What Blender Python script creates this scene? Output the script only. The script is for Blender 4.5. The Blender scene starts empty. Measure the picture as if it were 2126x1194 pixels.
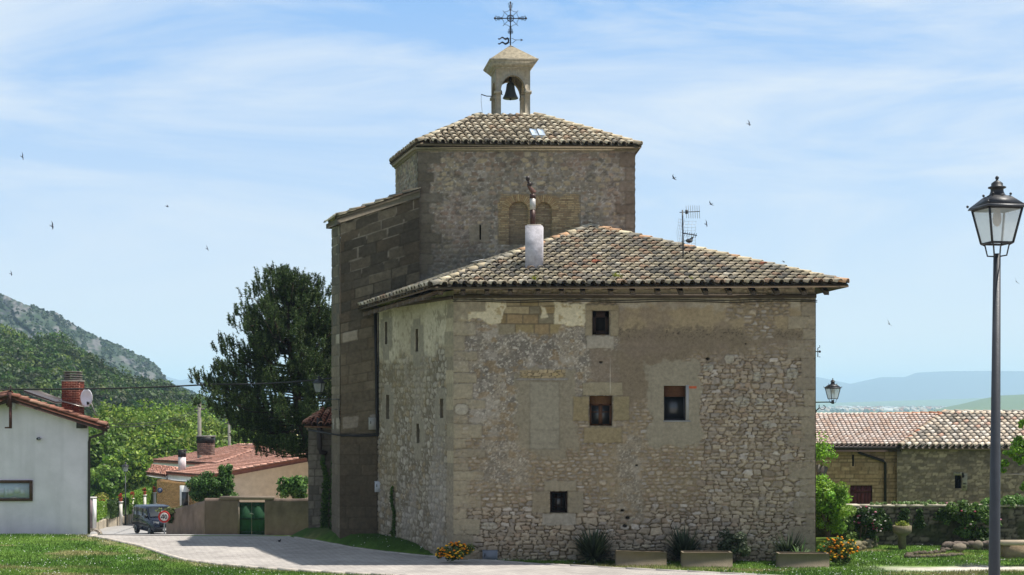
import bpy, math, random
import numpy as np
from mathutils import Vector
R = math.radians
SC = bpy.context.scene
COL = SC.collection
# ---------------------------------------------------------------- camera
F, CX, HY, EH = 3000.0, 1063.0, 832.0, 5.05      # focal in photo pixels, centre column, eye-level row, eye height
cam_d = bpy.data.cameras.new("camera"); cam = bpy.data.objects.new("camera", cam_d); COL.objects.link(cam)
cam.location = (0, 0, EH); cam.rotation_euler = (R(90), 0, 0)
cam_d.sensor_width = 36.0; cam_d.lens = 36.0 * F / 2126.0
cam_d.shift_y = (HY - 597.0) / 2126.0
cam_d.clip_start = 0.5; cam_d.clip_end = 60000.0
SC.camera = cam
# ---------------------------------------------------------------- light
SUN = Vector((0.447, 0.094, 1.0)).normalized()
sd = bpy.data.lights.new("sun", 'SUN'); sd.energy = 5.0; sd.angle = R(0.53); sd.color = (1.0, 0.94, 0.85)
so = bpy.data.objects.new("sun", sd); COL.objects.link(so)
so.rotation_euler = (-SUN).to_track_quat('-Z', 'Y').to_euler(); so.location = (30, 10, 60)
W = bpy.data.worlds.new("World"); SC.world = W; W.use_nodes = True
nt = W.node_tree; nt.nodes.clear()
def N(t, kind, **kw):
    n = t.nodes.new(kind)
    for k, v in kw.items():
        if k in n.inputs: n.inputs[k].default_value = v
        else: setattr(n, k, v)
    return n
out = N(nt, 'ShaderNodeOutputWorld'); bg = N(nt, 'ShaderNodeBackground'); bg.inputs[1].default_value = 0.13
sky = N(nt, 'ShaderNodeTexSky'); sky.sky_type = 'NISHITA'; sky.sun_disc = False
sky.sun_elevation = math.asin(SUN.z); sky.sun_rotation = math.atan2(SUN.x, SUN.y)
sky.altitude = 500; sky.air_density = 1.0; sky.dust_density = 1.2; sky.ozone_density = 1.5
tc = N(nt, 'ShaderNodeTexCoord')
mp = N(nt, 'ShaderNodeMapping'); mp.inputs['Rotation'].default_value = (0, R(12), 0); mp.inputs['Scale'].default_value = (2.0, 1.0, 9.0)
nz = N(nt, 'ShaderNodeTexNoise'); nz.inputs['Scale'].default_value = 1.6; nz.inputs['Detail'].default_value = 7; nz.inputs['Roughness'].default_value = 0.6; nz.inputs['Distortion'].default_value = 0.8
mp.inputs['Location'].default_value = (0.9, 0.0, 0.35)
rp = N(nt, 'ShaderNodeValToRGB'); rp.color_ramp.elements[0].position = 0.37; rp.color_ramp.elements[1].position = 0.62
rp.color_ramp.elements[0].color = (0, 0, 0, 1); rp.color_ramp.elements[1].color = (0.8, 0.8, 0.8, 1)
mx = N(nt, 'ShaderNodeMix', data_type='RGBA'); mx.inputs[7].default_value = (4.4, 4.85, 5.3, 1)
sx = N(nt, 'ShaderNodeSeparateXYZ'); gr = N(nt, 'ShaderNodeValToRGB'); e = gr.color_ramp.elements; SB = 8.6
for pos, c in ((0.0, (.47, .55, .62)), (0.05, (.46, .53, .61)), (0.14, (.35, .46, .61)), (0.27, (.185, .345, .60)), (0.42, (.11, .17, .29)), (1.0, (.05, .075, .15))):
    k = e[0] if pos == 0 else (e[len(e) - 1] if pos == 1.0 else e.new(pos)); k.color = (*c, 1)
sc_ = N(nt, 'ShaderNodeVectorMath'); sc_.operation = 'SCALE'; sc_.inputs['Scale'].default_value = SB
m2_ = N(nt, 'ShaderNodeMix', data_type='RGBA'); m2_.inputs[0].default_value = 0.85                # thin high veil over the clear sky
nt.links.new(tc.outputs['Generated'], sx.inputs[0]); nt.links.new(sx.outputs['Z'], gr.inputs[0]); nt.links.new(gr.outputs[0], sc_.inputs[0])
nt.links.new(sky.outputs[0], m2_.inputs[6]); nt.links.new(sc_.outputs[0], m2_.inputs[7])
nt.links.new(tc.outputs['Generated'], mp.inputs[0]); nt.links.new(mp.outputs[0], nz.inputs['Vector'])
fz = N(nt, 'ShaderNodeMapRange'); fz.inputs[1].default_value = 0.02; fz.inputs[2].default_value = 0.13; fm = N(nt, 'ShaderNodeMath'); fm.operation = 'MULTIPLY'
nt.links.new(sx.outputs['Z'], fz.inputs[0]); nt.links.new(nz.outputs['Fac'], rp.inputs[0]); nt.links.new(rp.outputs[0], fm.inputs[0]); nt.links.new(fz.outputs[0], fm.inputs[1]); nt.links.new(fm.outputs[0], mx.inputs[0])
nt.links.new(m2_.outputs[2], mx.inputs[6]); nt.links.new(mx.outputs[2], bg.inputs[0]); nt.links.new(bg.outputs[0], out.inputs[0])
SC.view_settings.view_transform = 'Standard'; SC.view_settings.look = 'None'
SC.view_settings.exposure = 0.5; SC.view_settings.gamma = 1.0
SC.cycles.caustics_reflective = False; SC.cycles.caustics_refractive = False; SC.cycles.volume_bounces = 4; SC.cycles.max_bounces = 6; SC.cycles.transparent_max_bounces = 12
# ---------------------------------------------------------------- numpy noise
def hsh(ix, iy, seed=0):
    h = (ix.astype(np.int64) * 374761393 + iy.astype(np.int64) * 668265263 + seed * 974634777) & 0xffffffff
    h = ((h ^ (h >> 13)) * 1274126177) & 0xffffffff
    h = ((h ^ (h >> 16)) * 2246822519) & 0xffffffff
    return ((h ^ (h >> 15)) & 0xffffff) / float(0x1000000)
def vn(x, y, seed=0):
    x = np.asarray(x, float); y = np.asarray(y, float)
    ix = np.floor(x); iy = np.floor(y); fx = x - ix; fy = y - iy
    fx = fx * fx * (3 - 2 * fx); fy = fy * fy * (3 - 2 * fy)
    a = hsh(ix, iy, seed); b = hsh(ix + 1, iy, seed); c = hsh(ix, iy + 1, seed); d = hsh(ix + 1, iy + 1, seed)
    return (a * (1 - fx) + b * fx) * (1 - fy) + (c * (1 - fx) + d * fx) * fy
def fbm(x, y, o=4, seed=0):
    s = 0; a = 0.5; t = 0
    for k in range(o):
        s = s + a * vn(x * 2 ** k, y * 2 ** k, seed + k * 17); t += a; a *= 0.55
    return s / t
def ss(a, b, x):
    t = np.clip((x - a) / (b - a), 0, 1); return t * t * (3 - 2 * t)
def lin(c):
    c = np.asarray(c, float); return np.where(c <= 0.04045, c / 12.92, ((c + 0.055) / 1.055) ** 2.4)
def C(*rgb): return lin(np.array(rgb) / 255.0)
def mixc(a, b, t): return a * (1 - t[..., None]) + b * t[..., None]
rng = np.random.default_rng(7)
# ---------------------------------------------------------------- mesh helpers
class MB:
    def __init__(s): s.v = []; s.q = []; s.t = []; s.c = []; s.n = 0
    def add(s, v, q=None, t=None, c=(0.5, 0.5, 0.5)):
        v = np.asarray(v, float).reshape(-1, 3); k = len(v)
        c = np.asarray(c, float)
        c = np.broadcast_to(c, (k, 3)) if c.ndim == 1 else c.reshape(-1, 3)
        if q is not None and len(q): s.q.append(np.asarray(q, np.int64).reshape(-1, 4) + s.n)
        if t is not None and len(t): s.t.append(np.asarray(t, np.int64).reshape(-1, 3) + s.n)
        s.v.append(v); s.c.append(c); s.n += k
    def box(s, a, b, c=(0.5, 0.5, 0.5)):
        x0, y0, z0 = a; x1, y1, z1 = b
        s.prism([(x0, y0), (x1, y0), (x1, y1), (x0, y1)], z0, z1, c)
    def obox(s, o, u, v, w, c=(0.5, 0.5, 0.5)):
        o, u, v, w = [np.asarray(k, float) for k in (o, u, v, w)]
        p = [o, o + u, o + u + v, o + v]; p += [k + w for k in p]
        s.add(p, [(0, 3, 2, 1), (4, 5, 6, 7), (0, 1, 5, 4), (1, 2, 6, 5), (2, 3, 7, 6), (3, 0, 4, 7)], None, c)
    def prism(s, xy, z0, z1, c=(0.5, 0.5, 0.5)):
        n = len(xy); v = [(x, y, z0) for x, y in xy] + [(x, y, z1) for x, y in xy]
        q = [(i, (i + 1) % n, n + (i + 1) % n, n + i) for i in range(n)]
        t = [(0, i + 1, i) for i in range(1, n - 1)] + [(n, n + i, n + i + 1) for i in range(1, n - 1)]
        s.add(v, q, t, c)
    def slab(s, pts, d, c=(0.5, 0.5, 0.5)):
        pts = np.asarray(pts, float); d = np.asarray(d, float); n = len(pts)
        q = [(i, (i + 1) % n, n + (i + 1) % n, n + i) for i in range(n)]
        t = [(0, i, i + 1) for i in range(1, n - 1)] + [(n, n + i + 1, n + i) for i in range(1, n - 1)]
        s.add(np.vstack([pts, pts + d]), q, t, c)
    def tube(s, pts, r, seg=6, c=(0.5, 0.5, 0.5), caps=True, closed=False):
        pts = np.asarray(pts, float); n = len(pts); r = np.broadcast_to(np.asarray(r, float), (n,))
        vs = []
        for i in range(n):
            if closed: d = pts[(i + 1) % n] - pts[i - 1]
            else: d = pts[min(i + 1, n - 1)] - pts[max(i - 1, 0)]
            d = d / (np.linalg.norm(d) + 1e-9)
            up = np.array((0, 0, 1.)) if abs(d[2]) < 0.9 else np.array((0, 1., 0))
            a = np.cross(d, up); a /= np.linalg.norm(a); b = np.cross(d, a)
            th = np.arange(seg) * 2 * np.pi / seg
            vs.append(pts[i] + r[i] * (np.cos(th)[:, None] * a + np.sin(th)[:, None] * b))
        m = n if closed else n - 1
        q = [(i * seg + k, i * seg + (k + 1) % seg, ((i + 1) % n) * seg + (k + 1) % seg, ((i + 1) % n) * seg + k) for i in range(m) for k in range(seg)]
        t = []
        if caps and not closed:
            t = [(0, k + 1, k) for k in range(1, seg - 1)] + [((n - 1) * seg, (n - 1) * seg + k, (n - 1) * seg + k + 1) for k in range(1, seg - 1)]
        s.add(np.vstack(vs), q, t, c)
    def lathe(s, o, prof, seg=16, c=(0.5, 0.5, 0.5), rot=0.0):
        o = np.asarray(o, float); th = np.arange(seg) * 2 * np.pi / seg + rot; vs = []
        for r, z in prof: vs.append(np.c_[o[0] + r * np.cos(th), o[1] + r * np.sin(th), np.full(seg, o[2] + z)])
        n = len(prof)
        q = [(i * seg + k, i * seg + (k + 1) % seg, (i + 1) * seg + (k + 1) % seg, (i + 1) * seg + k) for i in range(n - 1) for k in range(seg)]
        t = [(0, k + 1, k) for k in range(1, seg - 1)] + [((n - 1) * seg, (n - 1) * seg + k, (n - 1) * seg + k + 1) for k in range(1, seg - 1)]
        s.add(np.vstack(vs), q, t, c)
    def ball(s, o, r, c=(0.5, 0.5, 0.5), seg=10, ring=6):
        rr = np.broadcast_to(np.asarray(r, float), (3,)); th = np.arange(seg) * 2 * np.pi / seg; vs = []
        for i in range(ring + 1):
            p = -np.pi / 2 + np.pi * i / ring; k = max(math.cos(p), 0.02)
            vs.append(np.c_[o[0] + rr[0] * k * np.cos(th), o[1] + rr[1] * k * np.sin(th), np.full(seg, o[2] + rr[2] * math.sin(p))])
        q = [(i * seg + k, i * seg + (k + 1) % seg, (i + 1) * seg + (k + 1) % seg, (i + 1) * seg + k) for i in range(ring) for k in range(seg)]
        s.add(np.vstack(vs), q, None, c)
    def grid(s, P, c, mask=None):
        h, w = P.shape[:2]; i = np.arange(h * w).reshape(h, w)
        q = np.stack([i[:-1, :-1], i[:-1, 1:], i[1:, 1:], i[1:, :-1]], -1)
        if mask is not None: q = q[mask]
        s.add(P.reshape(-1, 3), q.reshape(-1, 4), None, c.reshape(-1, 3) if np.ndim(c) > 1 else c)
WL = {}
def wl(o): return WL.get(o.name, np.zeros(3)) if o is not None else np.zeros(3)
def build(mb, name, mat, parent=None, loc=None, smooth=False, local=False):
    v = np.vstack(mb.v) if mb.v else np.zeros((0, 3)); c = np.vstack(mb.c)
    base = wl(parent) if parent is not None else (np.zeros(3) if loc is None else np.asarray(loc, float))
    if not local: v = v - base
    q = np.vstack(mb.q) if mb.q else np.zeros((0, 4), int); t = np.vstack(mb.t) if mb.t else np.zeros((0, 3), int)
    me = bpy.data.meshes.new(name)
    me.vertices.add(len(v)); me.vertices.foreach_set('co', v.astype(np.float32).ravel())
    me.loops.add(q.size + t.size); me.loops.foreach_set('vertex_index', np.concatenate([q.ravel(), t.ravel()]).astype(np.int32))
    me.polygons.add(len(q) + len(t))
    me.polygons.foreach_set('loop_start', np.concatenate([np.arange(len(q)) * 4, q.size + np.arange(len(t)) * 3]).astype(np.int32))
    if smooth: me.polygons.foreach_set('use_smooth', np.ones(len(q) + len(t), bool))
    me.update(calc_edges=True)
    a = me.color_attributes.new('Col', 'FLOAT_COLOR', 'POINT')
    a.data.foreach_set('color', np.c_[c, np.ones(len(c))].astype(np.float32).ravel())
    me.materials.append(mat)
    o = bpy.data.objects.new(name, me); COL.objects.link(o)
    if parent is not None: o.parent = parent; WL[o.name] = base
    else: o.location = base; WL[o.name] = base
    return o
def tag(o, label, cat, group=None, kind=None):
    if label: o['label'] = label
    if cat: o['category'] = cat
    if group: o['group'] = group
    if kind: o['kind'] = kind
    return o
def thing(name, label, cat, loc=(0, 0, 0), rz=0, group=None):
    o = bpy.data.objects.new(name, None); COL.objects.link(o); o.empty_display_size = 0.2
    o.location = loc; o.rotation_euler = (0, 0, rz); WL[o.name] = np.asarray(loc, float)
    return tag(o, label, cat, group)
def dup(root, loc, rz, label, group=None, scale=1.0):
    def cp(o, par):
        c = o.copy(); COL.objects.link(c)
        if par is not None: c.parent = par
        for ch in list(o.children): cp(ch, c)
        return c
    r = cp(root, None); r.location = loc; r.rotation_euler = (0, 0, rz); r.scale = (scale,) * 3; r['label'] = label
    if group: r['group'] = group
    return r
def P(px, py, Y): return np.array([(px - CX) / F * Y, Y, EH + (HY - py) / F * Y])
def XX(px, Y): return (px - CX) / F * Y
def ZZ(py, Y): return EH + (HY - py) / F * Y
# ---------------------------------------------------------------- materials
def mat(name, rough=0.85, var=0.25, vscale=3.0, bump=0.0, bscale=30.0, metal=0.0, base=None, spec=0.3, trans=0.0, detail=6):
    m = bpy.data.materials.new(name); m.use_nodes = True; t = m.node_tree; t.nodes.clear()
    o = N(t, 'ShaderNodeOutputMaterial'); b = N(t, 'ShaderNodeBsdfPrincipled')
    b.inputs['Roughness'].default_value = rough; b.inputs['Metallic'].default_value = metal
    b.inputs['Specular IOR Level'].default_value = spec
    tcn = N(t, 'ShaderNodeTexCoord')
    if base is None: src = N(t, 'ShaderNodeAttribute'); src.attribute_name = 'Col'; sc = src.outputs['Color']
    else: src = N(t, 'ShaderNodeRGB'); src.outputs[0].default_value = (*base, 1); sc = src.outputs[0]
    if var > 0:
        n = N(t, 'ShaderNodeTexNoise'); n.inputs['Scale'].default_value = vscale; n.inputs['Detail'].default_value = detail; n.inputs['Roughness'].default_value = 0.65
        t.links.new(tcn.outputs['Object'], n.inputs['Vector'])
        mr = N(t, 'ShaderNodeMapRange'); mr.inputs[1].default_value = 0.25; mr.inputs[2].default_value = 0.75
        mr.inputs[3].default_value = 1 - var; mr.inputs[4].default_value = 1 + var
        t.links.new(n.outputs['Fac'], mr.inputs[0])
        vm = N(t, 'ShaderNodeVectorMath'); vm.operation = 'SCALE'
        t.links.new(sc, vm.inputs[0]); t.links.new(mr.outputs[0], vm.inputs['Scale']); sc = vm.outputs[0]
    t.links.new(sc, b.inputs['Base Color'])
    if bump > 0:
        n2 = N(t, 'ShaderNodeTexNoise'); n2.inputs['Scale'].default_value = bscale; n2.inputs['Detail'].default_value = 5
        t.links.new(tcn.outputs['Object'], n2.inputs['Vector'])
        bp = N(t, 'ShaderNodeBump'); bp.inputs['Strength'].default_value = bump; bp.inputs['Distance'].default_value = 0.02
        t.links.new(n2.outputs['Fac'], bp.inputs['Height']); t.links.new(bp.outputs[0], b.inputs['Normal'])
    if trans > 0:
        tr = N(t, 'ShaderNodeBsdfTranslucent'); t.links.new(sc, tr.inputs[0]); ms = N(t, 'ShaderNodeMixShader'); ms.inputs[0].default_value = trans
        t.links.new(b.outputs[0], ms.inputs[1]); t.links.new(tr.outputs[0], ms.inputs[2]); t.links.new(ms.outputs[0], o.inputs[0])
    else: t.links.new(b.outputs[0], o.inputs[0])
    return m
M_stone = mat('stone', 0.92, 0.26, 9.0, 0.9, 40.0, spec=0.15)
M_tile = mat('roof_tile', 0.88, 0.3, 7.0, 0.4, 30.0, spec=0.2)
M_wood = mat('old_wood', 0.8, 0.3, 4.0, 0.4, 20.0)
M_paint = mat('painted', 0.55, 0.1, 2.0, 0.05, 30.0)
M_iron = mat('dark_iron', 0.5, 0.2, 8.0, 0.1, 60.0, metal=0.2, spec=0.5)
M_metal = mat('metal', 0.35, 0.1, 8.0, 0.0, metal=0.8)
M_plaster = mat('white_plaster', 0.9, 0.12, 0.9, 0.25, 25.0)
M_conc = mat('concrete', 0.9, 0.18, 3.0, 0.4, 30.0)
M_leaf = mat('leaf', 0.55, 0.15, 2.0, 0.0, trans=0.35, spec=0.35)
M_needle = mat('needle', 0.6, 0.15, 2.0, 0.0, trans=0.15, spec=0.3)
M_bark = mat('bark', 0.95, 0.35, 6.0, 0.8, 15.0)
M_grass = mat('grass_blade', 0.7, 0.25, 0.5, 0.0, trans=0.3)
M_petal = mat('petal', 0.7, 0.1, 3.0, 0.0, trans=0.3)
M_hill = mat('hillside', 0.95, 0.2, 0.05, 0.0)
M_far = mat('far_land', 0.95, 0.1, 0.002, 0.0)
M_dark = mat('dark_interior', 0.9, 0.2, 3.0, base=(0.012, 0.011, 0.010))
M_glass = mat('window_glass', 0.3, 0.0, base=(0.015, 0.018, 0.02), spec=0.8)
M_car = mat('car_paint', 0.25, 0.05, 2.0, 0.0, metal=0.3, spec=0.6)
M_frost = mat('frosted_glass', 0.25, 0.12, 5.0, trans=0.45, spec=0.5)
_t = M_frost.node_tree; _o = [n for n in _t.nodes if n.type == 'OUTPUT_MATERIAL'][0]; _s = _o.inputs[0].links[0].from_socket
_tr = N(_t, 'ShaderNodeBsdfTransparent'); _ms = N(_t, 'ShaderNodeMixShader'); _ms.inputs[0].default_value = 0.5; _t.links.new(_s, _ms.inputs[1]); _t.links.new(_tr.outputs[0], _ms.inputs[2]); _t.links.new(_ms.outputs[0], _o.inputs[0])
M_rubber = mat('rubber', 0.8, 0.1, 3.0, base=(0.02, 0.02, 0.02))
# ================================================================ ground
DY = np.array([-200, 0, 13, 25, 33, 40, 45, 54, 60, 80, 100, 130, 200, 400, 1000, 3000, 6000, 60000.])
DD = np.array([1.2, 1.6, 2.45, 3.95, 4.62, 4.92, 5.05, 5.05, 5.6, 7.45, 8.4, 9.5, 12, 19, 29, 34, 36, 36.])
def zt(X, Y):
    X = np.asarray(X, float); Y = np.asarray(Y, float)
    d = sum(np.interp(Y + k, DY, DD) for k in (-2.4, -1.2, 0, 1.2, 2.4)) / 5
    z = EH - d
    z = z + 0.18 * ss(8, 0, np.abs(X + 19)) * ss(36, 44, Y) * ss(58, 50, Y)          # low lawn mound
    und = (fbm(X * 0.25, Y * 0.25, 3, 5) - 0.5) * 0.10 * ss(120, 60, Y)
    road = ss(-22, -16, X) * ss(1, -2, X)
    far = (fbm(X / 1400, Y / 1400, 3, 9) - 0.45) * 3 * ss(500, 2500, Y)
    bank = 0.36 * ss(1.0, -1.0, X) * ss(45.0, 49.2, Y) * ss(0.05, 0.95, X - church_x(Y)) * ss(60, 56, Y)            # grass bank rising against the church
    return z + und * (1 - 0.85 * road) + far + bank
def nonuni(lo, hi, core, step, grow=1.16):
    a, b = core; k = list(np.arange(a, b + step / 2, step)); s = step
    while k[-1] < hi: s *= grow; k.append(k[-1] + s)
    s = step
    while k[0] > lo: s *= grow; k.insert(0, k[0] - s)
    return np.array(k)
def ground_color(X, Y):
    n = fbm(X * 0.6, Y * 0.6, 4, 3); f = fbm(X * 4, Y * 4, 3, 4)
    g = mixc(np.broadcast_to(C(70, 102, 36), X.shape + (3,)), np.broadcast_to(C(96, 124, 50), X.shape + (3,)), ss(0.35, 0.7, n))
    g = mixc(g, np.broadcast_to(C(56, 78, 30), X.shape + (3,)), ss(0.45, 0.8, f) * 0.7)
    dry = ss(0.58, 0.72, fbm(X * 0.35 + 9, Y * 0.8, 3, 11)) * 0.7
    g = mixc(g, np.broadcast_to(C(134, 124, 88), X.shape + (3,)), dry)
    # pale gravel path beside the lamp post
    pth = ss(0.9, 0.1, np.abs(Y - 42.9 + 0.04 * (X - 14) + (fbm(X * .5, Y * .5, 3, 21) - .5) * 1.6)) * ss(10, 12.5, X)
    g = mixc(g, np.broadcast_to(C(186, 178, 168), X.shape + (3,)), pth)
    edge = ss(0.5, 0.0, np.abs(X - lawn_x(Y) + 0.5 - (fbm(X, Y, 3, 31) - .5) * 2)) * ss(56, 53, Y) * ss(38, 42, Y)
    g = mixc(g, np.broadcast_to(C(150, 138, 108), X.shape + (3,)), edge * 0.7)
    bounce_gravel = ss(38.5, 36.5, Y) * ss(-14, -11, X); g = mixc(g, np.broadcast_to(C(150, 144, 136), X.shape + (3,)), bounce_gravel)      # unseen pale gravel added to warm the light bounced onto the facade
    bounce_ground = ss(71.5, 73, Y) * ss(112, 104, Y) * ss(-26, -22, X); g = mixc(g, np.broadcast_to(C(160, 146, 128), X.shape + (3,)), bounce_ground)      # unseen beige ground added to keep green out of the bounced light
    bk = ss(1.0, -1.0, X) * ss(44.6, 46.5, Y) * ss(-.05, .5, X - church_x(Y)) * ss(60, 56, Y); g = mixc(g, np.broadcast_to(C(44, 66, 26), X.shape + (3,)), bk * .8)      # bank grass darkened, with the church's shade put into its colour
    farm = ss(900, 2500, Y)
    fld = hsh(np.floor(X / 420 + fbm(X / 800, Y / 800, 2, 5) * 2), np.floor(Y / 700), 8)
    fc = mixc(np.broadcast_to(C(120, 140, 84), X.shape + (3,)), np.broadcast_to(C(184, 174, 138), X.shape + (3,)), ss(0.55, 0.75, fld))
    fc = mixc(fc, np.broadcast_to(C(70, 92, 58), X.shape + (3,)), ss(0.5, 0.62, fbm(X / 260, Y / 260, 4, 19)))
    return mixc(g, fc, farm)
LB = np.array([(184.6, 1116), (224, 1124), (296, 1137), (330, 1148), (386, 1166), (480, 1179), (610, 1191), (760, 1203), (1000, 1220)])
def scr(p, d=5.05): Y = F * d / (p[:, 1] - HY); return (p[:, 0] - CX) / F * Y, Y
lbx, lby = scr(LB)
RB = np.array([(590, 1109), (620, 1118), (740, 1140), (821, 1150), (901, 1158), (960, 1164), (1044, 1170), (1158, 1179), (1330, 1190), (1500, 1200), (1800, 1216)])
rbx, rby = scr(RB)
def lawn_x(Y): return np.interp(Y, lby[::-1], lbx[::-1])
def church_x(Y): return np.interp(Y, rby[::-1], rbx[::-1])
gx = nonuni(-9000, 9000, (-24, 20), 0.30); gy = nonuni(-60, 11000, (38, 62), 0.30)
X, Y = np.meshgrid(gx, gy); Z = zt(X, Y)
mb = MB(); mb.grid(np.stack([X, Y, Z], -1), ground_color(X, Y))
M_ground = mat('meadow_ground', 0.95, 0.3, 2.5, 0.8, 14.0, spec=0.1)
tag(build(mb, 'ground', M_ground, smooth=True), None, None, kind='structure')
# paved forecourt between the lawn and the church (ribbon across, draped on the ground)
M_pave = bpy.data.materials.new('block_paving'); M_pave.use_nodes = True; t = M_pave.node_tree
b = t.nodes['Principled BSDF']; b.inputs['Roughness'].default_value = 0.9; b.inputs['Specular IOR Level'].default_value = 0.2
tcn = N(t, 'ShaderNodeTexCoord'); br = N(t, 'ShaderNodeTexBrick'); mpn = N(t, 'ShaderNodeMapping'); mpn.inputs['Rotation'].default_value = (0, 0, R(28))
br.inputs['Scale'].default_value = 1.0; br.inputs['Brick Width'].default_value = 0.30; br.inputs['Row Height'].default_value = 0.15; br.inputs['Mortar Size'].default_value = 0.008
br.inputs['Color1'].default_value = (*C(168, 163, 157), 1); br.inputs['Color2'].default_value = (*C(154, 149, 145), 1); br.inputs['Mortar'].default_value = (*C(110, 105, 100), 1)
n1 = N(t, 'ShaderNodeTexNoise'); n1.inputs['Scale'].default_value = 0.5; n1.inputs['Detail'].default_value = 8; n1.inputs['Roughness'].default_value = 0.7
mr = N(t, 'ShaderNodeMapRange'); mr.inputs[1].default_value = 0.3; mr.inputs[2].default_value = 0.7; mr.inputs[3].default_value = 0.74; mr.inputs[4].default_value = 1.2
vm = N(t, 'ShaderNodeVectorMath'); vm.operation = 'SCALE'
t.links.new(tcn.outputs['Object'], mpn.inputs[0]); t.links.new(mpn.outputs[0], br.inputs['Vector']); t.links.new(tcn.outputs['Object'], n1.inputs['Vector'])
t.links.new(n1.outputs[0], mr.inputs[0]); t.links.new(br.outputs['Color'], vm.inputs[0]); t.links.new(mr.outputs[0], vm.inputs['Scale']); t.links.new(vm.outputs[0], b.inputs['Base Color'])
def ribbon(name, xl, xr, ys, m, col, off=0.02, n=40, label=None):
    Yg = np.repeat(ys[:, None], n, 1); L = xl(ys)[:, None]; Rr = xr(ys)[:, None]; k = np.linspace(0, 1, n)[None]
    Xg = L * (1 - k) + Rr * k; mb = MB(); mb.grid(np.stack([Xg, Yg, zt(Xg, Yg) + off], -1), np.asarray(col))
    return tag(build(mb, name, m, smooth=True), None, None, kind='structure')
ys = np.arange(34, 54.9, 0.3)
ribbon('plaza', lawn_x, lambda y: np.where(y > 53.2, -8.0 - (y - 53.2) * 0.3, church_x(y)), ys, M_pave, (1, 1, 1), 0.03, 60)
# far edging stones of the plaza and pale kerb rows along both grass edges
M_kerb = mat('kerb_stone', 0.9, 0.2, 3.0, 0.3, 30)
def kerb(name, fx, y0, y1, w, col):
    mb = MB(); y = y0; k = 0
    while y < y1:
        a = np.array([fx(y), y]); b = np.array([fx(y + .45), y + .45]); d = (b - a); d /= np.linalg.norm(d) + 1e-9; nrm = np.array([-d[1], d[0]]) * w
        z = float(zt(a[0], a[1])); L = np.linalg.norm(np.array([fx(y + .45), y + .45]) - a) - 0.02
        mb.obox((a[0] - nrm[0] / 2, a[1] - nrm[1] / 2, z - 0.1), (*(d * L), 0), (*nrm, 0), (0, 0, 0.15 + 0.004 * (k % 3)), np.asarray(col) * (0.9 + 0.2 * random.random()))
        y += .45; k += 1
    return tag(build(mb, name, M_kerb), None, None, kind='structure')
random.seed(4)
kerb('kerb', lawn_x, 38.5, 54.2, 0.14, C(178, 170, 160))
kerb('kerb', church_x, 38.5, 53, 0.14, C(160, 154, 148))
# asphalt lane running down past the white house
ly = np.arange(54.8, 150, 1.2)
def lane_l(y): return np.interp(y, [54, 60, 70, 80, 92, 105, 150], [-16.4, -17.2, -21.0, -24.0, -26.5, -29, -38])
def lane_r(y): return np.interp(y, [54, 60, 70, 80, 92, 105, 150], [-8.2, -13.6, -15.8, -17.9, -21.5, -24.6, -33])
M_asph = mat('lane_asphalt', 0.92, 0.2, 1.2, 0.5, 40.0)
ribbon('road', lane_l, lane_r, ly, M_asph, C(148, 146, 144), 0.05, 16)
# ================================================================ masonry painters (colour and relief of stones)
def rubble(x, y, sx, sy, seed, p=3.0, big=0.25):
    x = x + (fbm(x * 2.2, y * 2.2, 3, seed + 1) - .5) * sx * 0.9; y = y + (fbm(x * 2.0, y * 2.6, 3, seed + 2) - .5) * sy * 0.9
    r0 = np.floor(y / sy); F1 = np.full(x.shape, 9.); F2 = np.full(x.shape, 9.); ID = np.zeros(x.shape)
    for dj in (-1, 0, 1):
        r = r0 + dj; off = hsh(r, r * 0, seed + 5); i0 = np.floor(x / sx - off)
        for di in (-1, 0, 1):
            i = i0 + di; a = hsh(i, r, seed); b = hsh(i, r, seed + 1); w = hsh(i, r, seed + 2)
            dx = (x / sx - off - i - .5 - (a - .5) * .62); dy = (y / sy - r - .5 - (b - .5) * .42)
            d = (np.abs(dx) ** p + np.abs(dy) ** p) ** (1 / p) - (w - .5) * big
            c = d < F1; F2 = np.where(c, F1, np.minimum(F2, d)); ID = np.where(c, hsh(i, r, seed + 7), ID); F1 = np.where(c, d, F1)
    return ID, F2 - F1
def ashlar(x, y, seed, rows=(0.28, 0.42), lens=(0.45, 0.95)):
    rr = np.random.default_rng(seed); y0 = y.min() - 1; ed = [y0]
    while ed[-1] < y.max() + 1: ed.append(ed[-1] + rr.uniform(*rows))
    ed = np.array(ed); y = y + (fbm(x * 1.5, y * 1.5, 2, seed) - .5) * 0.03
    j = np.clip(np.searchsorted(ed, y) - 1, 0, len(ed) - 2); dy = np.minimum(y - ed[j], ed[j + 1] - y)
    ID = np.zeros(x.shape); dx = np.zeros(x.shape)
    for k in range(j.min(), j.max() + 1):
        m = j == k; e = [x.min() - rr.uniform(0.2, 1)]
        while e[-1] < x.max() + 1: e.append(e[-1] + rr.uniform(*lens))
        e = np.array(e); i = np.clip(np.searchsorted(e, x[m]) - 1, 0, len(e) - 2)
        dx[m] = np.minimum(x[m] - e[i], e[i + 1] - x[m]); ID[m] = hsh(i, i * 0 + k, seed + 3)
    return ID, np.minimum(dx, dy)
def pal(ID, cols, wts=None):
    cols = np.array(cols); n = len(cols); wts = np.ones(n) if wts is None else np.array(wts, float); e = np.cumsum(wts) / sum(wts)
    k = np.clip(np.searchsorted(e, ID), 0, n - 1); s = 0.86 + 0.28 * ((ID * 97.13) % 1.0)
    return cols[k] * s[..., None]
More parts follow.
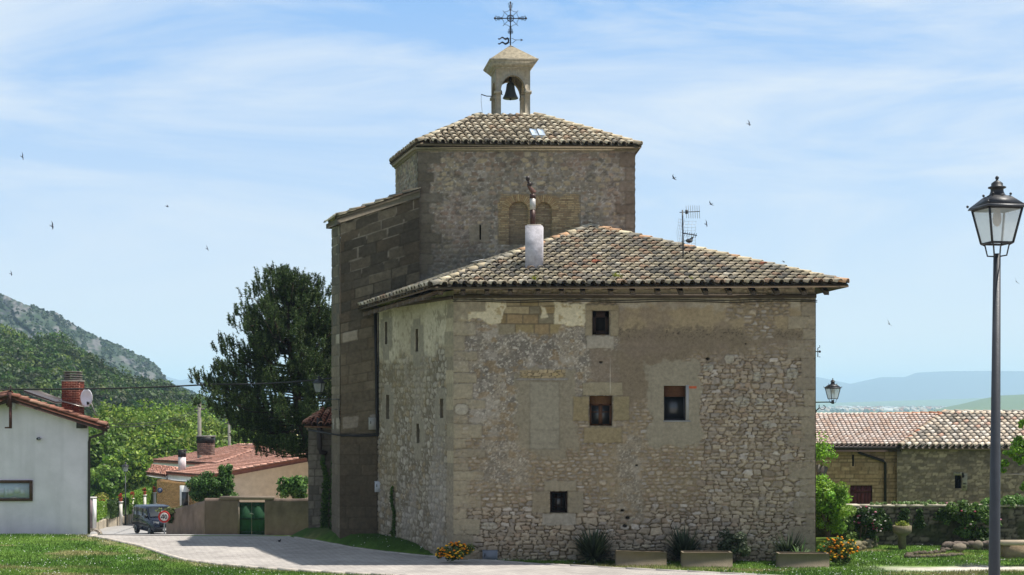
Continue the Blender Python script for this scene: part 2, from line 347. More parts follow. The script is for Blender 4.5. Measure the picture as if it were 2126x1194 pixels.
def reg(pu, pv, x0, y0, x1, y1, s=5, w=10, seed=3):
    a = pu + (fbm(pu / 30, pv / 30, 4, seed) - .5) * 2 * w; b = pv + (fbm(pu / 30, pv / 30, 4, seed + 9) - .5) * 2 * w
    return ss(s, -s, np.maximum(np.maximum(x0 - a, a - x1), np.maximum(y0 - b, b - y1)))
def wall_patch(mb, o, u, w, h, nrm, fn, res=0.03, holes=(), topf=None, c0=None, c1=None):
    """displaced wall: o lower left corner, u horizontal unit vector, fn(s, z)->(relief, colour); holes in (s0,z0,s1,z1)"""
    o = np.asarray(o, float); u = np.asarray(u, float); nrm = np.asarray(nrm, float)
    def axis(a, b, extra):
        k = np.linspace(a, b, max(2, int(round((b - a) / res)) + 1))
        for e in extra:
            if a < e < b: k[np.argmin(np.abs(k - e))] = e
        return np.unique(k)
    s = axis(0, w, [v for q in holes for v in (q[0], q[2])]); z = axis(0, h, [v for q in holes for v in (q[1], q[3])])
    S, Zz = np.meshgrid(s, z); rel, col = fn(S, Zz)
    e = np.minimum(np.minimum(S, w - S), 0.04) / 0.04
    Zr = Zz if topf is None else Zz * topf(S) / h
    Pp = o + S[..., None] * u + np.stack([0 * S, 0 * S, Zr], -1) + (rel)[..., None] * nrm
    if c0 is not None: Pp[:, 0] = o + np.asarray(c0) + np.c_[0 * z, 0 * z, Zr[:, 0]]
    if c1 is not None: Pp[:, -1] = o + u * w + np.asarray(c1) + np.c_[0 * z, 0 * z, Zr[:, -1]]
    mask = np.ones((len(z) - 1, len(s) - 1), bool); sc = (s[1:] + s[:-1]) / 2; zc = (z[1:] + z[:-1]) / 2
    for q in holes: mask &= ~((sc[None] > q[0]) & (sc[None] < q[2]) & (zc[:, None] > q[1]) & (zc[:, None] < q[3]))
    mb.grid(Pp, col, mask)
def recess(mb, o, u, nrm, q, depth, c, front=0.03):
    """four reveal faces of an opening q=(s0,z0,s1,z1)"""
    o = np.asarray(o, float); u = np.asarray(u, float); n = np.asarray(nrm, float); s0, z0, s1, z1 = q
    p = [o + s * u + np.array((0, 0, z)) for s, z in ((s0, z0), (s1, z0), (s1, z1), (s0, z1))]
    f = [k + n * front for k in p]; b = [k - n * depth for k in p]
    mb.add(f + b, [(0, 1, 5, 4), (1, 2, 6, 5), (2, 3, 7, 6), (3, 0, 4, 7)], None, c)
# ================================================================ roof tiles
def tiles(mb, O, U, V, pts, sp=0.30, rl=0.42, r=0.115, cols=None, wts=None, seed=1, lift=0.05, chan=True, jit=1.0, seg=6, chd=0.22, lam=.56):
    """barrel tiles: O origin, U eave unit vector, V unit vector up the slope (may be skewed); pts polygon in (a,b)"""
    O, U, V = [np.asarray(k, float) for k in (O, U, V)]
    Nn = np.cross(U, V); Nn /= np.linalg.norm(Nn); Nn = Nn if Nn[2] > 0 else -Nn; T = np.cross(V, Nn); T /= np.linalg.norm(T)
    pts = np.asarray(pts, float); a0, b0 = pts.min(0); a1, b1 = pts.max(0); rg = np.random.default_rng(seed)
    A, B = np.meshgrid(np.arange(a0 + sp / 2, a1, sp), np.arange(b0, b1, rl))
    def inside(x, y):
        c = np.zeros(x.shape, bool); n = len(pts)
        for i in range(n):
            x0, y0 = pts[i]; x1, y1 = pts[(i + 1) % n]
            with np.errstate(divide='ignore', invalid='ignore'):
                c ^= ((y0 > y) != (y1 > y)) & (x < (x1 - x0) * (y - y0) / (y1 - y0 + 1e-12) + x0)
        return c
    m = inside(A, B + rl * 0.45); A = A[m]; B = B[m]; n = len(A)
    if n == 0: return
    cols = np.array(cols); wts = np.ones(len(cols)) if wts is None else np.array(wts, float)
    kk = rg.choice(len(cols), n, p=wts / wts.sum()); lich = fbm(A * .55, B * .7, 3, seed + 3)[:, None]; tc_ = cols[kk] * rg.uniform(0.88, 1.1, (n, 1)) * (1 - lam / 2 + lam * lich)
    k2 = rg.choice(len(cols), n, p=wts / wts.sum())
    th = np.linspace(np.pi, 0, seg + 1); L = rl * 1.12
    def ring(rr, bb, hh): return np.stack([rr * np.cos(th), np.full(seg + 1, bb), rr * np.sin(th) + hh], -1)
    tm = np.vstack([ring(r, 0, lift + 0.05), ring(r * 0.84, L, lift - 0.012), ring(r - 0.022, 0.0, lift + 0.05)])
    jt = rg.normal(0, 0.008 * jit, (n, 3)) + (vn(A * .7, B * .5, seed)[:, None] - .5) * .03; yaw = rg.normal(0, 0.02 * jit, n)
    X_ = tm[None, :, 0] + tm[None, :, 1] * yaw[:, None] + jt[:, None, 0]; Y_ = tm[None, :, 1] + jt[:, None, 1] * 1.5; Z_ = tm[None, :, 2] + np.abs(jt[:, None, 2]) * 0.7
    base = O + A[:, None] * U + B[:, None] * V
    v = base[:, None] + X_[..., None] * T + Y_[..., None] * V + Z_[..., None] * Nn
    s = seg + 1; q = [(i, i + 1, s + i + 1, s + i) for i in range(seg)] + [(2 * s + i, i, i + 1, 2 * s + i + 1)[::-1] for i in range(seg)]
    q = (np.array(q)[None] + (np.arange(n) * 3 * s)[:, None, None]).reshape(-1, 4)
    cc = np.repeat(tc_[:, None], 3 * s, 1)
    lo = cols[k2][:, None] * 0.9                                       # lower lip shows a little of the next tile's tone
    mb.add(v.reshape(-1, 3), q, None, cc.reshape(-1, 3))
    if chan:
        th2 = np.linspace(np.pi, 2 * np.pi, 5); rc = sp / 2 - r * 0.55
        def ring2(bb, hh): return np.stack([sp / 2 + rc * np.cos(th2), np.full(5, bb), rc * 0.8 * np.sin(th2) + hh], -1)
        tm = np.vstack([ring2(-0.03, 0.075), ring2(L, 0.06)])
        v = base[:, None] + tm[None, :, 0, None] * T + tm[None, :, 1, None] * V + tm[None, :, 2, None] * Nn
        q = np.array([(i, i + 1, 5 + i + 1, 5 + i) for i in range(4)]); q = (q[None] + (np.arange(n) * 10)[:, None, None]).reshape(-1, 4)
        cc = np.repeat((cols[k2] * chd)[:, None], 10, 1); mb.add(v.reshape(-1, 3), q, None, cc.reshape(-1, 3))
def ridge(mb, A, B, cols, r=0.13, rl=0.42, seed=1, up=(0, 0, 1)):
    A, B = np.asarray(A, float), np.asarray(B, float); d = B - A; L = np.linalg.norm(d); d /= L; n = max(1, int(L / rl)); rl = L / n
    T = np.cross(d, np.asarray(up, float)); T /= np.linalg.norm(T); Nn = np.cross(T, d); Nn = Nn if Nn[2] > 0 else -Nn; rg = np.random.default_rng(seed)
    th = np.linspace(np.pi * 1.05, -np.pi * 0.05, 9); cols = np.array(cols)
    for k in range(n):
        a = A + d * rl * k; c = cols[rg.integers(len(cols))] * rg.uniform(0.8, 1.15); h = rg.uniform(0, 0.02)
        v = [a + T * r * math.cos(x) + Nn * (r * math.sin(x) + 0.05 + h) for x in th] + [a + d * rl * 1.12 + T * r * .86 * math.cos(x) + Nn * (r * .86 * math.sin(x) + 0.03) for x in th]
        v += [a + T * (r - .02) * math.cos(x) + Nn * ((r - .02) * math.sin(x) + 0.05 + h) for x in th]
        q = [(i, i + 1, 9 + i + 1, 9 + i) for i in range(8)] + [(18 + i + 1, i + 1, i, 18 + i) for i in range(8)]
        mb.add(v, q, None, c)
def plane_roof(mb, corners, e0, e1, vdir, **kw):
    """tile a planar polygon given by 3-D corners; e0->e1 is the eave, vdir the plan direction of the columns"""
    cs = np.asarray(corners, float); O = np.asarray(e0, float); U = np.asarray(e1, float) - O; U /= np.linalg.norm(U)
    n = np.cross(cs[1] - cs[0], cs[2] - cs[0]); n /= np.linalg.norm(n); n = n if n[2] > 0 else -n
    vx, vy = vdir; vz = -(n[0] * vx + n[1] * vy) / n[2]; V = np.array([vx, vy, vz]); V /= np.linalg.norm(V)
    M = np.stack([U, V, n], 1); ab = np.linalg.solve(M, (cs - O).T).T[:, :2]
    tiles(mb, O, U, V, ab, **kw); return n
OLD = [C(174, 162, 140), C(156, 146, 124), C(136, 128, 116), C(112, 108, 100), C(158, 134, 112), C(156, 98, 76), C(184, 175, 156)]
OLDW = [3.2, 3.6, 2.6, 1.3, 1.4, 0.05, 1.1]
# ================================================================ stone house in front (with the tiled hip roof)
YF = 45.5; K = F / YF
ST = [C(156, 142, 122), C(168, 152, 128), C(150, 139, 126), C(172, 156, 130), C(156, 135, 110), C(180, 170, 158), C(162, 146, 122), C(144, 128, 108)]
STW = [3, 3, 2.5, 2, 2, 1.1, 2, 1]
HX0, HX1 = XX(943, YF), XX(1692, YF)
HBACK = np.array([XX(785, 51.1), 51.1])
hroot = thing('stone_house', 'big weathered rubble stone house with low tiled hip roof in front of the church tower', 'house', (4, 48, 0))
LIGHTST = [(1470, 763, 13, 8), (1513, 746, 11, 9), (1512, 794, 14, 8), (1571, 782, 10, 10), (1540, 834, 18, 11), (1577, 833, 10, 7), (1645, 775, 14, 11), (1590, 880, 9, 6), (958, 850, 17, 11), (1016, 1092, 20, 8)]
BLK = [(1218, 697, 1274, 723, 160, 154, 142), (1216, 645, 1229, 697, 146, 136, 114), (1267, 645, 1284, 697, 146, 136, 114), (1216, 633, 1284, 645, 150, 138, 112),
       (1210, 794, 1292, 821, 146, 138, 116), (1190, 823, 1222, 874, 140, 128, 98), (1273, 823, 1306, 873, 138, 128, 100), (1212, 887, 1291, 919, 142, 130, 102),
       (1130, 998, 1196, 1019, 146, 138, 120), (1105, 1020, 1141, 1065, 140, 131, 112), (1179, 1020, 1211, 1065, 138, 130, 112), (1126, 1066, 1195, 1090, 152, 147, 136),
       (1072, 786, 1179, 789, 140, 138, 134)]
rq = np.random.default_rng(12)
yy = 626
QU = []
kq = 0
while yy < 1165:
    h = rq.uniform(18, 34); ww = rq.uniform(22, 40) if kq % 2 else rq.uniform(42, 66)
    t_ = rq.uniform(-8, 12); QU.append((942, yy, 943 + ww, yy + h - 1.2, 146 + t_, 138 + t_, 120 + t_ * .8)); yy += h; kq += 1
yy = 622
while yy < 1150:
    h = rq.uniform(20, 42); ww = rq.uniform(20, 34) if kq % 2 else rq.uniform(40, 58)
    t_ = rq.uniform(-12, 10); QU.append((1692 - ww, yy, 1693, yy + h - 1.2, 148 + t_, 139 + t_, 122 + t_ * .8)); yy += h; kq += 1
def blockmask(pu, pv, q, r=1.6, w=1.8):
    a = pu + (fbm(pu / 9, pv / 9, 3, 77) - .5) * 2 * w; b = pv + (fbm(pu / 9, pv / 9, 3, 78) - .5) * 2 * w
    d = np.maximum(np.maximum(q[0] - a, a - q[2]), np.maximum(q[1] - b, b - q[3])); return ss(r * .6, -r * .6, d), ss(3.0, .4, np.abs(d))
def facade(S, Zz):
    pu = 943 + S * K; pv = HY + (EH - (Zz - 0.3)) * K; x, y = pu / K, -pv / K
    one = lambda r, g, b: np.broadcast_to(C(r, g, b), pu.shape + (3,))
    # two sizes of rubble
    i1, e1 = rubble(x, y, .23, .115, 5, 5.0, .35); i2, e2 = rubble(x, y, .34, .17, 9, 5.0, .35); pick = ss(.55, .59, fbm(pu / 70, pv / 50, 3, 2)) > .5
    ID = np.where(pick, i2, i1); E = np.where(pick, e2, e1)
    sc_ = pal(ID, ST, STW) * (0.8 + 0.4 * fbm(pu / 5, pv / 4, 3, 6))[..., None]; sc_ = sc_ * .72 + sc_.mean(-1, keepdims=True) * .28
    V = 0.62 + 0 * pu
    V = np.maximum(V, reg(pu, pv, 1452, 735, 1700, 1165, 8, 18)); V = np.maximum(V, ss(985, 1060, pv + (fbm(pu / 40, pv / 40, 3, 4) - .5) * 80))
    mott = np.maximum(reg(pu, pv, 930, 668, 1290, 880, 14, 26, 8), reg(pu, pv, 990, 860, 1090, 1010, 14, 26, 18) * .8); mott = np.maximum(mott, .7 * reg(pu, pv, 1282, 900, 1335, 1090, 10, 16, 28)); V = V * (1 - 0.8 * mott)
    mid = reg(pu, pv, 1255, 870, 1330, 1060, 20, 20, 5); V = V * (1 - .5 * mid)
    th = np.interp(V, [0, .3, .62, 1], [1.2, .6, .34, .13]) ; sv = ss(th * 0.55, th * 1.15, E + (fbm(pu / 6, pv / 6, 2, 15) - .5) * .16) * ss(0.02, .3, V)
    low = ss(1040, 1100, pv)
    mort = one(146, 134, 112) * (0.78 + 0.44 * fbm(pu / 3, pv / 3, 3, 1))[..., None]
    mort = mixc(mort, one(78, 70, 58), ss(.11, .03, E) * ss(.45, 1, V) * ss(.3, .6, fbm(pu / 14, pv / 12, 3, 19) + .3 * low) * (.6 + .4 * low))
    col = mixc(mort, sc_, sv); rel = sv * (0.028 + .022 * ((ID * 13.7) % 1)) + ss(0, .3, E) * V * 0.012
    # weathered grey lime coat with pale pebbles
    g = fbm(pu / 26, pv / 22, 4, 40); fine = fbm(pu / 2.6, pv / 2.4, 3, 41)
    gm = mixc(one(122, 117, 110), one(150, 142, 128), ss(.4, .65, g)); gm = mixc(gm, one(98, 93, 86), ss(.5, .72, fine) * .7)
    gm = mixc(gm, one(192, 187, 176), ss(.60, .74, fbm(pu / 3.2 + 40, pv / 3.0, 2, 43)) * .8)
    gm = mixc(gm, one(176, 170, 160), ss(.58, .7, fbm(pu / 38, pv / 30, 4, 44)) * .5)
    gm = mixc(gm, one(140, 118, 84), ss(.6, .68, fbm(pu / 18, pv / 12, 3, 45)) * .55)
    m = mott * (1 - sv * .7); col = mixc(col, gm, m * .95); rel = rel * (1 - .6 * m) + fine * .012 * m
    # ochre ashlars near the top left, under lost plaster
    ia, ea = ashlar(x, y, 31, (.2, .36), (.3, .8)); oc = reg(pu, pv, 1035, 612, 1165, 690, 4, 12, 22)
    ac = pal(ia, [C(150, 136, 102), C(140, 124, 92), C(158, 146, 118), C(146, 128, 98), C(138, 130, 110)]) * (.85 + .3 * fbm(pu / 4, pv / 4, 3, 9))[..., None]
    ac = mixc(one(106, 96, 78), ac, ss(.006, .03, ea)); col = mixc(col, ac, oc); rel = rel * (1 - oc) + oc * (.012 + .012 * ss(0, .03, ea))
    # big smooth render on the right half
    ln = 735 + 130 * ss(1450, 1290, pu) - 20 * ss(1500, 1640, pu)
    rd = reg(pu, pv, 1280, 600, 1664, 1200, 5, 12, 30) * ss(ln + 26, ln - 12, pv + (fbm(pu / 30, pv / 30, 4, 50) - .5) * 70)
    st_hole = reg(pu, pv, 1508, 600, 1636, 662 , 4, 14, 33) + reg(pu, pv, 1545, 655, 1606, 700, 5, 12, 34); rd = rd * (1 - np.clip(st_hole, 0, 1))
    rd = np.maximum(rd, .85 * reg(pu, pv, 1225, 722, 1345, 800, 10, 16, 35) )
    grit = fbm(pu / 2.2, pv / 2.2, 3, 60)
    rc = mixc(one(158, 144, 118), one(126, 115, 98), ss(674, 690, pv + (fbm(pu / 8, pv / 8, 3, 61) - .5) * 30))
    rc = mixc(rc, one(172, 164, 148), ss(648, 632, pv + (fbm(pu / 14, pv / 14, 3, 62) - .5) * 34)); rc = mixc(rc, one(84, 76, 66), ss(.56, .74, grit) * ss(668, 692, pv) * (.35 + .6 * ss(716, 690, pv)))
    rc = rc * (.88 + .24 * fbm(pu / 34, pv / 34, 4, 63))[..., None]; rc = mixc(rc, one(128, 116, 104), ss(.5, .7, fbm(pu / 60, pv / 45, 3, 64)) * .6)
    col = mixc(col, rc, rd); rel = rel * (1 - rd) + rd * (.034 + .006 * grit)
    # render collar round the roller-blind window
    for q, c_, sd_ in (((1345, 752, 1450, 925), (144, 138, 122), 71), ((1072, 770, 1198, 935), (138, 131, 114), 72), ((1112, 905, 1176, 950), (136, 129, 112), 73)):
        m = reg(pu, pv, *q, 4, 17, sd_); cc = one(*c_) * (.9 + .22 * fbm(pu / 16, pv / 16, 4, sd_))[..., None]; col = mixc(col, cc, m * .92); rel = rel * (1 - m) + m * .030
    q = (1100, 792, 1161, 932); m, ln_ = blockmask(pu, pv, q); col = mixc(col, one(144, 139, 124) * (.93 + .15 * fbm(pu / 12, pv / 12, 3, 2))[..., None], m); col = mixc(col, one(104, 98, 88), ln_ * .35); rel = rel - .008 * m
    m, ln_ = blockmask(pu, pv, (1100, 893, 1161, 921)); col = mixc(col, one(104, 98, 88), ln_ * .25)
    # small stones over the walled-up window
    sm = reg(pu, pv, 1078, 768, 1176, 785, 2, 5, 81); cs = mixc(one(100, 90, 72), pal(i1, [C(160, 144, 108), C(146, 132, 104), C(168, 152, 122)]), ss(.05, .16, e1)); col = mixc(col, cs, sm)
    # cream lime plaster
    for q, sd_ in (((952, 619, 1046, 668), 51), ((1150, 628, 1216, 676), 52), ((944, 640, 956, 684), 53), ((1120, 640, 1132, 662), 54), ((1500, 616, 1512, 626), 55)):
        m = reg(pu, pv, *q, 1.5, 11, sd_); cc = one(206, 198, 172) * (.86 + .25 * fbm(pu / 12, pv / 10, 4, sd_))[..., None]; cc = mixc(cc, one(160, 140, 100), ss(.6, .7, fbm(pu / 7, pv / 7, 3, sd_ + 5)) * .7)
        col = mixc(col, cc, m); rel = rel * (1 - m) + m * .036
    m = ss(628, 621, pv); col = mixc(col, one(176, 168, 146) * (.8 + .4 * fbm(pu / 20, pv / 6, 3, 90))[..., None], m * .7)
    # quoins, window surrounds, single pale stones
    for q in QU + BLK:
        m, ln_ = blockmask(pu, pv, q, 1.5, 1.5 if len(q) else 1); cc = one(*q[4:]) * (.84 + .32 * fbm(pu / 9, pv / 7, 4, int(q[1])))[..., None]
        fade = .92 if q in BLK else .92 - .38 * ss(.5, .66, fbm(pu / 30, pv / 24, 3, 66)); m = m * fade
        col = mixc(col, one(92, 84, 72), ln_ * .38 * (1 if q in BLK else .8)); col = mixc(col, cc, m); rel = rel * (1 - m) + m * .042
    for px, py, a, b_ in LIGHTST:
        d = (np.abs((pu + (fbm(pu / 7, pv / 7, 2, 5) - .5) * 5 - px) / a / .85) ** 2.6 + np.abs((pv - py) / b_) ** 2.6); m = ss(1.15, .8, d); col = mixc(col, one(80, 74, 64), ss(1.9, 1.1, d) * .5); col = mixc(col, one(170, 165, 152) * (.85 + .3 * fbm(pu / 5, pv / 5, 3, 3))[..., None], m * .85); rel = rel + .012 * m
    m = reg(pu, pv, 1428, 802, 1446, 807, .8, 1, 5); col = mixc(col, one(186, 96, 66), m)
    # dark putlog holes and the wide crack low on the right of the low window
    for px, py, r in ((1247, 752, 3.5), (1548, 714, 2), (1303, 1075, 5), (1292, 1060, 4), (1297, 1092, 5), (1469, 745, 4), (1322, 966, 3)):
        m = ss(1.3, .7, ((pu - px) / r) ** 2 + ((pv - py) / (r * .7)) ** 2); col = mixc(col, one(38, 34, 30), m); rel = rel - .05 * m
    col = mixc(col, one(196, 190, 176), ss(.9, .3, np.abs(pu - 1268 + (pv - 720) * .012)) * ss(715, 725, pv) * ss(822, 812, pv) * .6)
    foot_tone = ss(1110, 1165, pv + (fbm(pu / 30, pv / 30, 3, 91) - .5) * 40); col = mixc(col, one(110, 102, 86), foot_tone * .35)  # colour turns darker towards the foot of the wall
    return rel * 1.25, col * np.array([1.0, .955, .90])
def Q(x0, y0, x1, y1): return ((x0 - 943) / K, EH + (HY - y1) / K + 0.3, (x1 - 943) / K, EH + (HY - y0) / K + 0.3)
WIN = {'attic': (1230, 645, 1265, 695), 'mid': (1224, 822, 1271, 884), 'blind': (1378, 801, 1424, 873), 'low': (1142, 1020, 1178, 1065)}
holes = [Q(*v) for v in WIN.values()]
fo = np.array((HX0, YF, -0.3)); HT = 8.62
def miter(n1, n2, r):
    A = np.array([n1[:2], n2[:2]], float); return np.array([*np.linalg.solve(A, [r, r]), 0.])
sdv = np.array([HBACK[0] - HX0, HBACK[1] - YF]); SL = np.linalg.norm(sdv); sdv = np.array([*(sdv / SL), 0]); snr = np.array([-abs(sdv[1]), sdv[0], 0])
MC = miter((0, -1, 0), snr, .036)
mb = MB(); wall_patch(mb, fo, (1, 0, 0), HX1 - HX0, HT + .3, (0, -1, 0), facade, 0.026, holes, c0=MC)
fw = build(mb, 'wall', M_stone, hroot); fw['label'] = 'long shaded front wall of rubble stone with patches of old render'
# side wall along the grass
def side_s(px): Yq = (HX0 + .52143 * YF) * F / (px - CX + .52143 * F); return (Yq - YF) / abs(sdv[1])
def side(S, Zz):
    one = lambda r, g, b: np.broadcast_to(C(r, g, b), S.shape + (3,)); x = S; y = Zz
    i1, e1 = rubble(x, y, .27, .2, 105); sv = ss(.1, .3, e1 + (fbm(x * 12, y * 12, 2, 15) - .5) * .25)
    col = pal(i1, [C(134, 128, 114), C(150, 144, 130), C(118, 111, 98), C(160, 154, 142), C(138, 126, 104)]) * (.8 + .4 * fbm(x * 14, y * 14, 3, 6))[..., None]
    col = mixc(one(112, 104, 90), col, sv); spk = ss(.6, .76, fbm(x * 16, y * 14, 3, 7)); col = mixc(col, one(186, 180, 168), spk * .6)
    col = mixc(col, one(150, 146, 140), ss(.52, .66, fbm(x * .8, y * .5, 4, 12)) * .45)
    rel = .028 * sv + .006 * spk
    pl = ss(6.7, 7.5, y + (fbm(x * 1.2, y * 1.6, 4, 13) - .5) * 2.4); pc = one(186, 178, 158) * (.86 + .26 * fbm(x * 2, y * 2.5, 4, 14))[..., None]; pc = mixc(pc, one(112, 104, 88), ss(.58, .72, fbm(x * 7, y * 5, 3, 16)) * .6)
    col = mixc(col, pc, pl); rel = rel * (1 - pl) + pl * .03
    col = mixc(col, one(140, 128, 100), ss(.5, .7, fbm(x * .6, y * .35, 3, 19)) * .3)
    for px, y0, y1, w in ((867, 683, 730, .2), (869, 880, 920, .2), (806, 820, 870, .24), (803, 668, 715, .24), (918, 828, 868, .2)):
        s = side_s(px); Yq = YF + s * abs(sdv[1]); za = ZZ(y1, Yq) + .3; zb = ZZ(y0, Yq) + .3
        for q in ((s - .55, za - .1, s - .16, zb + .1), (s + .16, za - .1, s + .5, zb + .1), (s - .3, zb, s + .3, zb + .34), (s - .28, za - .55, s + .28, za)):
            m = ss(.03, -.02, np.maximum(np.maximum(q[0] - S, S - q[2]), np.maximum(q[1] - Zz, Zz - q[3]))); col = mixc(col, one(138, 132, 118), m * .9); rel = rel * (1 - m) + .035 * m
    qa, qe = ashlar(x * 0 + (x % .9), y, 55, (.28, .5), (.3, .8)); m = ss(.62, .5, S + .2 * (hsh(np.floor(y / .42), y * 0, 3) - .5)) * .85
    col = mixc(col, mixc(one(100, 92, 78), pal(hsh(np.floor(y / .42), y * 0, 4), [C(150, 142, 122), C(138, 130, 114), C(160, 150, 128)]), ss(.01, .04, np.abs(y % .42))), m); rel = rel * (1 - m) + .036 * m
    foot_tone = ss(1.4, .1, y + (fbm(x, y, 3, 91) - .5)); col = mixc(col, one(100, 94, 78), foot_tone * .4)  # darker towards the bottom of the side wall
    return rel, col * np.array([1.04, .98, .95])
sh = []
for px, y0, y1, w in ((867, 683, 730, .11), (869, 880, 920, .11), (806, 820, 870, .13), (803, 668, 715, .12), (918, 828, 868, .10)):
    s = side_s(px); Yq = YF + s * abs(sdv[1]); sh.append((s - w, ZZ(y1, Yq) + .3, s + w, ZZ(y0, Yq) + .3))
mb = MB(); wall_patch(mb, fo, sdv, SL, HT + .2, snr, side, 0.035, sh, c0=MC)
sw = build(mb, 'wall', M_stone, hroot); sw['label'] = 'side wall of small rubble with cream plaster left under the eaves and tall slits'
# other walls + shell behind (one mesh)
mb = MB(); BK = (7.4, 57.0)
for a, b_ in (((HX1 + .03, YF + .01), BK), (BK, (HBACK[0] + .6, 57.0))):
    d = np.array(b_) - np.array(a); L = np.linalg.norm(d); d = np.array([*(d / L), 0])
    wall_patch(mb, (a[0], a[1], -.3), d, L, HT + .2, (d[1], -d[0], 0), lambda S, Zz: (0 * S, pal(rubble(S, Zz, .36, .22, 8)[0], ST, STW) * ss(.0, .2, rubble(S, Zz, .36, .22, 8)[1])[..., None] * .8 + .02), 0.12)
w3 = build(mb, 'wall', M_stone, hroot); w3['label'] = 'rear walls of rubble stone'
# reveals of the openings
for q in holes: mb = MB(); recess(mb, fo, (1, 0, 0), (0, -1, 0), q, 0.42, C(134, 124, 102)); build(mb, 'window_reveal', M_stone, hroot)
for q in sh: mb = MB(); recess(mb, fo, sdv, snr, q, 0.24, C(110, 102, 86)); build(mb, 'slit_reveal', M_stone, hroot)
def wbox(mb, q, d0, d1, c):     # box inside the front wall, q in facade (s,z), set back d0..d1
    mb.box((HX0 + q[0], YF + d0, q[1] - .3), (HX0 + q[2], YF + d1, q[3] - .3), c)
BR = C(84, 56, 38); BRD = C(44, 30, 24)
for nm, px in WIN.items():
    q = Q(*px); s0, z0, s1, z1 = q; fr = MB()
    if nm == 'mid':
        zc = z1 - .26
        for r_ in ((s0, zc - .04, s1, zc + .02), (s0, z0, s1, z0 + .05), (s0, z0, s0 + .07, zc), (s1 - .07, z0, s1, zc), ((s0 + s1) / 2 - .06, z0, (s0 + s1) / 2 + .06, zc)): wbox(fr, r_, .2, .27, BR)
        for a in (s0 + .07, (s0 + s1) / 2 + .06): wbox(fr, (a, z0 + .42, a + .22, z0 + .445), .215, .25, BR)
        w = build(fr, 'window', M_wood, hroot); w['label'] = 'brown wooden casement with two leaves and roller slats above'
        m2 = MB()
        for k in range(7): wbox(m2, (s0 + .01, zc + .02 + k * .034, s1 - .01, zc + .048 + k * .034), .19 - .002 * k, .24, C(112, 82, 54))
        build(m2, 'roller_blind', M_wood, w)
        g = MB(); wbox(g, (s0, z0, s1, zc), .24, .245, (.1, .1, .1)); build(g, 'pane', M_glass, w)
    elif nm == 'blind':
        zc = z1 - .34
        for r_ in ((s0, z0, s1, z0 + .05), (s0, z0, s0 + .05, zc), (s1 - .05, z0, s1, zc)): wbox(fr, r_, .2, .27, C(60, 58, 60))
        w = build(fr, 'window', M_paint, hroot); w['label'] = 'dark window with a half lowered brown roller blind'
        m2 = MB()
        for k in range(9): wbox(m2, (s0 + .01, zc + k * .037, s1 - .01, zc + .032 + k * .037), .12 + .003 * k, .2, C(98, 66, 44))
        build(m2, 'roller_blind', M_wood, w)
        g = MB(); wbox(g, (s0, z0, s1, zc), .24, .245, (.1, .1, .1)); build(g, 'pane', M_glass, w)
        m2 = MB(); wbox(m2, (s1 - .005, z0, s1 + .09, z1 + .02), -.046, .02, C(150, 148, 146)); build(m2, 'metal_edge', M_paint, w)
        m2 = MB(); wbox(m2, (s0 - .02, z0 - .05, s1 + .14, z0), -.06, .2, C(140, 138, 134)); build(m2, 'sill', M_paint, w)
    elif nm == 'low':
        for r_ in ((s0, z0, s1, z0 + .06), (s0, z1 - .06, s1, z1), (s0, z0, s0 + .06, z1), (s1 - .06, z0, s1, z1), (s0 + .12, z0 + .16, s1 - .1, z0 + .20), (s0 + .12, z1 - .22, s1 - .1, z1 - .18), (s0 + .18, z0 + .1, s0 + .21, z1 - .1), (s1 - .2, z0 + .1, s1 - .17, z1 - .1)): wbox(fr, r_, .2, .26, BRD)
        w = build(fr, 'window', M_wood, hroot); w['label'] = 'small square barred cellar window'
        g = MB(); wbox(g, (s0, z0, s1, z1), .3, .31, (.1, .1, .1)); build(g, 'pane', M_glass, w)
    else:
        for r_ in ((s0, z0, s1, z0 + .07), (s0, z1 - .2, s1, z1), (s0, z0, s0 + .12, z1), (s1 - .12, z0, s1, z1), (s0 + .12, z0 + .07, s1 - .12, z0 + .14)): wbox(fr, r_, .22, .27, C(52, 38, 32))
        w = build(fr, 'window', M_wood, hroot); w['label'] = 'square attic window with a dark boarded shutter and small hole'
for q in holes: mb = MB(); wbox(mb, (q[0] - .1, q[1] - .1, q[2] + .1, q[3] + .1), .43, .45, (.02, .02, .02)); build(mb, 'window_back', M_dark, hroot)
for q in sh:
    mb = MB(); o_ = fo + sdv * (q[0] - .05) - snr * .25; mb.obox(o_ + np.array((0, 0, q[1] - .05)), sdv * (q[2] - q[0] + .1), -snr * .03, (0, 0, q[3] - q[1] + .1), (.02, .02, .02)); build(mb, 'slit_back', M_dark, hroot)
# ---- roof
SK = np.array([-.46, 1.0])
EL = P(893, 597, 44.6); ER = P(1762, 592, 44.6); AP = P(1225, 476, 51.0); EB = P(745, 641, 51.05)
ER2 = np.array([8.4, 57.3, 8.5]); AP2 = np.array([1.6, 57.3, AP[2]])
under = np.array((0, 0, -.07))
mb = MB(); plane_roof(mb, [EL, ER, AP], EL, ER, SK, sp=.305, rl=.34, r=.116, cols=OLD, wts=OLDW, seed=11)
plane_roof(mb, [EB, EL, AP], EB, EL, (1.0, .35), sp=.30, rl=.42, cols=OLD, wts=OLDW, seed=12)
plane_roof(mb, [ER, ER2, AP2, AP], ER, ER2, (-1.0, .12), sp=.30, rl=.42, cols=OLD, wts=OLDW, seed=13)
RC = [C(206, 194, 164), C(186, 172, 144), C(196, 158, 124), C(150, 144, 130)]
ridge(mb, EL + (0.02, 0, .02), AP + (0, 0, .05), RC, .13, .44, 3); ridge(mb, ER + (-.05, 0, .02), AP + (0, 0, .05), RC, .13, .44, 4); ridge(mb, AP + (0, 0, .04), AP2 + (0, 0, .04), RC, .13, .44, 6)
roof = build(mb, 'roof', M_tile, hroot, smooth=True)
mb = MB()
